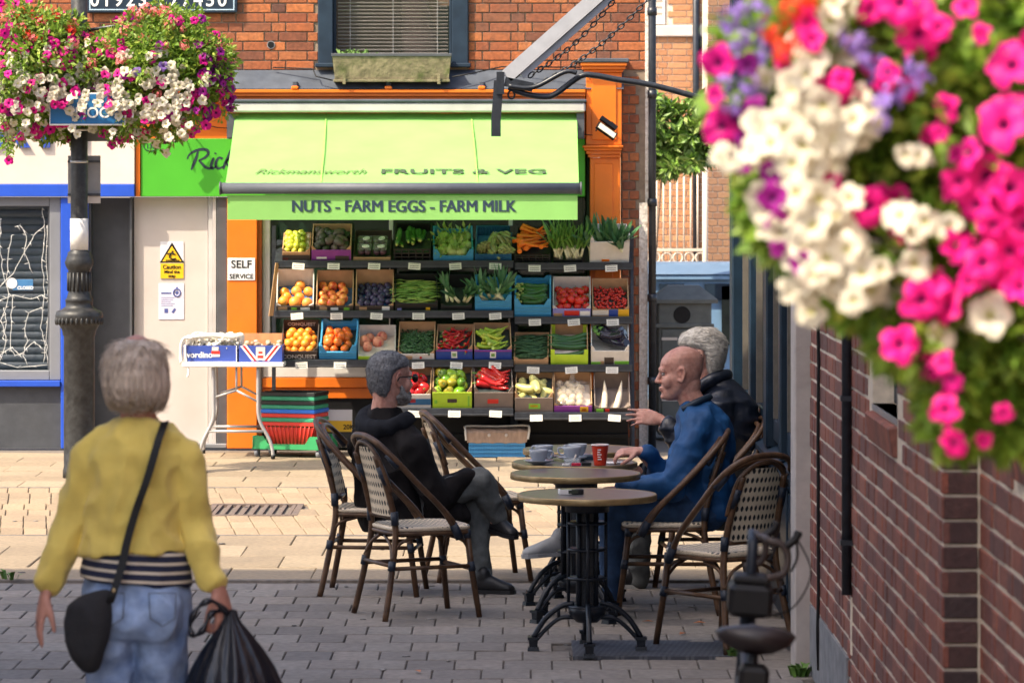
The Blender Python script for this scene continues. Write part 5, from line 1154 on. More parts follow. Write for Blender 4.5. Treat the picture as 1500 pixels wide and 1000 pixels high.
# ------------------------------------------------------------------ things on the shop pavement
def crom(pts,k=6,closed=False):
    pts=[Vector(p) for p in pts]; out=[]; N=len(pts)
    for i in range(N if closed else N-1):
        p0=pts[i-1] if (closed or i>0) else pts[0]; p1=pts[i]; p2=pts[(i+1)%N]; p3=pts[(i+2)%N] if (closed or i+2<N) else pts[-1]
        for j in range(k):
            t=j/k; out.append(.5*((2*p1)+(p2-p0)*t+(2*p0-5*p1+4*p2-p3)*t*t+(3*p1-p0-3*p2+p3)*t**3))
    if not closed: out.append(pts[-1])
    return out
# folding table
YT0,YT1=28.4,28.95
ft=thing('folding_table',(P(341,533,YT0).x,YT0,0),'white topped folding table with bent grey legs by the orange pilaster','table')
def tP(px,py,Y): return P(px,py,Y)-ft.location
zt=tP(0,533,YT0).z
b=MB(); b.bbox(tP(267,0,YT0).x,tP(416,0,YT0).x,-.03,.62,zt-.022,zt+.012,.006); b.build('table_top',mt['white'],ft)
mt['leg_grey']=M('leg_grey',(.38,.37,.37),(.44,.43,.42),rough=.4,namt=.08,metal=.3)
for Y,dx in ((YT0+.02,0),(YT1,-4)):
    for side,path in (('l',[(312,538),(313,585),(313,608),(309,622),(299,642),(294,658),(293.5,675)]),('r',[(378,538),(378,585),(378.5,606),(383,622),(394,642),(399,658),(400,675)])):
        pts=[tP(px,py,YT0+.02) for px,py in path]
        for p in pts: p.y=Y-YT0; p.x+=dx/194
        pts[-1].z=.0; pts=crom(pts,4); pts=[p if p.z>=0 else Vector((p.x,p.y,0)) for p in pts]
        b=MB(); b.tube(pts,.0135,9); l=b.build('leg',mt['leg_grey'],ft); b=MB(); b.cyl(pts[-1],pts[-1]+Vector((0,0,.03)),.016,n=9); b.build('rubber_foot',mt['black'],l)
    b=MB(); q=[tP(px,py,YT0) for px,py in ((314,582),(346,572),(377,588))]
    for p in q: p.y=Y-YT0; 
    b.tube([q[0],q[1]],.009,7); b.tube([q[1],q[2]],.009,7); c0=tP(346,538,YT0); c0.y=Y-YT0; b.tube([q[1],c0],.009,7); b.build('brace',mt['leg_grey'],ft)
    b=MB(); p,q=tP(303,631,YT0),tP(389,631,YT0); p.y=q.y=Y-YT0; p.z=q.z=zt-.51; b.tube([p,q],.011,8); b.build('crossbar',mt['leg_grey'],ft)
# boxes on the table
mt['box_navy']=M('royal_blue_card',(.035,.07,.33),(.04,.08,.37),rough=.5,namt=.05)
def tbox(px0,px1,label,front):
    r=thing('produce_box',tP((px0+px1)/2,533,YT0)+ft.location+Vector((0,.03,.013)),label,'box','boxes on the folding table'); x=(px1-px0)/194/2; h=.125
    b=MB(); b.bbox(-x,x,0,.006,0,h,.001); fp=b.build('front_panel',front,r)
    b=MB(); b.bbox(-x,x,.44,.446,0,h*1.35,.001); b.build('back_panel',mt['card_white'],r)
    for sx in (-1,1): b=MB(); b.prism([(.006,0),(.44,0),(.44,h*1.35),(.36,h),(.006,h)],sx*x,sx*(x-.006),axis='x'); b.build('side_panel',front,r)
    b=MB(); b.bx(-x,x,.006,.44,0,.006); b.build('base',mt['card_white'],r)
    return r,x,h,fp
r,x,h,fp=tbox(271,347,'blue vordino box with white netting draped over it',mt['box_navy'])
text('vordino',.062,mt['white_ink'],fp,(-x+.01,-.003,.035),bold=.0015)
part('print',mt['red_ink'],fp,[(.0,.065,-.003,-.0005,.06,.085)],.0); part('print',mt['card_white'],fp,[(.0,.065,-.0028,-.0005,.04,.06),(.005,.055,-.0028,-.0005,.086,.115)]); part('print_border',mt['white_ink'],fp,[(x-.008,x-.002,-.0025,-.0004,.0,h),(-x,x,-.0025,-.0004,0,.004)])
# white netting: knotted strands
mt['net']=M('white_netting',(.78,.74,.66),(.85,.82,.75),rough=.7,namt=.1)
nt_=thing('white_netting',r.location+Vector((0,0,.13)),'bunched white netting hanging over the blue box','netting'); rng=random.Random(6)
b=MB()
for i in range(60):
    a=[(rng.uniform(-x,x),rng.uniform(0,.4),rng.uniform(-.03,.075)) for _ in range(4)]; a.sort(); b.tube(crom(a,4),rng.uniform(.006,.014),5)
for i in range(10):
    y=rng.uniform(-.02,.3); b.tube(crom([(-x+.05,y,.05),(-x-.01,y,.05),(-x-.035,y-.01,-.02),(-x-.04+rng.uniform(-.02,.02),y-.02,-.1-rng.uniform(0,.05))],4),rng.uniform(.006,.011),5)
b.tube(crom([(-x+.0,-.03,0),(-x+.01,-.04,-.12),(-x+.03,-.05,-.2),(-x+.02,-.05,-.24)],4),.009,5)
tag(b.build('strands',mt['net'],nt_),kind='stuff')
b=MB(); b.tube(crom([(-x+.02,.05,.0),(-x+.06,.04,.05),(0,.05,.07),(x-.04,.06,.06),(x+.03,.06,.07),(x+.02,.1,.0)],5),[.02]*26,8); b.build('rolled_edge',mt['net'],nt_)
r,x,h,fp=tbox(349.5,413,'box printed with red white and blue flag stripes on the folding table',mt['box_navy'])
for sx in (-1,1):
    b=MB(); b.prism([(sx*x*.95,h*.98),(sx*x*.62,h*.98),(sx*x*.08,0.01),(sx*x*.4,.01)],-.0022,-.0004); b.build('white_stripe',mt['white_ink'],fp); b=MB(); b.prism([(sx*x*.84,h*.98),(sx*x*.72,h*.98),(sx*x*.18,0.01),(sx*x*.3,.01)],-.0035,-.0023); b.build('red_stripe',mt['red_ink'],fp)
part('emblem',mt['card_white'],fp,[(-.035,.035,-.0046,-.0036,.015,h-.01)]); part('emblem_mark',mt['red_ink'],fp,[(-.022,.022,-.0056,-.0047,.03,.05),(-.015,.015,-.0056,-.0047,.065,.08)])
MUSH=ball('mushroom',.022,FM('mushroom_cap',(.62,.5,.38),(.35,.2,.12),(.68,.6,.5)),.75,.1)
for i in range(26):
    o=link('mushroom',MUSH,None,None,r.location+Vector((rng.uniform(-x+.03,x-.03),rng.uniform(.04,.4),h+rng.uniform(-.025,.012))),(rng.uniform(-.6,.6),rng.uniform(-.6,.6),0)); tag(o,'small mushroom piled in the flag striped box','mushroom','mushrooms in the flag box')
b=MB(); b.bx(-x+.01,x-.01,.41,.43,.1,h*1.6); b.build('lid_flap',M('orange_card',(.6,.24,.1),(.65,.3,.14),rough=.7),r)
# dolly and stacked baskets
dl=thing('basket_dolly',(P(432,669,28.75).x,28.75,0),'green wheeled dolly under the stacked shopping baskets','dolly',None,R(-17))
mt['dolly']=M('dolly_green',(.03,.30,.10),(.04,.34,.12),rough=.45,namt=.08)
b=MB(); hw,hd=.25,.18
b.prism([(-hw-.03,.06),(-hw,.06),(hw-.0,.06),(hw+.03,.06),(hw+.02,.16),(hw-.06,.16),(hw-.1,.10),(-hw+.1,.10),(-hw+.06,.16),(-hw-.01,.16)],-hd-.01,-hd+.004); b.prism([(-hw-.03,.06),(hw+.03,.06),(hw+.02,.16),(hw-.06,.16),(hw-.1,.10),(-hw+.1,.10),(-hw+.06,.16),(-hw-.01,.16)],hd-.004,hd+.01)
b.prism([(-hd-.01,.06),(hd+.01,.06),(hd+.01,.16),(hd-.06,.16),(hd-.09,.10),(-hd+.09,.10),(-hd+.06,.16),(-hd-.01,.16)],hw+.005,hw+.025,axis='x'); b.prism([(-hd-.01,.06),(hd+.01,.06),(hd+.01,.16),(hd-.06,.16),(hd-.09,.10),(-hd+.09,.10),(-hd+.06,.16),(-hd-.01,.16)],-hw-.025,-hw-.005,axis='x'); b.bx(-hw,hw,-hd+.004,hd-.004,.065,.085)
b.build('tray',mt['dolly'],dl)
for sx in (-1,1):
    for sy in (-1,1):
        b=MB(); b.cyl((sx*hw-.015,sy*hd*.85,.03),(sx*hw+.015,sy*hd*.85,.03),.03,n=12); b.cyl((sx*hw,sy*hd*.85,.03),(sx*hw,sy*hd*.85,.065),.02,n=8); b.build('wheel',mt['grey_frame'],dl)
cols={'red':(.72,.045,.03),'green':(.04,.32,.17),'black':(.02,.024,.024),'blue':(.03,.17,.68)}
bm_={k:M('basket_'+k,v,rough=.4,namt=.08) for k,v in cols.items()}
stack=['red','green','red','blue','green','black','green','black']; z=.092
ordn=['bottom','second','third','fourth','fifth','sixth','seventh','top']
for i,c in enumerate(stack):
    r=thing('shopping_basket',(dl.location.x,28.75,z),f'{c} shopping basket, {ordn[i]}{"" if i in (0,7) else " from the bottom"} of the stack on the dolly','basket','shopping baskets on the dolly',R(-17))
    hb_=.175; w0,d0,w1,d1=.165,.11,.208,.15
    b=MB()
    for (s0,s1,sw) in (((w0,d0),(w1,d1),1),):
        zs=[0,.03,.06,.09,.12,.15]
        if i==0:
            for k in range(13):
                t=-1+2*k/12; b.cyl((t*w0,-d0,0),(t*w1,-d1,hb_-.03),.006,n=4); b.cyl((t*w0,d0,0),(t*w1,d1,hb_-.03),.006,n=4)
            for sg_ in (-1,1):
                for k in range(8):
                    t=-1+2*k/7; b.cyl((sg_*w0,t*d0,0),(sg_*w1,t*d1,hb_-.03),.006,n=4)
            f=.97; b.add([(-w0*f,-d0*f,0),(w0*f,-d0*f,0),(w0*f,d0*f,0),(-w0*f,d0*f,0),(-w1*f,-d1*f,hb_-.04),(w1*f,-d1*f,hb_-.04),(w1*f,d1*f,hb_-.04),(-w1*f,d1*f,hb_-.04)],[(3,2,1,0),(0,1,5,4),(1,2,6,5),(2,3,7,6),(3,0,4,7)])
        else:
            f=.955; zb=.02; b.add([(-w0*f,-d0*f,zb),(w0*f,-d0*f,zb),(w0*f,d0*f,zb),(-w0*f,d0*f,zb),(-w1*f,-d1*f,hb_-.02),(w1*f,-d1*f,hb_-.02),(w1*f,d1*f,hb_-.02),(-w1*f,d1*f,hb_-.02)],[(3,2,1,0),(0,1,5,4),(1,2,6,5),(2,3,7,6),(3,0,4,7)])
    b.build('bowl',bm_[c],r)
    e=.003*(i%2); b=MB(); b.bbox(-w1-.008-e,w1+.008+e,-d1-.008-e,-d1+.012,hb_-.031,hb_-.001,.004); b.bbox(-w1-.008-e,w1+.008+e,d1-.012,d1+.008+e,hb_-.031,hb_-.001,.004); b.bbox(-w1-.008-e,-w1+.012,-d1+.0125,d1-.0125,hb_-.031,hb_-.001,.004); b.bbox(w1-.012,w1+.008+e,-d1+.0125,d1-.0125,hb_-.031,hb_-.001,.004); b.build('rim',bm_[c],r)
    b=MB(); b.tube([(-w1+.01,-d1+.03,hb_+.0),(-w1*.4,-d1+.05,hb_+.004),(w1*.4,-d1+.05,hb_+.004),(w1-.01,-d1+.03,hb_)],.006,6); b.build('handle',mt['black'],r)
    z+=.0325 if i else .0315
# yellow notice behind the baskets
nb_=thing('floor_notice',P(497,632,28.95),'white and yellow notice board standing behind the baskets','sign')
part('board',mt['sign_white'],nb_,[(-.1,.1,0,.01,0,.17)],.002); part('yellow_panel',mt['sign_yellow'],nb_,[(-.098,.098,-.003,0,.0,.085)]); text('20K',.05,mt['black'],nb_,(.03,-.005,.02),bold=.001)
# blue mesh crate with a brown bag lined box on it
bc=thing('blue_mesh_crate',(P(728,665,28.6).x,28.6,0),'light blue mesh crate on the pavement below the stand','crate')
hw=.215; mt['mesh_blue']=M('mesh_blue',(.06,.30,.58),(.07,.34,.64),rough=.4,namt=.05)
b=MB()
for z in (.008,.04,.07,.1): b.bx(-hw,hw,0,.01,z-.007,z+.007); b.bx(-hw,hw,.29,.3,z-.007,z+.007); b.bx(-hw,-hw+.01,.01,.29,z-.007,z+.007); b.bx(hw-.01,hw,.01,.29,z-.007,z+.007)
for k in range(22): xx=-hw+.005+k*(2*hw-.01)/21; b.bx(xx-.004,xx+.004,.001,.009,0,.1); 
for k in range(14): yy=.012+k*.0205; b.bx(-hw+.001,-hw+.009,yy-.004,yy+.004,0,.1); b.bx(hw-.009,hw-.001,yy-.004,yy+.004,0,.1)
b.bx(-hw+.01,hw-.01,.012,.014,0,.095); b.bx(-hw,hw,.01,.29,.0,.008); b.build('mesh_wall',mt['mesh_blue'],bc)
bb2=thing('brown_lined_box',(bc.location.x,28.6,.108),'brown film covered box on the blue mesh crate','box')
mt['brown_film']=M('brown_film',(.38,.26,.19),(.46,.33,.25),rough=.35,nscale=6,namt=.15,bump=.3,bscale=15,stretch=(3,1,1))
b=MB(); n=14; vs=[]
for j in range(6):
    for i in range(n+1):
        t=j/5; u=-1+2*i/n; vs.append((u*(hw+.012+.012*t),-.006-.012*t+.3*max(0,(t-.8))*3,.001+.125*min(t,.85)+.006*math.sin(i*1.9+j)))
b.add(vs,[(j*(n+1)+i,j*(n+1)+i+1,(j+1)*(n+1)+i+1,(j+1)*(n+1)+i) for j in range(5) for i in range(n)],sm=True); b.bx(-hw,hw,.0,.29,0,.1); b.build('film',mt['brown_film'],bb2)
b=MB(); b.tube(crom([(-hw-.02,-.02,.02),(-hw-.025,-.02,.1),(-hw-.01,.05,.125),(0,.09,.12),(hw-.0,.05,.13),(hw+.03,-.01,.11),(hw+.02,-.02,.03)],5),.008,6); b.build('white_edge',mt['net'],bb2)
for x_ in (-.06,.07): b=MB(); b.ell((x_,-.02,.06),(.012,.004,.014)); b.build('vent_knob',mt['cream'],bb2)

# ------------------------------------------------------------------ lamp post with signs and flower baskets
YLP=26.7; sL=FPX/YLP
lp=thing('lamp_post',((116-XC)/sL,YLP,0),'black ornate lamp post with fluted collar and flaking paint','lamp post')
def pz(py): return CAMH-(py-YH)/sL
mt['post']=M('post_paint',(.017,.018,.019),(.03,.031,.032),(.012,.013,.014),spec=.35,rough=.45,nscale=9,namt=.35,bump=.25,bscale=25)
px_=1/sL
prof=[(24*px_,0),(24*px_,.05),(22.5*px_,.08),(22.5*px_,pz(492)),(24*px_,pz(490)),(25*px_,pz(484)),(30*px_,pz(474)),(34*px_,pz(468)),(35*px_,pz(462)),(33*px_,pz(456)),(26*px_,pz(453)),(20*px_,pz(449)),(20*px_,pz(441)),(21*px_,pz(440)),(18*px_,pz(436)),(17*px_,pz(432)),(16*px_,pz(428)),(16*px_,pz(396)),(18*px_,pz(393)),(20*px_,pz(389)),(21*px_,pz(384)),(19*px_,pz(378)),(17*px_,pz(373)),(17*px_,pz(370)),(13*px_,pz(367)),(12.5*px_,pz(300)),(12*px_,3.5)]
b=MB(); b.lathe(prof,n=32); b.build('column',mt['post'],lp)
for k in range(16):
    a=6.283*k/16; b=MB(); p=Vector((16.3*px_*math.cos(a),16.3*px_*math.sin(a),0)); b.cyl(p+Vector((0,0,pz(426))),p+Vector((0,0,pz(399))),.009,n=6); b.build('flute',mt['post'],lp)
for k in range(28):
    a=6.283*k/28; d=Vector((math.cos(a),math.sin(a),0)); b=MB(); b.ell(d*33.5*px_+Vector((0,0,pz(470))),(.012,.012,.028),6,5); b.build('egg_moulding',mt['post'],lp)
b=MB(); b.lathe([(13.4*px_,pz(366)),(13.4*px_,pz(320))],n=24); b.lathe([(13.0*px_,pz(320)),(13.0*px_,pz(366))],n=24); b.build('white_wrap',M('torn_paper',(.66,.65,.62),(.74,.73,.70),rough=.7,nscale=10,namt=.08,bump=.3),lp)
for py in (190,237): b=MB(); b.lathe([(13.4*px_,pz(py+2)),(13.4*px_,pz(py-2))],n=20); b.build('steel_band',mt['alu'],lp)
mt['sign_back']=M('sign_back_grey',(.30,.29,.29),(.36,.35,.34),rough=.45,metal=.2,namt=.06)
sp=thing('grey_sign_plate',((121-XC)/sL,YLP+.1,pz(298)),'blank grey sign plate strapped behind the lamp post','sign')
part('plate',mt['sign_back'],sp,[(-24*px_,24*px_,0,.006,0,pz(228)-pz(298))],.002); part('channel',mt['dark_grey'],sp,[(-24*px_,24*px_,-.02,0,.055,.07),(-24*px_,24*px_,-.02,0,.29,.305)]); part('rim',mt['cream'],sp,[(-24*px_,24*px_,-.004,-.001,0,.05)])
sp=thing('dark_sign_plate',((115-XC)/sL,YLP+.1,pz(207)),'dark grey sign plate under the blue street sign','sign'); part('plate',mt['grey_frame'],sp,[(-43*px_,43*px_,0,.006,0,.13)],.002); part('channel',mt['dark_grey'],sp,[(-43*px_,43*px_,-.02,0,.085,.1)])
mt['sign_blue']=M('sign_blue',(.015,.13,.33),rough=.35,namt=.03)
sp=thing('blue_direction_sign',P(128,184,YLP-.34),'blue direction sign half hidden by the hanging flowers','sign')
part('plate',mt['white'],sp,[(-55*px_,55*px_,0,.006,0,.23)],.002); part('face',mt['sign_blue'],sp,[(-53.5*px_,53.5*px_,-.004,-.0005,.012,.22)]); text('MOO   H',.105,mt['white_ink'],sp,(-18*px_,-.006,.055),bold=.0015)

# ---- flowers
mt['leaf']=M('basket_leaf',(.11,.22,.022),(.19,.33,.035),(.28,.42,.05),(.07,.15,.016),(.42,.50,.08),rough=.5,namt=.12,rnd=True)
def petal_mat(name,c,throat,edge=None):
    m=bpy.data.materials.new(name); m.use_nodes=True; nt=m.node_tree; L=nt.links.new; b=nt.nodes['Principled BSDF']; b.inputs['Roughness'].default_value=.55; b.inputs['Specular IOR Level'].default_value=.25
    tc=_n(nt,'ShaderNodeTexCoord'); ln=_n(nt,'ShaderNodeVectorMath',operation='LENGTH'); sx=_n(nt,'ShaderNodeVectorMath',operation='MULTIPLY'); sx.inputs[1].default_value=(1,1,0); L(tc.outputs['Object'],sx.inputs[0]); L(sx.outputs[0],ln.inputs[0])
    rp_=_n(nt,'ShaderNodeValToRGB'); L(ln.outputs['Value'],rp_.inputs[0]); e=rp_.color_ramp.elements; e[0].position=.12; e[0].color=throat+(1,); e[1].position=.34; e[1].color=c+(1,)
    oi=_n(nt,'ShaderNodeObjectInfo'); hs=_n(nt,'ShaderNodeHueSaturation'); mr=_n(nt,'ShaderNodeMapRange'); L(oi.outputs['Random'],mr.inputs[0]); mr.inputs[3].default_value=.8; mr.inputs[4].default_value=1.15; L(mr.outputs[0],hs.inputs['Value']); L(rp_.outputs[0],hs.inputs['Color']); L(hs.outputs[0],b.inputs['Base Color'])
    tr=_n(nt,'ShaderNodeBsdfTranslucent'); L(hs.outputs[0],tr.inputs[0]); mx=_n(nt,'ShaderNodeMixShader'); mx.inputs[0].default_value=.3; L(b.outputs[0],mx.inputs[1]); L(tr.outputs[0],mx.inputs[2]); L(mx.outputs[0],nt.nodes['Material Output'].inputs['Surface'])
    return m
def petunia(mat,seed):
    rng=random.Random(seed); b=MB(); n=20; rings=[(.05,-.35),(.12,-.14),(.30,.0),(.60,.09),(.88,.10),(1.05,.04)]; ph=rng.uniform(0,6); vs=[]
    for k,(r,z) in enumerate(rings):
        for i in range(n):
            a=6.283*i/n; lob=1-.30*(k>=2)*((k-1)/4)*(1-abs(math.sin(2.5*a+ph)))**1.5+.06*math.sin(3*a+seed)*(k>=3); ru=(.13*math.cos(5*a+2*ph)+.14*math.sin(2*a+seed)+.08*math.sin(7*a+seed))*(r**2)
            vs.append((r*lob*math.cos(a),r*lob*math.sin(a),z+ru+rng.uniform(-.02,.02)*r))
    b.add(vs,[(k*n+i,k*n+(i+1)%n,(k+1)*n+(i+1)%n,(k+1)*n+i) for k in range(len(rings)-1) for i in range(n)],sm=True)
    b.cyl((0,0,-.6),(0,0,-.3),.03,.06,6); return b.mesh('petunia',mat,fix=False)
pm={'w':petal_mat('petal_white',(.66,.61,.49),(.52,.50,.20)),'m':petal_mat('petal_magenta',(.62,.008,.22),(.06,.0,.06)),'p':petal_mat('petal_purple',(.30,.012,.24),(.05,.0,.06)),'r':petal_mat('petal_red',(.62,.015,.012),(.3,.01,.01)),'k':petal_mat('petal_pink',(.75,.16,.17),(.6,.1,.1)),'v':petal_mat('petal_violet',(.25,.14,.48),(.2,.1,.4)),'h':petal_mat('petal_hot_pink',(.78,.01,.24),(.10,.0,.06))}
for _k in ('leaf',):
    _nt=mt[_k].node_tree; _b0=_nt.nodes['Principled BSDF']; _s=_b0.inputs['Base Color'].links[0].from_socket; _t=_nt.nodes.new('ShaderNodeBsdfTranslucent'); _x=_nt.nodes.new('ShaderNodeMixShader'); _x.inputs[0].default_value=.4; _nt.links.new(_s,_t.inputs[0]); _nt.links.new(_b0.outputs[0],_x.inputs[1]); _nt.links.new(_t.outputs[0],_x.inputs[2]); _nt.links.new(_x.outputs[0],_nt.nodes['Material Output'].inputs['Surface'])
PET={k:[petunia(pm[k],7*i+j) for j in range(5)] for i,k in enumerate(pm)}
def cluster(mat,seed,n=26,sz=.30):
    rng=random.Random(seed); b=MB()
    for i in range(n):
        d=Vector((rng.gauss(0,1),rng.gauss(0,1),rng.gauss(.3,.8))).normalized(); a,c,_=frame(d); p=d*rng.uniform(.55,.95)
        for k in range(5):
            t=6.283*k/5+seed; e=a*math.cos(t)+c*math.sin(t); f=d.cross(e); b.add([p,p+e*sz*.6+f*sz*.3,p+e*sz+d*.05,p+e*sz*.6-f*sz*.3],[(0,1,2,3)])
    return b.mesh('geranium',mat,fix=False)
def petal_flat(name,c1,c2):
    return M(name,c1,c2,rough=.55,rnd=True,namt=.1,spec=.25)
GER={'k':[cluster(petal_flat('geranium_pink',(.75,.14,.15),(.8,.25,.24)),j) for j in range(2)],'r':[cluster(petal_flat('geranium_red',(.62,.02,.01),(.7,.05,.02)),j) for j in range(2)],'v':[cluster(petal_flat('lobelia',(.22,.12,.46),(.30,.2,.56)),j,20,.34) for j in range(2)]}
NAMES={'w':'white_petunia','m':'magenta_petunia','p':'purple_petunia','r':'red_petunia','k':'pink_petunia','v':'violet_petunia','h':'hot_pink_petunia'}
def flower(root,pos,nrm,c,r,rng,ger=False):
    me=rng.choice(GER[c] if ger else PET[c]); q=Vector(nrm).normalized().to_track_quat('Z','Y'); e=(q.to_matrix()@Matrix.Rotation(rng.uniform(0,6.28),3,'Z')).to_euler()
    return link({'k':'geranium','r':'geranium','v':'lobelia'}[c] if ger else NAMES[c],me,None,root,pos,e,(r,r,r))
mt['liner_moss']=M('basket_liner',(.06,.05,.03),(.09,.08,.04),rough=.9,bump=.5)
mt['stem']=M('flower_stem',(.08,.16,.03),(.12,.22,.04),rough=.6)
def basket_left(cpx,cpy,rx_px,rz_px,seed,label,zone,nf,nl,sprays):
    rng=random.Random(seed); c=P(cpx,cpy,YLP-.05); root=thing('hanging_basket',c,label,'flower basket','flower baskets on the lamp post'); RX,RZ=rx_px/sL,rz_px/sL; RY=.38
    b=MB(); b.lathe([(.0,-.22),(.10,-.2),(.17,-.12),(.2,0),(.2,.03)],(0,.08,.02),n=20); b.build('bowl',mt['liner_moss'],root)
    lx=lp.location.x-c.x; b=MB(); b.tube([(0,0,-.05),(lx*.5,.02,-.12),(lx,.05,-.1)],.015,8); b.tube([(0,0,.28),(lx*.5,.02,.34),(lx,.05,.30)],.012,8); b.build('bracket',mt['black_metal'],root)
    b=MB(); cs=[]
    for i in range(70):
        d=Vector((rng.gauss(0,1),rng.gauss(-.25,1),rng.gauss(0,1))).normalized(); k=rng.uniform(.62,.97); cs.append((Vector((d.x*RX*k,d.y*RY*k,d.z*RZ*k)),(.13,.12,.11)))
    leaves(b,cs,nl,.014,.05,rng,.2)
    for (sx_,sy_,l) in sprays:
        p=P(sx_,sy_,YLP-.25)-c
        for t in range(24): q=p+Vector((rng.uniform(-.02,.02),rng.uniform(-.02,.02),rng.uniform(0,l))); leaves(b,[(q,(.02,.02,.02))],2,.008,.03,rng)
    tag(b.build('foliage',mt['leaf'],root,fix=False),kind='stuff')
    lumps=[]
    for i in range(16):
        d=Vector((rng.gauss(0,1.2),rng.gauss(-.3,.8),rng.gauss(-.1,.9))).normalized(); k=rng.uniform(1.0,1.16); q=Vector((d.x*RX*k,d.y*RY*k,d.z*RZ*k)); lumps.append((q,d,rng.uniform(.05,.10)))
    b=MB(); leaves(b,[(q,(r_,r_,r_*1.2)) for q,d,r_ in lumps],1500,.012,.045,rng,.5); tag(b.build('trailing_shoots',mt['leaf'],root,fix=False),kind='stuff')
    for q,d,r_ in lumps:
        for j in range(5):
            p=q+Vector((rng.gauss(0,r_*.7),-abs(rng.gauss(0,r_*.7)),rng.gauss(0,r_*.8))); pw=p+c; s_=FPX/pw.y; cc=zone(XC+pw.x*s_,YH+(CAMH-pw.z)*s_,rng)
            if cc and cc[0]!='g': flower(root,p,Vector((d.x*.4,-.8,d.z*.4+.1))+Vector((rng.gauss(0,.3),0,rng.gauss(0,.3))),cc,rng.uniform(.028,.04),rng)
    for i in range(nf):
        d=Vector((rng.gauss(0,1),rng.gauss(-.55,.8),rng.gauss(0,1))).normalized(); k=rng.uniform(.92,1.06); p=Vector((d.x*RX*k,d.y*RY*k,d.z*RZ*k)); pw=p+c; s_=FPX/pw.y; fx_,fy_=XC+pw.x*s_,YH+(CAMH-pw.z)*s_
        cc=zone(fx_,fy_,rng)
        if cc is None: continue
        n_=Vector((d.x/RX*.2,d.y/RY*.2-.35,d.z/RZ*.2+.12))+Vector((rng.gauss(0,.25),rng.gauss(0,.15),rng.gauss(0,.25)))
        if cc[0]=='g': flower(root,p,n_,cc[1],rng.uniform(.035,.05),rng,True)
        else: flower(root,p,n_,cc,rng.uniform(.028,.041),rng)
    for (sx_,sy_,l) in sprays:
        p=P(sx_,sy_,YLP-.25)-c; flower(root,p,Vector((rng.uniform(-.5,.5),-1,rng.uniform(-.4,.4))),'m',.034,rng)
        b=MB(); b.tube([p,p+Vector((rng.uniform(-.03,.03),.02,l*.6)),p+Vector((rng.uniform(-.04,.04),.08,l+.1))],.003,5); b.build('stem',mt['stem'],root)
    return root
def zoneR(x,y,rng):
    r=rng.random()
    if y<78: return ('gk' if r<.20 else 'p' if r<.27 else 'm' if r<.36 else None)
    if x>285: return 'p' if r<.55 else 'm' if r<.85 else 'w'
    if y<105: return 'gk' if r<.14 else 'm' if r<.3 else 'w' if r<.6 else 'v' if r<.64 else None
    return 'w' if r<.62 else 'm' if r<.80 else 'p' if r<.86 else 'gk' if r<.9 else None
def zoneL(x,y,rng):
    r=rng.random()
    if y<60: return 'gr' if r<.25 and x>20 else 'm' if r<.45 else 'gk' if r<.6 else None
    if y<95: return 'm' if r<.4 else 'gk' if r<.5 else 'w' if r<.75 else None
    return 'w' if r<.62 else 'm' if r<.85 else 'p' if r<.88 else None
HB=[];HB.append(basket_left(226,108,112,97,11,'right one of two overflowing flower baskets on the lamp post',zoneR,470,11000,((150,196,.1),(164,212,.12),(176,205,.1),(268,180,.06),(287,190,.06),(300,140,.05))))
HB.append(basket_left(52,110,100,92,13,'left flower basket on the lamp post, cut by the frame edge',zoneL,380,10000,((13,235,.16),(52,185,.06),(30,200,.08),(8,185,.06))))
rng=random.Random(91)
for i in range(150):
    px,py=(rng.uniform(10,312),rng.gauss(138,27)) if i>26 else (rng.uniform(70,182),rng.uniform(128,158)); d_=min(abs(px-232)/103,abs(px-45)/92) if i>26 else .3
    if py>203 or py<70: continue
    Yf=YLP-.05-.40*math.sqrt(max(.12,1-d_*d_*.9)); r_=HB[0] if px>135 else HB[1]; flower(r_,P(px,py,Yf)-r_.location,Vector((rng.gauss(-.15,.3),-1,rng.gauss(.05,.3))),rng.choice('wwwwwm') if px<285 else rng.choice('ppmw'),rng.uniform(.028,.04),rng)
for i in range(14): pass

# ---- big blurred basket close to the camera, on the cafe wall
YN=5.5; sN=FPX/YN; rng=random.Random(77)
nbk=thing('foreground_hanging_basket',P(1330,240,YN),'huge out of focus basket of petunias hanging at the upper right','flower basket'); c=nbk.location
def nP(px,py,dy=0): return P(px,py,YN+dy)-c
b=MB(); b.lathe([(0,-.15),(.08,-.13),(.12,-.06),(.13,.02)],nP(1400,140,.22),n=20); b.build('bowl',mt['liner_moss'],nbk)
b=MB(); wx=NX-c.x; b.tube([(wx,.1,.45),(.3,.08,.5),nP(1390,-120,.08)],.012,8); b.build('bracket',mt['black_metal'],nbk)
for k in range(3):
    a=2.1*k; p=nP(1390,150,.08)+Vector((.17*math.cos(a),.17*math.sin(a),0)); b=MB(); b.tube([p,nP(1390,-120,.08)],.004,5); b.build('chain',mt['black_metal'],nbk)
b=MB(); cs=[]
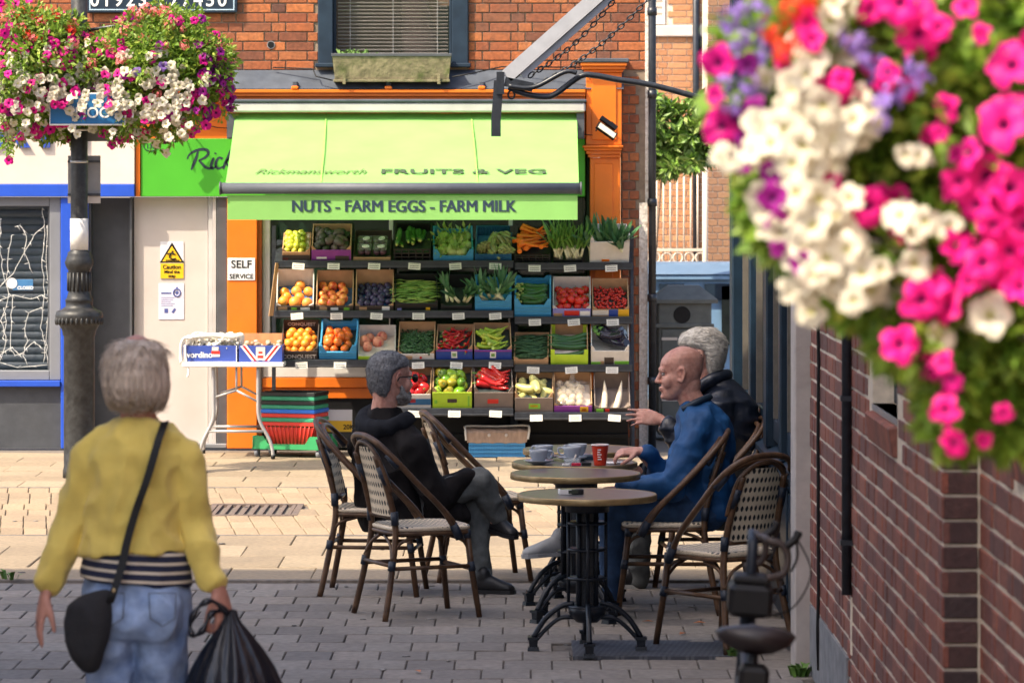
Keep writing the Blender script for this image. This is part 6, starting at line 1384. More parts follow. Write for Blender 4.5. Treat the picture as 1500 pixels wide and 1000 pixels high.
for (px,py,r) in ((1090,60,40),(1075,150,38),(1110,210,40),(1150,60,50),(1220,40,60),(1200,140,60),(1170,250,60),(1230,250,70),(1300,60,80),(1300,160,80),(1320,260,90),(1400,60,90),(1420,160,100),(1480,60,90),(1500,160,90),(1400,260,90),(1490,280,90),(1250,350,60),(1320,360,70),(1200,350,45),(1400,370,80),(1480,390,80),(1260,420,40),(1330,450,50),(1400,470,60),(1480,480,60),(1390,560,35),(1470,560,45),(1400,620,25),(1480,620,30),(1330,500,30),(1560,100,90),(1560,250,90),(1560,400,80),(1150,330,35),(1130,290,30)):
    cs += [(nP(px,py,(.14 if px<1115 else .02)+rng.uniform(-.02,.12)),(r/sN*(.8 if px<1115 else 1.05),.10,r/sN*(.8 if px<1115 else 1.05)))]*(1 if px<1115 else 4)
leaves(b,cs,11000,.014,.046,rng,.2); tag(b.build('foliage',mt['leaf'],nbk,fix=False),kind='stuff')
FL=[('m',1052,92,30),('m',1047,140,18),('m',1056,186,33),('p',1085,180,26),('p',1100,205,26),('p',1105,160,22),('p',1090,240,20),('p',1132,290,24),('p',1140,330,22),('p',1130,255,22),('p',1175,385,22),('p',1095,95,20),('p',1140,365,14),
('h',1345,50,32),('h',1375,40,22),('h',1482,95,38),('h',1470,183,40),('h',1388,160,24),('h',1375,195,16),('h',1445,258,36),('h',1480,275,36),('h',1405,265,26),('h',1272,303,32),('h',1430,300,30),('h',1400,360,26),('h',1478,368,34),('h',1440,385,30),('h',1350,440,33),('h',1318,505,30),('h',1380,530,20),('m',1395,555,22),('h',1385,600,24),('h',1396,648,24),('h',1470,605,16),('h',1225,130,26),('h',1232,118,20),('h',1218,270,18),('h',1302,108,20),('h',1295,125,16),('h',1318,5,34),('h',1275,15,22),('h',1180,30,24),('h',1190,58,20),('h',1455,330,26),('h',1500,330,30),('h',1420,410,22),('h',1495,420,26),('m',1420,225,24),('m',1330,130,20),('h',1415,10,20),
('w',1160,130,30),('w',1190,85,30),('w',1180,108,28),('w',1205,155,30),('w',1150,190,32),('w',1175,215,32),('w',1212,188,30),('w',1118,232,26),('w',1140,258,30),('w',1182,250,30),('w',1225,205,30),('w',1275,178,26),('w',1165,282,30),('w',1200,292,30),('w',1190,330,30),('w',1222,315,30),('w',1180,358,28),('w',1212,378,30),('w',1240,365,28),('w',1228,420,28),('w',1250,440,24),('w',1192,402,24),('w',1355,325,24),('w',1340,388,26),('w',1378,492,26),('w',1450,462,34),('w',1215,30,26),('w',1222,5,24),('w',1238,345,28),('w',1150,315,28),('w',1262,400,26),('w',1170,170,28),('w',1130,210,24),('w',1195,235,28),('w',1245,290,24),('w',1210,345,28),('w',1250,175,24),('w',1160,240,28),('w',1290,395,20),('w',1326,228,18)]
for cc,px,py,r in FL:
    dy=(.0 if px<1115 else -.11)+rng.uniform(-.03,.03); p=nP(px,py,dy); n_=Vector((-.35+rng.gauss(0,.35),-1,rng.gauss(.05,.3)))
    flower(nbk,p,n_,cc,r/sN*(1+dy/5.5)*(.95 if px<1115 else 1.0),rng)
    for _e in range(0 if px<1115 else 2 if cc=='w' else 1): flower(nbk,p+Vector((rng.gauss(0,.026),rng.uniform(.02,.07),rng.gauss(0,.026))),Vector((-.4+rng.gauss(0,.5),-1,rng.gauss(.1,.45))),cc,r/sN*rng.uniform(.7,1.1),rng)
for px,py,r,k in ((1068,30,18,'v'),(1082,58,18,'v'),(1092,92,17,'v'),(1120,88,18,'v'),(1132,62,16,'v'),(1098,122,17,'v'),(1072,152,16,'v'),(1112,132,18,'v'),(1250,60,20,'v'),(1272,80,20,'v'),(1290,100,18,'v'),(1300,150,20,'v'),(1284,112,17,'v'),(1310,132,18,'v'),(1062,122,14,'v'),(1340,100,16,'v'),(1350,120,16,'v'),(1110,20,18,'v'),(1080,15,16,'v'),(1135,42,24,'r'),(1155,62,22,'r'),(1166,10,24,'r'),(1150,75,18,'r'),(1242,58,12,'r'),(1180,5,20,'r'),(1290,180,14,'v'),(1100,50,18,'v')):
    flower(nbk,nP(px,py,(-.02 if px<1140 else -.11)+rng.uniform(-.03,.03)),Vector((rng.gauss(-.2,.3),-1,.2)),k,r/sN*1.2,rng,True)
for i in range(60):
    px,py=rng.uniform(1150,1620),rng.uniform(-40,470); flower(nbk,nP(px,py,rng.uniform(.1,.3)),Vector((rng.gauss(0,.6),rng.uniform(-1,1),rng.gauss(0,.5))),rng.choice('whmhw'),rng.uniform(.02,.032),rng)

# ------------------------------------------------------------------ cafe awning arm with chains (upper middle)
YA=20.3; sA=FPX/YA
aa=thing('awning_arm',P(1170,150,YA),'grey folded awning arm with black bent bar and chains above the tables','awning arm'); c=aa.location
def qP(px,py,dy=0): return P(px,py,YA+dy)-c
mt['arm_grey']=M('arm_grey',(.46,.47,.50),(.52,.53,.56),rough=.4,metal=.1,namt=.08)
def beam(b,p,q,w_,t_):
    d=(q-p); a,bb,_=frame(d,Vector((0,-1,0))); vs=[]
    for e in (p,q):
        for s1,s2 in ((-1,-1),(1,-1),(1,1),(-1,1)): vs.append(e+a*s1*w_/2+bb*s2*t_/2)
    b.add(vs,[(0,1,2,3),(7,6,5,4),(0,4,5,1),(1,5,6,2),(2,6,7,3),(3,7,4,0)])
b=MB(); beam(b,qP(742,112),qP(905,-32),.075,.06); b.build('arm_beam',mt['arm_grey'],aa)
b=MB(); beam(b,qP(764,112,.02),qP(925,-28,.02),.034,.04); b.build('arm_rod',mt['arm_grey'],aa)
b=MB(); beam(b,qP(753,112,.02),qP(917,-32,.02),.035,.02); b.build('arm_dark_rail',mt['dark_grey'],aa)  # thinner dark grey rail alongside the arm beam
b=MB(); b.box(qP(760,124),(.155,.06,.05),Matrix.Rotation(R(12),3,'Y')); b.box(qP(733,122),(.042,.07,.12)); b.build('end_bracket',mt['black_metal'],aa)
b=MB(); pts=[qP(730,118),qP(728,150),qP(726,175),qP(726,200)]; 
vs=[]
for p in pts: vs += [p+Vector((-.024,-.02,0)),p+Vector((.028,-.024,0)),p+Vector((.028,.02,0)),p+Vector((-.024,.02,0))]
b.add(vs,[(4*i+j,4*i+(j+1)%4,4*i+4+(j+1)%4,4*i+4+j) for i in range(3) for j in range(4)]+[(3,2,1,0),(12,13,14,15)]); b.build('hanging_strap',mt['black_metal'],aa)
b=MB(); b.tube(crom([qP(745,128),qP(770,138),qP(798,142),qP(815,137),qP(850,112),qP(872,111),qP(905,117),qP(960,126),qP(1040,148),qP(1165,184)],5),.0165,9); b.build('bent_bar',mt['black_metal'],aa)
b=MB(); b.tube(crom([qP(745,126,-.03),qP(782,128,-.03),qP(826,106,-.03),qP(845,107,-.03)],5),.013,8); b.build('upper_bar',mt['black_metal'],aa)
b=MB(); b.tube([(.018*math.cos(t*.6)+qP(749,139).x,qP(749,139).y,.022*math.sin(t*.6)+qP(749,139).z) for t in range(11)],.006,6,closed=True); b.build('eye_ring',mt['black_metal'],aa)
def chain(p,q,name='chain'):
    b=MB(); L_=(q-p).length; n=int(L_/.032); d=(q-p).normalized(); a,bb,_=frame(d)
    for i in range(n):
        ce=p.lerp(q,(i+.5)/n)+Vector((0,0,-.06*math.sin(math.pi*(i+.5)/n))); u=a if i%2 else bb
        b.tube([ce+d*(.021*math.cos(t*math.pi/5))+u*(.011*math.sin(t*math.pi/5)) for t in range(10)],.0042,5,closed=True)
    b.build(name,mt['black_metal'],aa)
chain(qP(775,112),qP(925,-32)); chain(qP(782,128),qP(975,-28))
# ------------------------------------------------------------------ bistro tables
mt['iron']=M('cast_iron',(.006,.009,.015),(.011,.015,.022),spec=.35,rough=.36,nscale=20,namt=.3,bump=.2,bscale=60)
mt['brass']=M('brass_edge',(.26,.18,.08),(.33,.24,.12),rough=.38,metal=.6,nscale=10,namt=.2)
mt['top']=M('table_laminate',(.075,.075,.08),(.105,.10,.10),(.07,.068,.07),rough=.3,nscale=7,namt=.15)
def bistro_table(x,y,rz,label):
    r=thing('bistro_table',(x,y,0),label,'table','round bistro tables in a row',rz); H=.711; rad=.317
    b=MB(); b.lathe([(0,H-.022),(rad-.012,H-.022),(rad-.012,H),(0,H)],n=48,sm=False); t=b.build('table_top',mt['top'],r)
    b=MB(); b.lathe([(rad-.012,H-.028),(rad-.002,H-.028),(rad+.001,H-.022),(rad+.001,H-.004),(rad-.002,H+.001),(rad-.0118,H+.001),(rad-.0118,H-.028)],n=48); b.build('brass_rim',mt['brass'],t)
    b=MB()
    for k in range(4):
        a=math.pi/4+k*math.pi/2; b.cyl((.055*math.cos(a),.055*math.sin(a),.17),(.055*math.cos(a),.055*math.sin(a),H-.03),.011,n=8)
        a=k*math.pi/2; b.bx(.02*math.cos(a)-.018,.02*math.cos(a)+.018,.02*math.sin(a)-.018,.02*math.sin(a)+.018,.16,H-.06)
        b.cyl((.085*math.cos(a),.085*math.sin(a),.19),(.085*math.cos(a),.085*math.sin(a),H-.08),.008,n=7)
    for z in (.2,.33,.46,.58): b.lathe([(.0,z-.006),(.088,z-.006),(.092,z),(.088,z+.006),(0,z+.006)],n=20)
    b.lathe([(0,H-.085),(.1,H-.08),(.1,H-.06),(.14,H-.028),(0,H-.028)],n=20); b.lathe([(0,.13),(.05,.13),(.085,.17),(.09,.2),(0,.21)],n=20); b.build('column',mt['iron'],r)
    for k in range(4):
        a=k*math.pi/2; d=Vector((math.cos(a),math.sin(a),0)); U=Vector((0,0,1))
        up=crom([d*.06+U*.215,d*.12+U*.20,d*.19+U*.145,d*.245+U*.06],5); lo=crom([d*.05+U*.15,d*.12+U*.148,d*.18+U*.105,d*.235+U*.045],5)
        b=MB(); b.tube(up,.0125,8); b.tube(lo,.010,8); b.tube([d*.13+U*.195,d*.13+U*.148],.008,6)
        e=Vector((-d.y,d.x,0)); 
        for (z0,w0,z1,w1) in ((0,.027,.018,.024),(.018,.018,.05,.02),(.05,.026,.062,.026)):
            c=d*.245; vs=[]
            for z,w_ in ((z0,w0),(z1,w1)): vs += [c-d*w_-e*w_+U*z,c+d*w_-e*w_+U*z,c+d*w_+e*w_+U*z,c-d*w_+e*w_+U*z]
            b.add(vs,[(3,2,1,0),(4,5,6,7),(0,1,5,4),(1,2,6,5),(2,3,7,6),(3,0,4,7)])
        b.build('leg',mt['iron'],r)
    return r
T=[(.342,17.08),(.309,18.27),(.316,18.95),(.375,19.85)]
bistro_table(*T[0],R(-90)+.02,'nearest bistro table, standing alone with a packet on top'); bistro_table(*T[1],R(40),'empty bistro table second from the front'); bistro_table(*T[2],R(20),'bistro table with cups and the red paper cup'); bistro_table(*T[3],R(35),'farthest bistro table by the white haired man')
# ------------------------------------------------------------------ things on the tables
mt['china']=M('grey_china',(.30,.33,.38),(.33,.36,.41),rough=.18,namt=.03)
ZT=.7125
def cup(x,y,z,label,rz=0,saucer=True):
    if saucer:
        b=MB(); b.lathe([(0,.003),(.03,0),(.034,.004),(.06,.012),(.076,.020),(.077,.023),(.06,.016),(.03,.008),(0,.008)],n=28); o=b.build('saucer',mt['china']); o.location=(x,y,z); tag(o,'grey saucer under the '+label,'saucer','coffee saucers'); z+=.010
    r=thing('coffee_cup',(x,y,z),label,'cup','coffee cups',rz); b=MB(); b.lathe([(0,0),(.024,0),(.028,.006),(.04,.025),(.046,.05),(.048,.064),(.0455,.064),(.043,.05),(.037,.026),(.022,.008),(0,.007)],n=26); b.build('bowl',mt['china'],r)
    b=MB(); b.tube(crom([(.044,0,.055),(.066,0,.056),(.072,0,.04),(.058,0,.022),(.040,0,.022)],5),.005,7); b.build('handle',mt['china'],r)
def onT(px,Y): return (px-XC)*Y/FPX
cup(onT(789,18.78),18.78,ZT,'grey coffee cup nearest the table edge',0); cup(onT(797,19.08),19.08,ZT,'grey cup behind the nearest coffee cup',2.6); cup(onT(838,19.0),19.0,ZT,'pale cup with its handle left, middle of the table',3.0); cup(onT(846,19.17),19.17,ZT,'pale coffee cup behind the middle one',3.3)
rc=thing('paper_cup',(onT(879,18.72),18.72,ZT),'red paper cup with white lettering on the table','cup')
mt['cup_red']=M('cup_red',(.62,.04,.012),rough=.5,namt=.04); b=MB(); b.lathe([(0,0),(.029,0),(.030,.004),(.042,.098),(.0435,.1),(.042,.104),(.040,.1),(.028,.01),(0,.01)],n=28); b.build('body',mt['cup_red'],rc)
b=MB(); b.tube([(.0425*math.cos(t*.2618),.0425*math.sin(t*.2618),.102) for t in range(24)],.003,6,closed=True); b.build('rim',mt['white'],rc)
for i in range(5): b=MB(); a=(.018,.014,.020,.016,.022)[i]; z=.080-i*.012; rr=.0307+.012*z/.098+.0005; b.box((-.014+a/2,-rr-.0002,z),(a,.0015,.005)); b.build('lettering_line',mt['white_ink'],rc)
ga=thing('glass_ashtray',(onT(838,18.78),18.76,ZT),'small clear glass ashtray on the cup table','ashtray'); b=MB(); b.lathe([(0,0),(.04,0),(.044,.03),(.038,.03),(.034,.008),(0,.008)],n=24); b.build('bowl',glass('ash_glass',(.5,.55,.58),.05,.35),ga); b=MB(); b.cyl((.005,0,.012),(.02,.01,.05),.004,n=6); b.build('cigarette_end',mt['cream'],ga)
def smallbox(name,px,Y,dims,mat,label,cat,rz=0,z=ZT):
    b=MB(); b.bbox(-dims[0]/2,dims[0]/2,-dims[1]/2,dims[1]/2,0,dims[2],.0015); o=b.build(name,mat); o.location=(onT(px,Y),Y,z); o.rotation_euler.z=rz; return tag(o,label,cat)
smallbox('red_lighter',844,18.69,(.045,.02,.014),M('lighter_red',(.55,.02,.06),rough=.3),'red lighter beside the ashtray','lighter',.1); smallbox('black_lighter',859,18.69,(.048,.022,.017),mt['black'],'black lighter left of the red paper cup','lighter',-.1)
smallbox('white_lighter',829,18.68,(.036,.018,.012),mt['white'],'white lighter beside the glass ashtray','lighter',.1); smallbox('paper_napkin',902,18.85,(.10,.09,.006),mt['white'],'white napkin on the table right of the red cup','napkin',.3)
smallbox('wallet',862,19.1,(.09,.06,.02),mt['navy_paint'],'dark wallet lying behind the red paper cup','wallet',.2)
pk=thing('cigarette_packet',(onT(836,17.1),17.06,ZT),'dark cigarette packet lying on the nearest table','packet',None,.12); part('pack',mt['white'],pk,[(-.055,.0,-.03,.03,0,.022)],.001); part('pack_dark',mt['black'],pk,[(.0005,.055,-.03,.03,0,.022)],.001); part('warning_label',mt['shade_in'],pk,[(-.015,.03,-.0312,-.0302,.004,.02)]); part('top_print',M('pack_olive',(.14,.16,.05),rough=.5),pk,[(-.05,.02,-.028,.028,.0222,.0228)])

# ------------------------------------------------------------------ rattan chairs
mt['rattan']=M('rattan_frame',(.05,.025,.013),(.10,.052,.026),(.035,.018,.011),rough=.42,spec=.35,nscale=8,namt=.3,bump=.15,bscale=30)
mt['wrap']=M('navy_wrap',(.008,.014,.028),(.014,.022,.04),rough=.45,nscale=90,namt=.3,bump=.3,bscale=200)
def dots(ma,u,v,k):
    a=ma('ADD',u,ma('MULTIPLY',v,.58)); c=ma('SUBTRACT',u,ma('MULTIPLY',v,.58)); return ma('GREATER_THAN',ma('MULTIPLY',ma('SINE',ma('MULTIPLY',a,k)),ma('SINE',ma('MULTIPLY',c,k))),.30)
mt['weave_seat']=Mmix('weave_seat',(.66,.55,.40),(.012,.014,.02),lambda ma,x,y,z: dots(ma,x,y,125),rough=.45,bump=-.5,namt=.12)
mt['weave_back']=Mmix('weave_back',(.66,.55,.40),(.012,.014,.02),lambda ma,x,y,z: dots(ma,y,z,125),rough=.45,bump=-.5,namt=.12)
mt['weave_rim']=M('weave_rim',(.52,.42,.30),(.60,.50,.37),rough=.5,nscale=60,namt=.2,bump=.3,bscale=150)
def make_chair():
    P_={}
    # seat
    b=MB(); n=40; hs,z0,z1=.212,.425,.452
    def ring(k,z):
        out=[]
        for i in range(n):
            a=6.283*i/n; c,s=math.cos(a),math.sin(a); e=2/4.2; x=hs*k*abs(c)**e*(1 if c>0 else -1); y=hs*k*.97*abs(s)**e*(1 if s>0 else -1); out.append((x+.005,y*(1.0+.06*x/hs),z))
        return out
    v=ring(.95,z0)+ring(1.0,z0+.008)+ring(1.0,z1-.008)+ring(.94,z1)+ring(.6,z1-.004)+[(0.005,0,z1-.008)]
    fs=[tuple(reversed(range(n)))]; 
    for j in range(4): fs += [(j*n+i,j*n+(i+1)%n,(j+1)*n+(i+1)%n,(j+1)*n+i) for i in range(n)]
    fs += [(4*n+i,4*n+(i+1)%n,5*n) for i in range(n)]
    b.add(v,fs,sm=True); b.mi=[0 if i>n*3 else (1 if i<=2*n else 0) for i in range(len(b.f))]; P_['seat']=[(b,[mt['weave_seat'],mt['weave_rim']])]
    b=MB(); b.tube([(p[0]*.99,p[1]*.99,.418) for p in ring(.98,0)],.011,7,closed=True); P_['seat_frame']=[(b,mt['rattan'])]
    legs=[]
    for sy in (-1,1):
        b=MB(); b.tube([(.235,sy*.20,0),(.20,sy*.178,.25),(.18,sy*.17,.42)],[.0145,.016,.0165],9); legs.append((b,mt['rattan']))
        b=MB(); b.tube(crom([(-.265,sy*.205,0),(-.215,sy*.175,.25),(-.19,sy*.155,.44),(-.225,sy*.145,.62),(-.285,sy*.125,.80)],5),[.0145]+[.016]*20,9); legs.append((b,mt['rattan']))
    P_['leg']=legs
    hoops=[]
    for k,(dx,dz,dw,r) in enumerate(((0,0,0,.0145),(.035,-.028,-.012,.0125),(.012,-.055,-.038,.011))):
        pts=[]
        half=[(.115,.222,.40),(.03,.228,.53),(-.11,.228,.67),(-.215,.216,.78),(-.28,.165,.855),(-.305,.085,.886),(-.31,0,.893)] if k<2 else [(-.215,.160,.62),(-.245,.158,.70),(-.275,.135,.79),(-.295,.07,.845),(-.305,0,.86)]
        hf=[Vector((p[0]+(dx if k<2 else 0),p[1]+dw if k<2 else p[1]-.0,p[2]+(dz if k<2 else -.0))) for p in half]
        if k<2: hf[0].z=.40; hf[0].x=.115+k*.02-.0
        full=hf+[Vector((p.x,-p.y,p.z)) for p in reversed(hf[:-1])]
        b=MB(); b.tube(crom(full,5),r,9); hoops.append((b,mt['rattan']))
    P_['back_hoop']=hoops
    b=MB(); vs=[]; n=12; m=10
    for sgn in (0,1):
        for j in range(m+1):
            t=j/m; z=.50+.335*t; x=-.205-.085*t*t*.6-.04*t+.0
            for i in range(n+1):
                u=i/n*2-1; wmax=.138 if t<.6 else .138*math.sqrt(max(.12,1-((t-.6)/.47)**2)); vs.append((x-.012*sgn+.02*u*u*1.0,u*wmax,z))
    N=(n+1)*(m+1); fs=[]
    for j in range(m):
        for i in range(n):
            q=(j*(n+1)+i,j*(n+1)+i+1,(j+1)*(n+1)+i+1,(j+1)*(n+1)+i); fs.append(q); fs.append(tuple(x+N for x in reversed(q)))
    b.add(vs,fs,sm=True); P_['backrest']=[(b,mt['weave_back'])]
    b=MB(); b.tube([(-.195,-.152,.495),(-.188,0,.495),(-.195,.152,.495)],.013,8); P_['back_rail']=[(b,mt['rattan'])]
    st=[]
    for a_,c_ in (((.205,-.181,.235),(.205,.181,.235)),((-.222,-.178,.265),(-.222,.178,.265)),((.205,-.181,.25),(-.218,-.176,.25)),((.205,.181,.25),(-.218,.176,.25))):
        b=MB(); b.tube([a_,c_],.0105,7); st.append((b,mt['rattan']))
    P_['stretcher']=st
    br=[]
    for sx,sy in ((1,1),(1,-1),(-1,1),(-1,-1)):
        b=MB(); fxx=.205 if sx>0 else -.218; b.tube(crom([(fxx,sy*.178,.29),(fxx*.8,sy*.17,.37),(fxx*.35,sy*.175,.405)],5),.0085,6); b.tube(crom([(fxx,sy*.178,.29),(fxx*.93,sy*.12,.36),(fxx*.9,sy*.03,.40)],5),.0085,6); br.append((b,mt['rattan']))
    P_['curved_brace']=br
    w=[]
    for sy in (-1,1):
        for p,q,r in (((.205,sy*.182,.225),(.198,sy*.177,.27),.0185),((-.222,sy*.18,.24),(-.215,sy*.175,.285),.0185),((-.193,sy*.158,.46),(-.197,sy*.155,.525),.0195),((.12,sy*.222,.39),(.085,sy*.224,.46),.021),((.182,sy*.171,.385),(.18,sy*.17,.425),.0195),((-.20,sy*.215,.745),(-.245,sy*.188,.81),.020),((-.23,sy*.146,.66),(-.265,sy*.135,.745),.0215)):
            b=MB(); b.cyl(p,q,r,n=9); w.append((b,mt['wrap']))
    P_['joint_wrap']=w
    return {k:[b.mesh(k,m) for b,m in v] for k,v in P_.items()}
CHM=make_chair()
def chair(x,y,rz,label):
    r=thing('rattan_chair',(x,y,0),label,'chair','rattan bistro chairs',rz)
    for k,ms in CHM.items():
        for me in ms: link(k,me,None,r)
    return r
chair(-.455,18.45,R(24),'empty rattan chair in front of the man in black')
chair(-.70,19.42,R(-6),'rattan chair with the man in black sitting on it')
chair(-.17,20.12,R(12),'rattan chair half hidden behind the man in black')
chair(.76,18.62,R(178),'rattan chair with the man in the blue jacket on it')
chair(.965,17.24,R(128),'nearest rattan chair on the right, beside the bicycle')
chair(1.0,19.5,R(185),'rattan chair of the white haired man')

# ------------------------------------------------------------------ bicycle
bk=thing('bicycle',(.545,9.6,0),'dark bicycle with brown saddle leaning by the brick wall','bicycle',None,R(80)); bk.rotation_euler=(R(4),0,R(88)); bk.scale=(1.06,)*3
mt['tyre']=M('tyre_rubber',(.015,.015,.016),rough=.8,bump=.3); mt['bike']=M('bike_paint',(.008,.012,.02),(.013,.018,.028),rough=.45,namt=.1,spec=.3); mt['saddle']=M('saddle_leather',(.012,.009,.010),(.02,.014,.016),rough=.45,namt=.2); mt['tape']=M('bar_tape',(.03,.022,.02),(.045,.03,.026),rough=.6,namt=.2)
for x in (-.42,.60):
    b=MB(); b.tube([(x+.335*math.cos(t*.1745),0,.345+.335*math.sin(t*.1745)) for t in range(36)],.016,8,closed=True); wl_=b.build('wheel',mt['tyre'],bk)
    b=MB(); b.tube([(x+.312*math.cos(t*.1745),0,.345+.312*math.sin(t*.1745)) for t in range(36)],.011,7,closed=True); b.cyl((x,-.04,.345),(x,.04,.345),.022,n=10); b.build('rim',mt['alu'],wl_)
    b=MB()
    for k in range(24): a=6.283*k/24; b.cyl((x,.015*(-1)**k,.345),(x+.305*math.cos(a),0,.345+.305*math.sin(a)),.0014,n=4)
    b.build('spokes',mt['alu'],wl_)
b=MB(); q=lambda *p:[Vector(a) for a in p]
for p0,p1,r in (((.0,0,.28),(-.12,0,.80),.016),((.0,0,.28),(.42,0,.78),.018),((-.11,0,.76),(.40,0,.88),.016),((.39,0,.95),(.44,0,.74),.020),((0,.04,.28),(-.42,.05,.345),.009),((0,-.04,.28),(-.42,-.05,.345),.009),((-.11,.02,.75),(-.42,.05,.345),.008),((-.11,-.02,.75),(-.42,-.05,.345),.008)): b.cyl(p0,p1,r,n=10)
b.build('frame',mt['bike'],bk)
b=MB(); b.tube(crom([(.44,.05,.74),(.50,.055,.52),(.60,.05,.345)],5),.011,8); b.tube(crom([(.44,-.05,.74),(.50,-.055,.52),(.60,-.05,.345)],5),.011,8); b.cyl((.44,-.055,.74),(.44,.055,.74),.014,n=8); b.build('fork',mt['bike'],bk)
b=MB(); b.cyl((-.12,0,.8),(-.14,0,.93),.013,n=10); b.build('seat_post',mt['black_metal'],bk)
b=MB(); b.bbox(.26,.42,-.055,.055,.95,1.03,.012); b.bbox(.28,.40,-.045,.045,1.03,1.05,.006); b.build('frame_bag',mt['black'],bk)
b=MB(); vs=[]; m=14; n=12
for j in range(m+1):
    t=j/m; x=-.27+.28*t; w_=.10*math.sqrt(max(0,math.sin(math.pi*min(1,t*1.1+.06))))*(1-.62*t)+.018; z=.955+.012*math.cos(t*3.1)+.012*t
    for i in range(n):
        a=6.283*i/n; vs.append((x,w_*math.cos(a)*(1.0 if 0<j<m else .3),z+(.024 if math.sin(a)>0 else .045)*math.sin(a)*(1 if 0<j<m else .3)*(1-.4*t)))
b.add(vs,[(j*n+i,j*n+(i+1)%n,(j+1)*n+(i+1)%n,(j+1)*n+i) for j in range(m) for i in range(n)]+[tuple(reversed(range(n))),tuple(m*n+i for i in range(n))],sm=True); b.build('saddle',mt['saddle'],bk)
b=MB(); b.bbox(-.30,-.2,-.035,.035,.80,.90,.01); b.build('rear_light',mt['black'],bk)
b=MB(); b.tube(crom([(.385,0,.95),(.38,0,1.10),(.42,0,1.13),(.47,0,1.14)],4),.014,8); b.build('stem',mt['bike'],bk)
def steer(p): q=Matrix.Rotation(R(-78),3,'Z')@Vector((p[0]-.44,p[1],0))*.55; return (q.x+.40,q.y,1.14+(p[2]-1.14)*.6)
for sy in (-1,1):
    b=MB(); b.tube(crom([(.47,0,1.14),(.47,sy*.10,1.145),(.47,sy*.185,1.14),(.52,sy*.205,1.13),(.555,sy*.21,1.08),(.535,sy*.215,1.01),(.46,sy*.22,.99)],5),.0155,9); b.v=[steer(v) for v in b.v]; b.build('handlebar',mt['tape'],bk)
    b=MB(); b.tube(crom([(.54,sy*.207,1.12),(.585,sy*.205,1.155),(.60,sy*.205,1.19)],4),[.018]*6+[.02,.02,.014],8); b.tube(crom([(.59,sy*.205,1.15),(.60,sy*.205,1.08),(.575,sy*.205,1.02)],4),.006,6); b.v=[steer(v) for v in b.v]; b.build('brake_lever',mt['black'],bk)
    b=MB(); b.tube(crom([(.6,sy*.2,1.15),(.66,sy*.24,1.02),(.60,sy*.16,.86),(.46,sy*.03,.80)],6),.004,6); b.v=[steer(v) for v in b.v]; b.build('brake_cable',mt['black'],bk)
b=MB(); b.tube([(.0+.09*math.cos(t*.3142),-.05,.28+.09*math.sin(t*.3142)) for t in range(20)],.006,6,closed=True); b.cyl((0,-.06,.28),(.1,-.06,.14),.01,n=7); b.cyl((0,.06,.28),(-.1,.06,.42),.01,n=7); b.bbox(.07,.13,-.16,-.07,.125,.15,.004); b.bbox(-.13,-.07,.07,.16,.41,.435,.004); b.build('crank',mt['alu'],bk)
b=MB(); b.tube([(-.42+.365*math.cos(R(20+t*8)),0,.345+.365*math.sin(R(20+t*8))) for t in range(18)],[.022]*18,8); b.build('mudguard',mt['grey_pvc'],bk)
# ------------------------------------------------------------------ people
def blob(b,name,mat,parent,voxel=.009,smooth=4,wr=0.0,wf=12.0,ws=(1,1,1),wr2=0.0,wf2=40.0):
    me=b.mesh('tmp'); o=bpy.data.objects.new('tmp',me); COL.objects.link(o)
    m=o.modifiers.new('r','REMESH'); m.mode='VOXEL'; m.voxel_size=voxel
    if smooth: s=o.modifiers.new('s','SMOOTH'); s.factor=.5; s.iterations=smooth
    dg=bpy.context.evaluated_depsgraph_get(); out=bpy.data.meshes.new_from_object(o.evaluated_get(dg)); bpy.data.objects.remove(o); bpy.data.meshes.remove(me)
    if wr or wr2:
        nor=[v.normal.copy() for v in out.vertices]
        for v,n in zip(out.vertices,nor):
            c=v.co; q=Vector((c.x*ws[0],c.y*ws[1],c.z*ws[2]))
            d=0
            if wr: t=mnoise.noise(q*wf); d+=wr*(1-2*abs(t)*1.6)
            if wr2: d+=wr2*mnoise.noise(q*wf2+Vector((7,3,1)))
            v.co=c+n*d
    root=parent
    while root.parent: root=root.parent
    out.transform(Matrix.Translation(-root.location)); out.name=name; out.materials.clear(); out.materials.append(mat)
    out.polygons.foreach_set('use_smooth',[True]*len(out.polygons)); out.update()
    return link(name,out,None,parent)
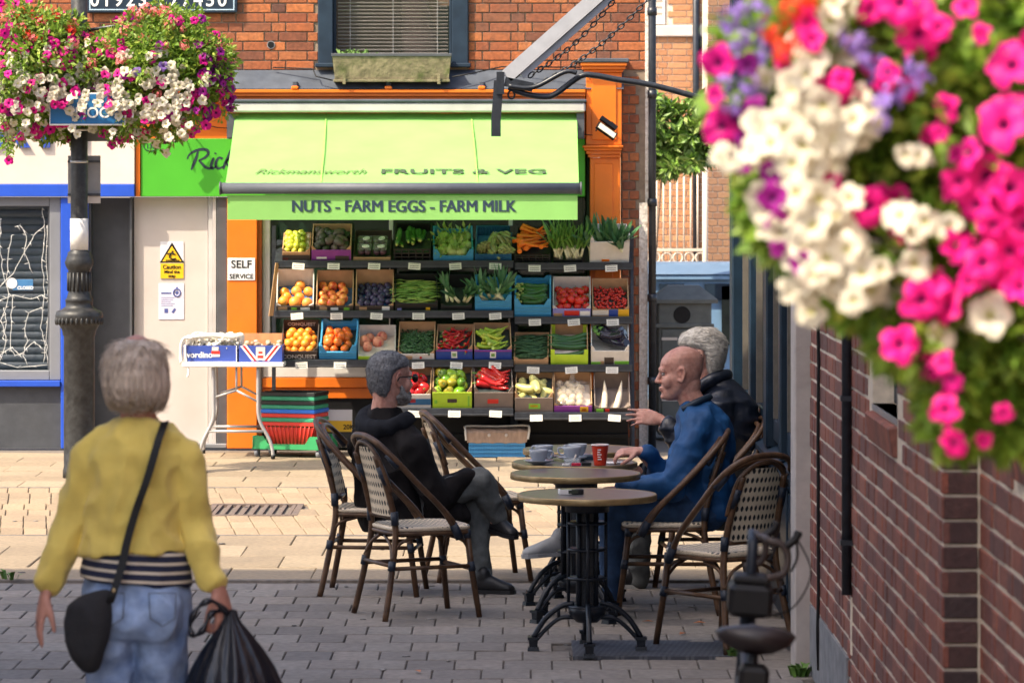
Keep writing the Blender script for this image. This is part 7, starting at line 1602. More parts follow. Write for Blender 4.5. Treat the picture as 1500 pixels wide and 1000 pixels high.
def hand(b,wrist,d,pn,side,S=1.0,curl=.35,spread=.12,thumb=.6):
    """wrist point, direction of the fingers, palm normal, side towards the thumb"""
    d=Vector(d).normalized(); pn=Vector(pn); pn=(pn-d*pn.dot(d)).normalized(); sd=Vector(side); sd=(sd-d*sd.dot(d)-pn*sd.dot(pn)).normalized(); w=Vector(wrist)
    b.loft([(w-d*.01*S,sd*.026*S,pn*.018*S),(w+d*.025*S,sd*.034*S,pn*.017*S),(w+d*.06*S,sd*.040*S,pn*.015*S),(w+d*.09*S,sd*.038*S,pn*.012*S)],12)
    for k,(off,l,r) in enumerate(((.030,.070,.0088),(.010,.079,.0090),(-.010,.073,.0086),(-.029,.056,.0077))):
        dd=(d+sd*spread*(1.5-k)*.6).normalized(); p=w+d*.085*S+sd*off*S; pts=[(p,r*S*1.05)]; ang=curl*(.8+.12*k)
        for j,f in enumerate((.44,.31,.25)):
            a=ang*(j+.6); v=(dd*math.cos(a)+pn*math.sin(a)).normalized(); p=p+v*l*f*S; pts.append((p,r*S*(1-.1*(j+1))))
        b.limb(pts,8)
    p=w+d*.025*S+sd*.024*S; v1=(d*.65+sd*thumb+pn*.35).normalized(); v2=(d*.9+sd*thumb*.4+pn*.4).normalized(); p2=p+v1*.042*S; b.limb([(p,.014*S),(p2,.0105*S),(p2+v2*.03*S,.0098*S),(p2+v2*.052*S,.0078*S)],8)
def head(b,c,yaw,pitch=0.0,S=1.0,beard=False,neck_to=None):
    """head shape facing yaw (0 = +x); returns the transform"""
    Mx=Matrix.Translation(Vector(c))@Matrix.Rotation(yaw,4,'Z')@Matrix.Rotation(pitch,4,'Y')@Matrix.Diagonal((S,S,S,1)); R3=(Matrix.Rotation(yaw,3,'Z')@Matrix.Rotation(pitch,3,'Y'))
    def e(p,r,rot=None): b.ell(Mx@Vector(p),tuple(x*S for x in r),16,12,R3@rot if rot is not None else R3)
    def l(pts): b.limb([(Mx@Vector(p),r*S) for p,r in pts],10)
    Q=lambda p: Mx@Vector(p)
    SE=((-.119,.062,.022,.020),(-.110,.078,.004,.036),(-.095,.084,-.012,.046),(-.078,.086,-.035,.054),(-.060,.086,-.062,.060),(-.040,.085,-.080,.065),(-.020,.083,-.092,.069),(.0,.079,-.099,.071),(.012,.081,-.102,.072),(.024,.086,-.104,.073),(.045,.085,-.106,.0755),(.068,.076,-.102,.075),(.088,.058,-.090,.067),(.103,.034,-.068,.052),(.113,.008,-.042,.032),(.117,-.008,-.026,.014))
    rings=[]
    for z,f,k,w in SE:
        cx=(f+k)/2; rx=(f-k)/2; ring=[]
        for i in range(28):
            t=6.2832*i/28; c_,s_=math.cos(t),math.sin(t); ring.append(Q((cx+rx*c_,w*s_*(1-.16*max(0,c_)**2*(1 if z<.04 else .6)),z)))
        rings.append(ring)
    n_=28; vs=[p for r_ in rings for p in r_]; m_=len(rings)
    b.add(vs,[(a*n_+i,a*n_+(i+1)%n_,(a+1)*n_+(i+1)%n_,(a+1)*n_+i) for a in range(m_-1) for i in range(n_)]+[tuple(reversed(range(n_))),tuple((m_-1)*n_+i for i in range(n_))],sm=True)
    l([((.080,-.034,.020),.009),((.086,-.012,.021),.009),((.086,.012,.021),.009),((.080,.034,.020),.009)])
    l([((.084,0,.006),.0085),((.096,0,-.018),.010),((.103,0,-.031),.0115)]); e((.095,.0115,-.035),(.010,.0075,.0075)); e((.095,-.0115,-.035),(.010,.0075,.0075))
    e((.089,0,-.061),(.009,.022,.0055)); e((.087,0,-.072),(.009,.019,.006)); e((.078,0,-.100),(.014,.022,.014))
    for sy in (-1,1):
        e((.056,sy*.034,-.034),(.027,.028,.034)); e((.077,sy*.031,.0105),(.009,.016,.0045)); e((.076,sy*.031,-.0105),(.008,.015,.004))
        l([((.008,sy*.071,-.030),.0065),((-.002,sy*.075,-.034),.007),((-.012,sy*.080,-.018),.0062),((-.018,sy*.083,.004),.0062),((-.012,sy*.082,.022),.006),((.002,sy*.077,.024),.0055),((.010,sy*.072,.012),.005)]); e((-.004,sy*.075,-.004),(.013,.005,.022))
    if neck_to is not None: b.limb([(Mx@Vector((-.035,0,-.045)),.056*S),(Mx@Vector((-.028,0,-.09)),.054*S),(Vector(neck_to),.062*S)],14)
    return Mx,R3
def hair_cap(b,Mx,line,off=.010):
    """closed lofts over the skull; line = [(z, front x, back x, half width)]"""
    n_=28; vs=[]
    for z,f,k,w in line:
        cx=(f+k)/2; rx=(f-k)/2
        for i in range(n_):
            t=6.2832*i/n_; vs.append(Mx@Vector((cx+(rx+off)*math.cos(t),(w+off)*math.sin(t),z)))
    m_=len(line); b.add(vs,[(a*n_+i,a*n_+(i+1)%n_,(a+1)*n_+(i+1)%n_,(a+1)*n_+i) for a in range(m_-1) for i in range(n_)]+[tuple(reversed(range(n_))),tuple((m_-1)*n_+i for i in range(n_))],sm=True)
def strands(hair,n,length,dirf,mat,r=.0011,seed=1,lift=.25,name='hair_strands',curv=.11):
    """thin tapering hairs standing off a hair surface"""
    rng=random.Random(seed); me=hair.data; b=MB(); polys=me.polygons; N=len(polys)
    for _ in range(n):
        p=polys[rng.randrange(N)]; c=p.center.copy(); nn=p.normal.copy(); d=dirf(c,nn,rng); d=(d-nn*d.dot(nn)); 
        if d.length<1e-4: continue
        d.normalize(); L_=length*rng.uniform(.5,1.2); a=d.cross(nn).normalized(); pts=[]
        for k in range(5):
            t=k/4; pts.append(c+d*L_*t+nn*(lift*L_*t*(1-.75*t)-(L_*t)**2/(2*curv)*.9)+a*(rng.uniform(-.04,.04)*L_*t)-nn*.001)
        b.tube(pts,[r,r,r*.9,r*.7,r*.25],3,caps=False)
    o=b.build(name,mat,hair,fix=False); return tag(o,kind='stuff')
mt['eye_white_shaded']=M('eye_white_shaded',(.34,.29,.26),rough=.35,namt=0); mt['eye_dark']=M('eye_dark',(.02,.018,.015),rough=.1,namt=0)  # whites of the eyes darkened: socket shadow put into the colour
def eyes(Mx,S,parent,root):
    for sy in (-1,1):
        b=MB(); b.ell(Mx@Vector((.0745,sy*.031,.0)),.0088*S,10,8); o=b.build('eye',mt['eye_white_shaded'],parent,world=True)
        b=MB(); b.ell(Mx@Vector((.0788,sy*.0315,.0)),(.0052*S,.0058*S,.0052*S),8,6); b.build('iris',mt['eye_dark'],o,world=True)
def skin(name,a,c,k): return M(name,a,c,rough=.5,nscale=22,namt=.08,bump=.06,bscale=180,spec=.35) if k else M(name,a,c,rough=.5)
mt['skin_w']=M('skin_ruddy',(.46,.21,.15),(.54,.27,.20),rough=.5,nscale=18,namt=.07,bump=.08,bscale=160,spec=.35)
mt['skin_m']=M('skin_pinkish',(.40,.165,.125),(.50,.25,.19),(.56,.31,.245),rough=.48,nscale=26,namt=.12,bump=.08,bscale=160,spec=.4)
mt['hair_w']=M('hair_ash',(.42,.33,.25),(.62,.51,.40),(.26,.195,.15),rough=.42,nscale=40,namt=.25,bump=.5,bscale=60,stretch=(3.5,3.5,.22))
mt['hair_g']=M('hair_grey',(.07,.073,.08),(.17,.173,.185),(.03,.03,.034),rough=.65,nscale=45,namt=.35,bump=.8,bscale=140,stretch=(1,1,.6))
mt['hair_white']=M('hair_white',(.46,.42,.36),(.60,.56,.49),(.34,.31,.27),rough=.5,nscale=30,namt=.25,bump=.6,bscale=90,stretch=(.4,2,1.4))
mt['beard']=M('beard_grey',(.20,.19,.185),(.32,.31,.30),(.10,.095,.095),rough=.65,nscale=50,namt=.3,bump=.6,bscale=120)
mt['cardigan']=M('yellow_knit',(.70,.53,.11),(.76,.585,.135),rough=.85,nscale=5,namt=.08,bump=.25,bscale=420,sheen=.25)
mt['jeans']=M('washed_denim',(.20,.29,.48),(.29,.39,.58),(.15,.23,.41),rough=.85,nscale=7,namt=.22,bump=.3,bscale=350)
mt['jeans_dark']=M('dark_denim',(.085,.092,.092),(.125,.132,.13),spec=.25,rough=.85,nscale=9,namt=.25,bump=.3,bscale=300)
mt['jeans_blue']=M('navy_denim',(.018,.05,.12),(.026,.07,.16),rough=.8,nscale=9,namt=.25,bump=.3,bscale=300)
mt['coat']=M('black_wool',(.006,.005,.0055),(.010,.008,.0085),rough=.85,nscale=8,namt=.3,bump=.3,bscale=250,spec=.2)
mt['blue_jacket']=M('blue_jacket',(.006,.05,.155),(.009,.068,.195),spec=.3,rough=.6,nscale=6,namt=.15,bump=.2,bscale=200)
mt['puffer']=M('navy_puffer',(.006,.009,.018),(.010,.014,.026),rough=.35,nscale=6,namt=.2,bump=.2,bscale=60)
mt['shoe_black']=M('black_shoe',(.012,.012,.014),rough=.5,namt=.2); mt['shoe_grey']=M('grey_trainer',(.24,.25,.27),(.30,.31,.33),rough=.6,namt=.1); mt['sole']=M('shoe_sole',(.5,.5,.48),rough=.6,namt=.1)
def shoe(parent,heel,toe,mat,solemat,w=.045,up=Vector((0,0,1))):
    h,t=Vector(heel),Vector(toe); d=(t-h); L_=d.length; d.normalize(); sd=d.cross(up).normalized(); u=sd.cross(d)
    b=MB(); b.loft([(h-d*.01+u*.05,sd*w*.6,u*.045),(h+d*.04+u*.055,sd*w*.85,u*.055),(h+d*L_*.45+u*.045,sd*w*.85,u*.045),(h+d*L_*.7+u*.034,sd*w*1.0,u*.034),(h+d*L_*.9+u*.028,sd*w*.85,u*.026),(h+d*L_+u*.024,sd*w*.4,u*.016)],14); b.ell(h+d*.04+u*.09,(.042,.042,.05))
    s=blob(b,'shoe',mat,parent,.008,3)
    b=MB(); vs=[]
    for z in (0,.02):
        for f,ww in ((-.015,.5),(.1,.9),(.45,.85),(.7,1.05),(.92,.85),(1.02,.4)):
            vs.append(h+d*L_*f+sd*w*ww+u*z)
        for f,ww in reversed(((-.015,.5),(.1,.9),(.45,.85),(.7,1.05),(.92,.85),(1.02,.4))): vs.append(h+d*L_*f-sd*w*ww+u*z)
    b.add(vs,[tuple(reversed(range(12))),tuple(range(12,24))]+[(i,(i+1)%12,12+(i+1)%12,12+i) for i in range(12)]); b.build('sole',solemat,s,world=True)

# ---- woman in the yellow cardigan, seen from behind
YW=10.9
def W(px,py,dy=0.0): return P(px,py,YW+dy)
U=Vector((0,0,1)); m_=YW/FPX
wo=thing('person',(W(198,0).x,YW,0),'person in yellow cardigan and striped top walking away with black bag','person')
b=MB()
b.ell(W(200,545,.02),(.072,.092,.11)); b.limb([(W(202,585,.0),.05),(W(203,628,.01),.055)]); b.limb([(W(202,650,.0),.085),(W(200,760,0),.09),(W(198,880,0),.11)])
b.limb([(W(203,650,0),.07),(W(130,668,0),.04),(W(104,762,0),.027),(W(80,830,-.032),.025),(W(72,858,-.04),.027)]); b.limb([(W(203,650,0),.07),(W(270,668,0),.04),(W(284,766,0),.027),(W(306,830,-.045),.025),(W(317,856,-.06),.028)])
hand(b,W(68,866,-.045),(-.22,-.10,-1),(.9,.3,-.2),(.3,-1,0),.98,.22,.10,.35)
hand(b,W(320,862,-.065),(.22,-.05,-1),(-.75,.5,.0),(-.5,-.9,0),1.02,1.15,.02,.35)
b.limb([(W(165,905,0),.075),(W(164,980,0),.05),(W(160,1120,.03),.045),(W(162,1310,.08),.035)]); b.limb([(W(235,905,0),.075),(W(236,980,0),.05),(W(238,1120,-.05),.045),(W(240,1310,.0),.035)])
body=blob(b,'body',mt['skin_w'],wo,.006,3)
b=MB()   # bob hair
for py,rx,ry,dx,dy in (()): pass
b.loft([(W(199+dx,py,dy),Vector((rx*m_,0,0)),Vector((0,ry,0))) for py,rx,ry,dx,dy in ((498,12,.03,0,0),(502,26,.06,0,0),(510,37,.085,0,0),(525,45,.105,-1,0),(545,48.5,.115,-1,.0),(565,49.5,.115,0,.0),(580,47,.11,1,.005),(590,40,.098,2,.01),(596,30,.08,3,.02))],32)
hh=blob(b,'hair',mt['hair_w'],wo,.0045,4,.0035,30,(1.2,1.2,.12),.0015,75); strands(hh,4500,.05,lambda c,n,g: Vector((g.gauss(0,.07)+c.x*.25,g.gauss(0,.07)+c.y*.15,-1)) if c.z<1.66 else Vector((c.x*6+g.gauss(0,.2),c.y*6-.1+g.gauss(0,.2),-.4)),mt['hair_w'],.0010,2,.05,curv=.10)
b=MB()   # cardigan
b.loft([(W(203,612,.01),Vector((34*m_,0,0)),Vector((0,.062,0))),(W(202,624,.0),Vector((52*m_,0,0)),Vector((0,.075,0))),(W(201,640,0),Vector((70*m_,0,-.0)),Vector((0,.095,0))),(W(200,662,0),Vector((77*m_,0,0)),Vector((0,.112,0))),(W(198,700,0),Vector((73*m_,0,0)),Vector((0,.118,0))),(W(194,745,0),Vector((72*m_,0,0)),Vector((0,.115,0))),(W(194,780,0),Vector((73*m_,0,0)),Vector((0,.12,0))),(W(196,808,0),Vector((80*m_,0,.006)),Vector((0,.140,0)))],32)
b.limb([(W(152,655,0),.056),(W(133,672,0),.058),(W(104,762,0),.049),(W(84,820,-.03),.044),(W(73,851,-.04),.040)]); b.limb([(W(250,655,0),.056),(W(268,672,0),.058),(W(284,766,0),.049),(W(302,820,-.04),.044),(W(311,848,-.055),.041)])
blob(b,'cardigan',mt['cardigan'],wo,.007,3,.008,12,(1.1,1,.75),.0035,30)
b=MB(); b.loft([(W(200,640,.01),Vector((40*m_,0,0)),Vector((0,.06,0))),(W(196,775,0),Vector((56*m_,0,0)),Vector((0,.085,0))),(W(197,792,0),Vector((66*m_,0,0)),Vector((0,.105,0))),(W(198,810,0),Vector((78*m_,0,0)),Vector((0,.126,0))),(W(199,836,0),Vector((81*m_,0,0)),Vector((0,.135,0))),(W(200,851,0),Vector((82*m_,0,-.014)),Vector((0,.138,0)))],32)
STR=Mmix('striped_jersey',(.012,.016,.045),(.62,.54,.42),lambda ma,x,y,z: ma('GREATER_THAN',ma('SINE',ma('MULTIPLY',ma('ADD',z,ma('MULTIPLY',x,.06)),2*math.pi/.0262)),.5),rough=.85,namt=.1)
blob(b,'striped_top',STR,wo,.008,3,.003,9,(1,1,1.5))
b=MB(); 
b.loft([(W(199,840,0),Vector((70*m_,0,0)),Vector((0,.112,0))),(W(199,870,0),Vector((79*m_,0,0)),Vector((0,.135,0))),(W(199,905,-.01),Vector((80*m_,0,0)),Vector((0,.145,0))),(W(199,930,-.005),Vector((78*m_,0,0)),Vector((0,.135,0)))],28)
for x0,x1,x2,dy1,dy2 in ((163,160,162,.03,.08),(236,238,240,-.05,.0)):
    b.loft([(W(x0,905,0),Vector((41*m_,0,0)),Vector((0,.13,0))),(W(x0,945,0),Vector((39*m_,0,0)),Vector((0,.115,0))),(W(x0+1,1000,.0),Vector((34*m_,0,0)),Vector((0,.098,0))),(W(x1,1120,dy1),Vector((29*m_,0,0)),Vector((0,.075,0))),(W(x2,1320,dy2),Vector((24*m_,0,0)),Vector((0,.065,0)))],20)
for x0 in (164,235): b.ell(W(x0,900,-.085),(.072,.07,.085))
je=blob(b,'jeans',mt['jeans'],wo,.0075,4,.009,10,(1,1,1.0),.004,26)
for sx in (-1,1):
    b=MB(); cx=200+sx*38; pts=[W(cx-20,868,-.137),W(cx+20,868,-.137),W(cx+18,905,-.165),W(cx,917,-.165),W(cx-18,905,-.165)]; b.tube(pts,.0016,5,closed=True); b.build('pocket_seam',mt['jeans_dark'],je,world=True)
for x_,dy in ((162,.08),(240,0)): p=W(x_,0,dy-.05); p.z=0; shoe(wo,p,p+Vector((.01,.24,0)),mt['shoe_grey'],mt['sole'])
bg_=thing('shoulder_bag',(W(125,0,-.16).x,YW-.16,W(0,985).z),'black slouchy shoulder bag on the hip of the cardigan wearer','bag')
b=MB(); Sq=Matrix.Diagonal((1,.42,1)).to_3x3()
b.loft([(W((x0+x1)/2,py,-.165),Vector(((x1-x0)/2*m_,0,0)),Vector((0,t_,0))) for py,x0,x1,t_ in ((862,150,166,.012),(872,118,166,.022),(886,100,165,.032),(910,94,163,.042),(940,94,160,.045),(962,103,153,.04),(976,114,146,.03),(985,124,138,.012))],20)
blob(b,'pouch',M('black_canvas',(.012,.012,.014),(.018,.018,.021),rough=.85,nscale=9,namt=.2,bump=.3,bscale=200),bg_,.008,6,.004,10)
def ribbon(pts,wv,th=.003):
    b=MB(); vs=[]; n=len(pts)
    for p,w_ in zip(pts,wv): vs += [p-w_,p+w_,p+w_+Vector((0,-th,0)),p-w_+Vector((0,-th,0))]
    b.add(vs,[(4*i+j,4*i+(j+1)%4,4*i+4+(j+1)%4,4*i+4+j) for i in range(n-1) for j in range(4)]+[(3,2,1,0),tuple(4*(n-1)+j for j in range(4))]); return b
pts=crom([W(241,618,.03),W(241,619,-.07),W(232,645,-.128),W(216,700,-.148),W(200,745,-.15),W(187,790,-.155),W(178,830,-.165),W(166,868,-.18),W(160,884,-.175)],5); ribbon(pts,[Vector((6.3*m_,0,.003))]*len(pts)).build('strap',mt['black'],bg_,world=True)
b=MB(); b.ell(W(167,866,-.178),(.009,.005,.013)); b.build('buckle',mt['brass'],bg_,world=True)
# bin bag
bb_=thing('black_plastic_bag',(W(340,0,-.08).x,YW-.08,W(0,1150).z),'shiny black plastic bag carried in the right hand','bag')
b=MB(); n=72; vs=[]; rings=[(893,9),(903,11),(912,15),(928,27),(950,42),(975,56),(1000,66),(1040,76),(1090,78),(1130,66),(1150,30)]
for k,(py,r) in enumerate(rings):
    for i in range(n):
        a=6.283*i/n; f=1+(.11 if py<1060 else .06)*(math.sin(9*a+.4*k)*.5+math.sin(17*a+1.0)*.45+math.sin(31*a)*.25); vs.append(W(337+(py-893)*.05,py,-.08)+Vector((r*m_*f*math.cos(a),r*m_*f*.85*math.sin(a),0)))
b.add(vs,[(k*n+i,k*n+(i+1)%n,(k+1)*n+(i+1)%n,(k+1)*n+i) for k in range(len(rings)-1) for i in range(n)]+[tuple(range((len(rings)-1)*n,len(rings)*n))],sm=True)
mt['binbag']=M('bin_liner',(.008,.010,.016),rough=.22,namt=.2,bump=.4,bscale=30,stretch=(1,1,.2)); b.build('sack',mt['binbag'],bb_,world=True)
b=MB(); pts=crom([W(334,898,-.1),W(312,880,-.12),W(292,888,-.13),W(279,912,-.13),W(283,930,-.13),W(297,922,-.13),W(308,900,-.12),W(322,893,-.1)],6); b.tube(pts,[.008+.003*math.sin(i*.9) for i in range(len(pts))],7); b.build('loop_handle',mt['binbag'],bb_,world=True)

# ---- man in black hooded coat, legs crossed
Y1=19.4
def A(px,py,dy=0.0): return P(px,py,Y1+dy)
m1=thing('person.001',(A(590,0).x,Y1,0),'person in black hooded coat and sunglasses sitting with legs crossed','person')
ps=R(32); fa_=Vector((math.cos(ps),math.sin(ps),0)); ra_=Vector((math.sin(ps),-math.cos(ps),0))
b=MB(); Mx,R3=head(b,A(573,553),ps,R(2),1.16,neck_to=A(562,608))
b.limb([(A(562,620),.07),(A(564,680),.12),(A(585,735),.13)])
b.limb([(A(600,648,-.17),.05),(A(640,735,-.17),.042),(A(683,698,-.07),.03)]); b.limb([(A(538,648,.17),.05),(A(600,728,.22),.042),(A(678,702,.06),.03)]); b.limb([(A(562,640),.08),(A(600,648,-.17),.05)]); b.limb([(A(562,640),.08),(A(538,648,.17),.05)])
hand(b,A(684,697,-.06),(.9,.35,-.25),(0,.3,-1),(.1,1,.1),1.0,.5); hand(b,A(679,702,.06),(.9,-.3,-.2),(0,0,-1),(.2,-1,.1),1.0,.5)
b.limb([(A(600,745,-.06),.07),(A(704,703,-.03),.05),(A(728,765,.05),.035)]); b.limb([(A(595,748,.1),.07),(A(696,742,.08),.05),(A(704,855,.02),.035)])
body=blob(b,'body',mt['skin_m'],m1,.0055,2); eyes(Mx,1.16,body,m1)
def e_(b,p,r,S=1.16,MM=None,RR=None): b.ell((MM or Mx)@Vector(p),tuple(x*S for x in r),16,12,RR or R3)
b=MB(); hair_cap(b,Mx,((-.085,-.055,-.058,.040),(-.070,-.045,-.075,.054),(-.050,-.035,-.086,.062),(-.025,-.026,-.095,.068),(.0,-.022,-.100,.071),(.02,-.012,-.104,.073),(.038,.020,-.106,.0755),(.055,.068,-.104,.0755),(.075,.070,-.098,.072),(.092,.055,-.086,.064),(.107,.030,-.064,.048),(.118,.006,-.04,.026)),.009)
hh=blob(b,'hair',mt['hair_g'],m1,.005,5,.0014,55,(1,1,.7),.0015,110); FW=(R3@Vector((1,0,0))).copy(); strands(hh,2600,.020,lambda c,n,g: -FW*.7+Vector((0,0,-.5))+Vector((g.gauss(0,.4),g.gauss(0,.4),g.gauss(0,.3))),mt['hair_g'],.0010,3,.35)
b=MB(); e_(b,(.048,0,-.090),(.052,.054,.036)); e_(b,(.076,0,-.080),(.024,.036,.032)); e_(b,(.03,0,-.075),(.05,.062,.034)); 
for sy in (-1,1): b.limb([(Mx@Vector((.012,sy*.072,-.035)),.009),(Mx@Vector((.03,sy*.062,-.075)),.017),(Mx@Vector((.06,sy*.035,-.098)),.018)])
hb_=blob(b,'beard',mt['beard'],m1,.005,5,.0015,60); strands(hb_,900,.016,lambda c,n,g: FW*.4+Vector((g.gauss(0,.3),g.gauss(0,.3),-1)),mt['beard'],.0009,6,.3)
sg_=thing('sunglasses',Mx@Vector((.09,0,.0)),'dark sunglasses worn by the bearded seated man','sunglasses')
b=MB()
for sy in (-1,1): b.ell(Mx@Vector((.104,sy*.034,.0)),(.008,.030,.024),12,8,R3)
b.build('lens',mt['black'],sg_,world=True)
b=MB(); b.tube([Mx@Vector((.108,-.01,.004)),Mx@Vector((.108,.01,.004))],.003,6)
for sy in (-1,1): b.tube([Mx@Vector((.10,sy*.062,.008)),Mx@Vector((.06,sy*.088,.010)),Mx@Vector((-.012,sy*.094,.006)),Mx@Vector((-.02,sy*.09,-.012))],.0035,6)
b.build('frame',mt['black'],sg_,world=True)
b=MB()   # coat
def ring_(px,py,a,c,dy=0,tilt=0): return (A(px,py,dy),ra_*a,fa_*c)
b.loft([ring_(563,598,.08,.08),ring_(562,606,.10,.09),ring_(561,618,.125,.10),ring_(561,634,.175,.115),ring_(562,655,.215,.128),ring_(563,690,.222,.14),ring_(568,725,.218,.152),ring_(576,755,.215,.165),ring_(582,778,.205,.165)],28)
b.limb([(A(590,640,-.13),.075),(A(603,655,-.185),.078),(A(641,733,-.18),.066),(A(664,715,-.13),.056),(A(684,700,-.075),.047)]); b.limb([(A(537,640,.13),.075),(A(532,655,.19),.075),(A(598,730,.23),.062),(A(678,704,.07),.046)])
b.loft([(A(600,745,-.0),fa_.cross(U)*.20,U*.10),(A(640,750,.0),fa_.cross(U)*.19,U*.09),(A(672,752,.02),fa_.cross(U)*.15,U*.07)],18)
coat=blob(b,'coat',mt['coat'],m1,.010,4,.012,7,(1,1,.8),.005,22)
b=MB()   # hood lying round the neck
b.tube(crom([A(552,597,.10),A(538,609,.05),A(535,622,-.03),A(549,630,-.12),A(582,622,-.15),A(602,610,-.09)],6),[.035+.018*math.sin(math.pi*i/30) for i in range(31)],12); b.ell(A(552,628,-.02),(.085,.085,.05)); b.ell(A(548,640,-.06),(.075,.06,.055))
blob(b,'hood',M('hood_cotton',(.007,.008,.012),(.012,.013,.017),spec=.2,rough=.9,nscale=8,namt=.2,bump=.3,bscale=250),coat,.009,4,.006,10)
b=MB(); b.limb([(A(600,748,-.06),.095),(A(655,725,-.05),.085),(A(704,703,-.03),.072),(A(718,735,.01),.062),(A(730,762,.05),.05)]); b.limb([(A(597,750,.1),.09),(A(696,744,.08),.07),(A(702,800,.05),.058),(A(706,850,.02),.052)])
blob(b,'trousers',mt['jeans_dark'],m1,.009,5,.006,10,(1,1,1),.002,30)
p=A(697,0,.0); p.z=0; shoe(m1,p,p+Vector((.20,-.05,0)),mt['shoe_black'],mt['shoe_black'])
q=A(730,770,.05); shoe(m1,q+Vector((-.05,.04,-.03)),q+Vector((.09,-.10,-.06)),mt['shoe_black'],mt['shoe_black'],.042)

# ---- bald man in the blue jacket
Y2=18.72
def B_(px,py,dy=0.0): return P(px,py,Y2+dy)
m2=thing('person.002',(B_(1035,0).x,Y2,0),'person with bald head and blue jacket seated in profile','person')
b=MB(); Mx,R3=head(b,B_(996,546),R(181),R(3),1.13,neck_to=B_(1020,600))
b.limb([(B_(1020,605),.08),(B_(1030,660),.12),(B_(1036,735),.13)])
b.limb([(B_(1022,628),.08),(B_(1022,632,-.18),.05),(B_(985,715,-.22),.042),(B_(914,716,-.17),.03)]); b.limb([(B_(1022,628),.08),(B_(1022,632,.18),.05),(B_(978,702,.22),.042),(B_(940,662,.10),.03)])
hand(b,B_(910,716,-.165),(-1,.25,-.05),(0,0,-1),(0,1,.2),1.0,.35); hand(b,B_(938,660,.10),(-1,-.1,-.05),(0,.35,-1),(-.2,-1,.15),1.05,.75,.05)
b.limb([(B_(1036,748,-.1),.07),(B_(895,748,-.11),.05),(B_(897,870,-.1),.035)]); b.limb([(B_(1036,748,.1),.07),(B_(890,738,.1),.05),(B_(822,795,.16),.035)])
body=blob(b,'body',mt['skin_m'],m2,.0045,5); eyes(Mx,1.13,body,m2)
b=MB(); X_=Vector((1,0,0)); Yv=Vector((0,1,0))
def rg(px,py,bx_,ay): return (B_(px,py),X_*bx_,Yv*ay)
b.loft([rg(1020,590,.072,.08),rg(1026,600,.10,.125),rg(1030,615,.125,.18),rg(1032,640,.14,.205),rg(1033,680,.15,.21),rg(1034,720,.155,.205),rg(1035,755,.15,.20)],26)
b.limb([(B_(1025,615,-.13),.07),(B_(1022,635,-.19),.077),(B_(988,712,-.235),.068),(B_(945,716,-.21),.058),(B_(917,716,-.175),.045)]); b.limb([(B_(1025,615,.13),.07),(B_(1022,635,.19),.075),(B_(980,702,.235),.062),(B_(945,665,.11),.043)])
jk=blob(b,'jacket',mt['blue_jacket'],m2,.009,3,.016,7,(1,1,1.1),.006,22)
b=MB(); b.tube(crom([B_(1000,600,-.075),B_(1022,588,-.085),B_(1037,582,-.03),B_(1038,582,.03),B_(1022,588,.085),B_(1000,600,.075)],5),.017,8); b.build('collar',mt['navy_paint'],jk,world=True)
b=MB(); b.limb([(B_(1036,750,-.1),.095),(B_(965,748,-.11),.088),(B_(897,750,-.11),.072),(B_(896,800,-.105),.062),(B_(898,868,-.1),.055)]); b.limb([(B_(1036,750,.1),.095),(B_(892,738,.1),.072),(B_(850,770,.14),.06),(B_(826,792,.16),.05)])
blob(b,'jeans',mt['jeans_blue'],m2,.009,5,.006,10,(1,1,1),.002,30)
p=B_(908,0,-.1); p.z=0; shoe(m2,p,p+Vector((-.24,-.02,0)),mt['shoe_black'],mt['sole']); q=B_(824,806,.16); shoe(m2,q+Vector((.03,0,-.02)),q+Vector((-.20,-.04,-.035)),mt['shoe_grey'],mt['shoe_grey'],.046)

# ---- white haired man in dark puffer jacket, hand raised
Y3=19.7
def C_(px,py,dy=0.0): return P(px,py,Y3+dy)
m3=thing('person.003',(C_(1060,0).x,Y3,0),'person with white hair and dark puffer jacket gesturing over the table','person')
b=MB(); Mx,R3=head(b,C_(1026,520),R(172),R(0),1.18,neck_to=C_(1046,572))
b.limb([(C_(1048,580),.08),(C_(1062,650),.12),(C_(1064,735),.13)]); b.limb([(C_(1050,598),.07),(C_(1052,604,-.18),.05),(C_(1012,668,-.24),.042),(C_(972,618,-.22),.03)]); b.limb([(C_(1050,598),.07),(C_(1052,604,.18),.05),(C_(1000,690,.22),.042),(C_(935,690,.1),.03)])
hand(b,C_(968,614,-.22),(-1,-.1,.12),(-.1,.75,-.5),(-.1,.3,.9),1.12,.22,.22,.5); hand(b,C_(932,690,.1),(-1,0,0),(0,0,-1),(0,-1,0),1.0,.4)
b.limb([(C_(1064,748,-.1),.07),(C_(935,748,-.08),.05),(C_(935,855,-.06),.035)]); b.limb([(C_(1064,748,.1),.07),(C_(930,748,.12),.05),(C_(928,855,.14),.035)])
body=blob(b,'body',mt['skin_m'],m3,.006,2); eyes(Mx,1.18,body,m3)
b=MB(); hair_cap(b,Mx,((-.088,-.050,-.062,.044),(-.070,-.035,-.080,.057),(-.045,-.026,-.092,.064),(-.02,-.022,-.100,.070),(.0,-.015,-.104,.073),(.02,.0,-.107,.075),(.036,.045,-.108,.077),(.05,.086,-.107,.077),(.072,.088,-.102,.074),(.092,.072,-.090,.067),(.110,.045,-.068,.052),(.122,.012,-.044,.03)),.011)
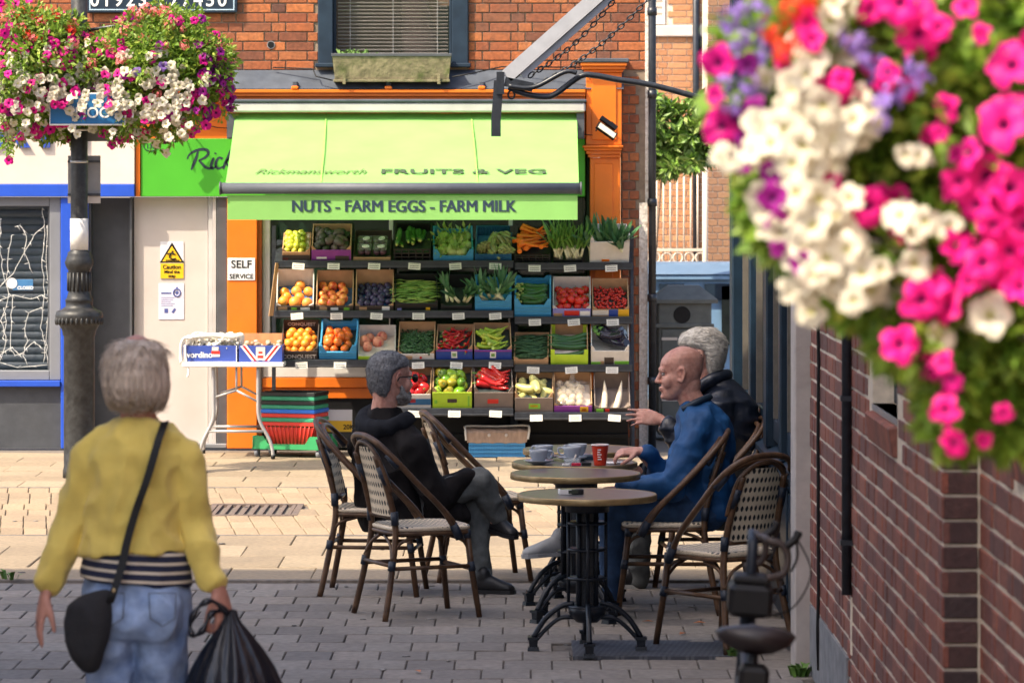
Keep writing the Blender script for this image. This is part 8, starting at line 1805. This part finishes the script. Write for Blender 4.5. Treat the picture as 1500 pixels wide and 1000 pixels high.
hh=blob(b,'hair',mt['hair_white'],m3,.005,6,.0016,40,(.35,1,1.2),.0012,120); FW3=(R3@Vector((1,0,0))).copy(); strands(hh,2600,.038,lambda c,n,g: -FW3*.9+Vector((0,0,-.35))+Vector((g.gauss(0,.2),g.gauss(0,.2),g.gauss(0,.2))),mt['hair_white'],.0011,4,.18)
gl=thing('glasses',Mx@Vector((.09,0,0)),'thin dark spectacles worn by the white haired man','glasses')
b=MB()
for sy in (-1,1):
    b.tube([Mx@Vector((.104,sy*.034+.026*math.cos(t*.5236),.02*math.sin(t*.5236))) for t in range(12)],.0025,5,closed=True); b.tube([Mx@Vector((.10,sy*.06,.006)),Mx@Vector((.05,sy*.086,.012)),Mx@Vector((-.015,sy*.092,.004))],.004,6)
b.build('frame',mt['black'],gl,world=True)
b=MB()
def rg3(px,py,bx_,ay): return (C_(px,py),X_*bx_,Yv*ay)
b.loft([rg3(1050,556,.085,.09),rg3(1056,570,.115,.13),rg3(1064,586,.150,.185),rg3(1068,615,.165,.215),rg3(1068,660,.165,.22),rg3(1066,710,.165,.215),rg3(1064,755,.16,.21)],26)
b.limb([(C_(1056,590,-.13),.075),(C_(1053,606,-.19),.085),(C_(1013,668,-.245),.072),(C_(980,625,-.225),.05)]); b.limb([(C_(1056,590,.13),.075),(C_(1053,606,.19),.085),(C_(1000,692,.22),.07),(C_(942,690,.11),.048)])
jk=blob(b,'puffer_jacket',mt['puffer'],m3,.010,4,.012,5,(.5,.5,2.6),.002,30)
b=MB(); b.tube(crom([C_(1015,575,-.07),C_(1042,556,-.10),C_(1062,550,-.03),C_(1062,550,.04),C_(1042,556,.10),C_(1015,575,.07)],5),.035,10); blob(b,'collar',mt['puffer'],jk,.009,3)
b=MB(); b.limb([(C_(1064,750,-.1),.095),(C_(935,750,-.08),.072),(C_(936,850,-.06),.055)]); b.limb([(C_(1064,750,.1),.095),(C_(930,750,.12),.072),(C_(930,850,.14),.055)]); blob(b,'trousers',mt['jeans_dark'],m3,.010,4,.006,10)
for x_,dy in ((940,-.06),(934,.14)): p=C_(x_,0,dy); p.z=0; shoe(m3,p,p+Vector((-.24,-.02,0)),mt['shoe_black'],mt['sole'])
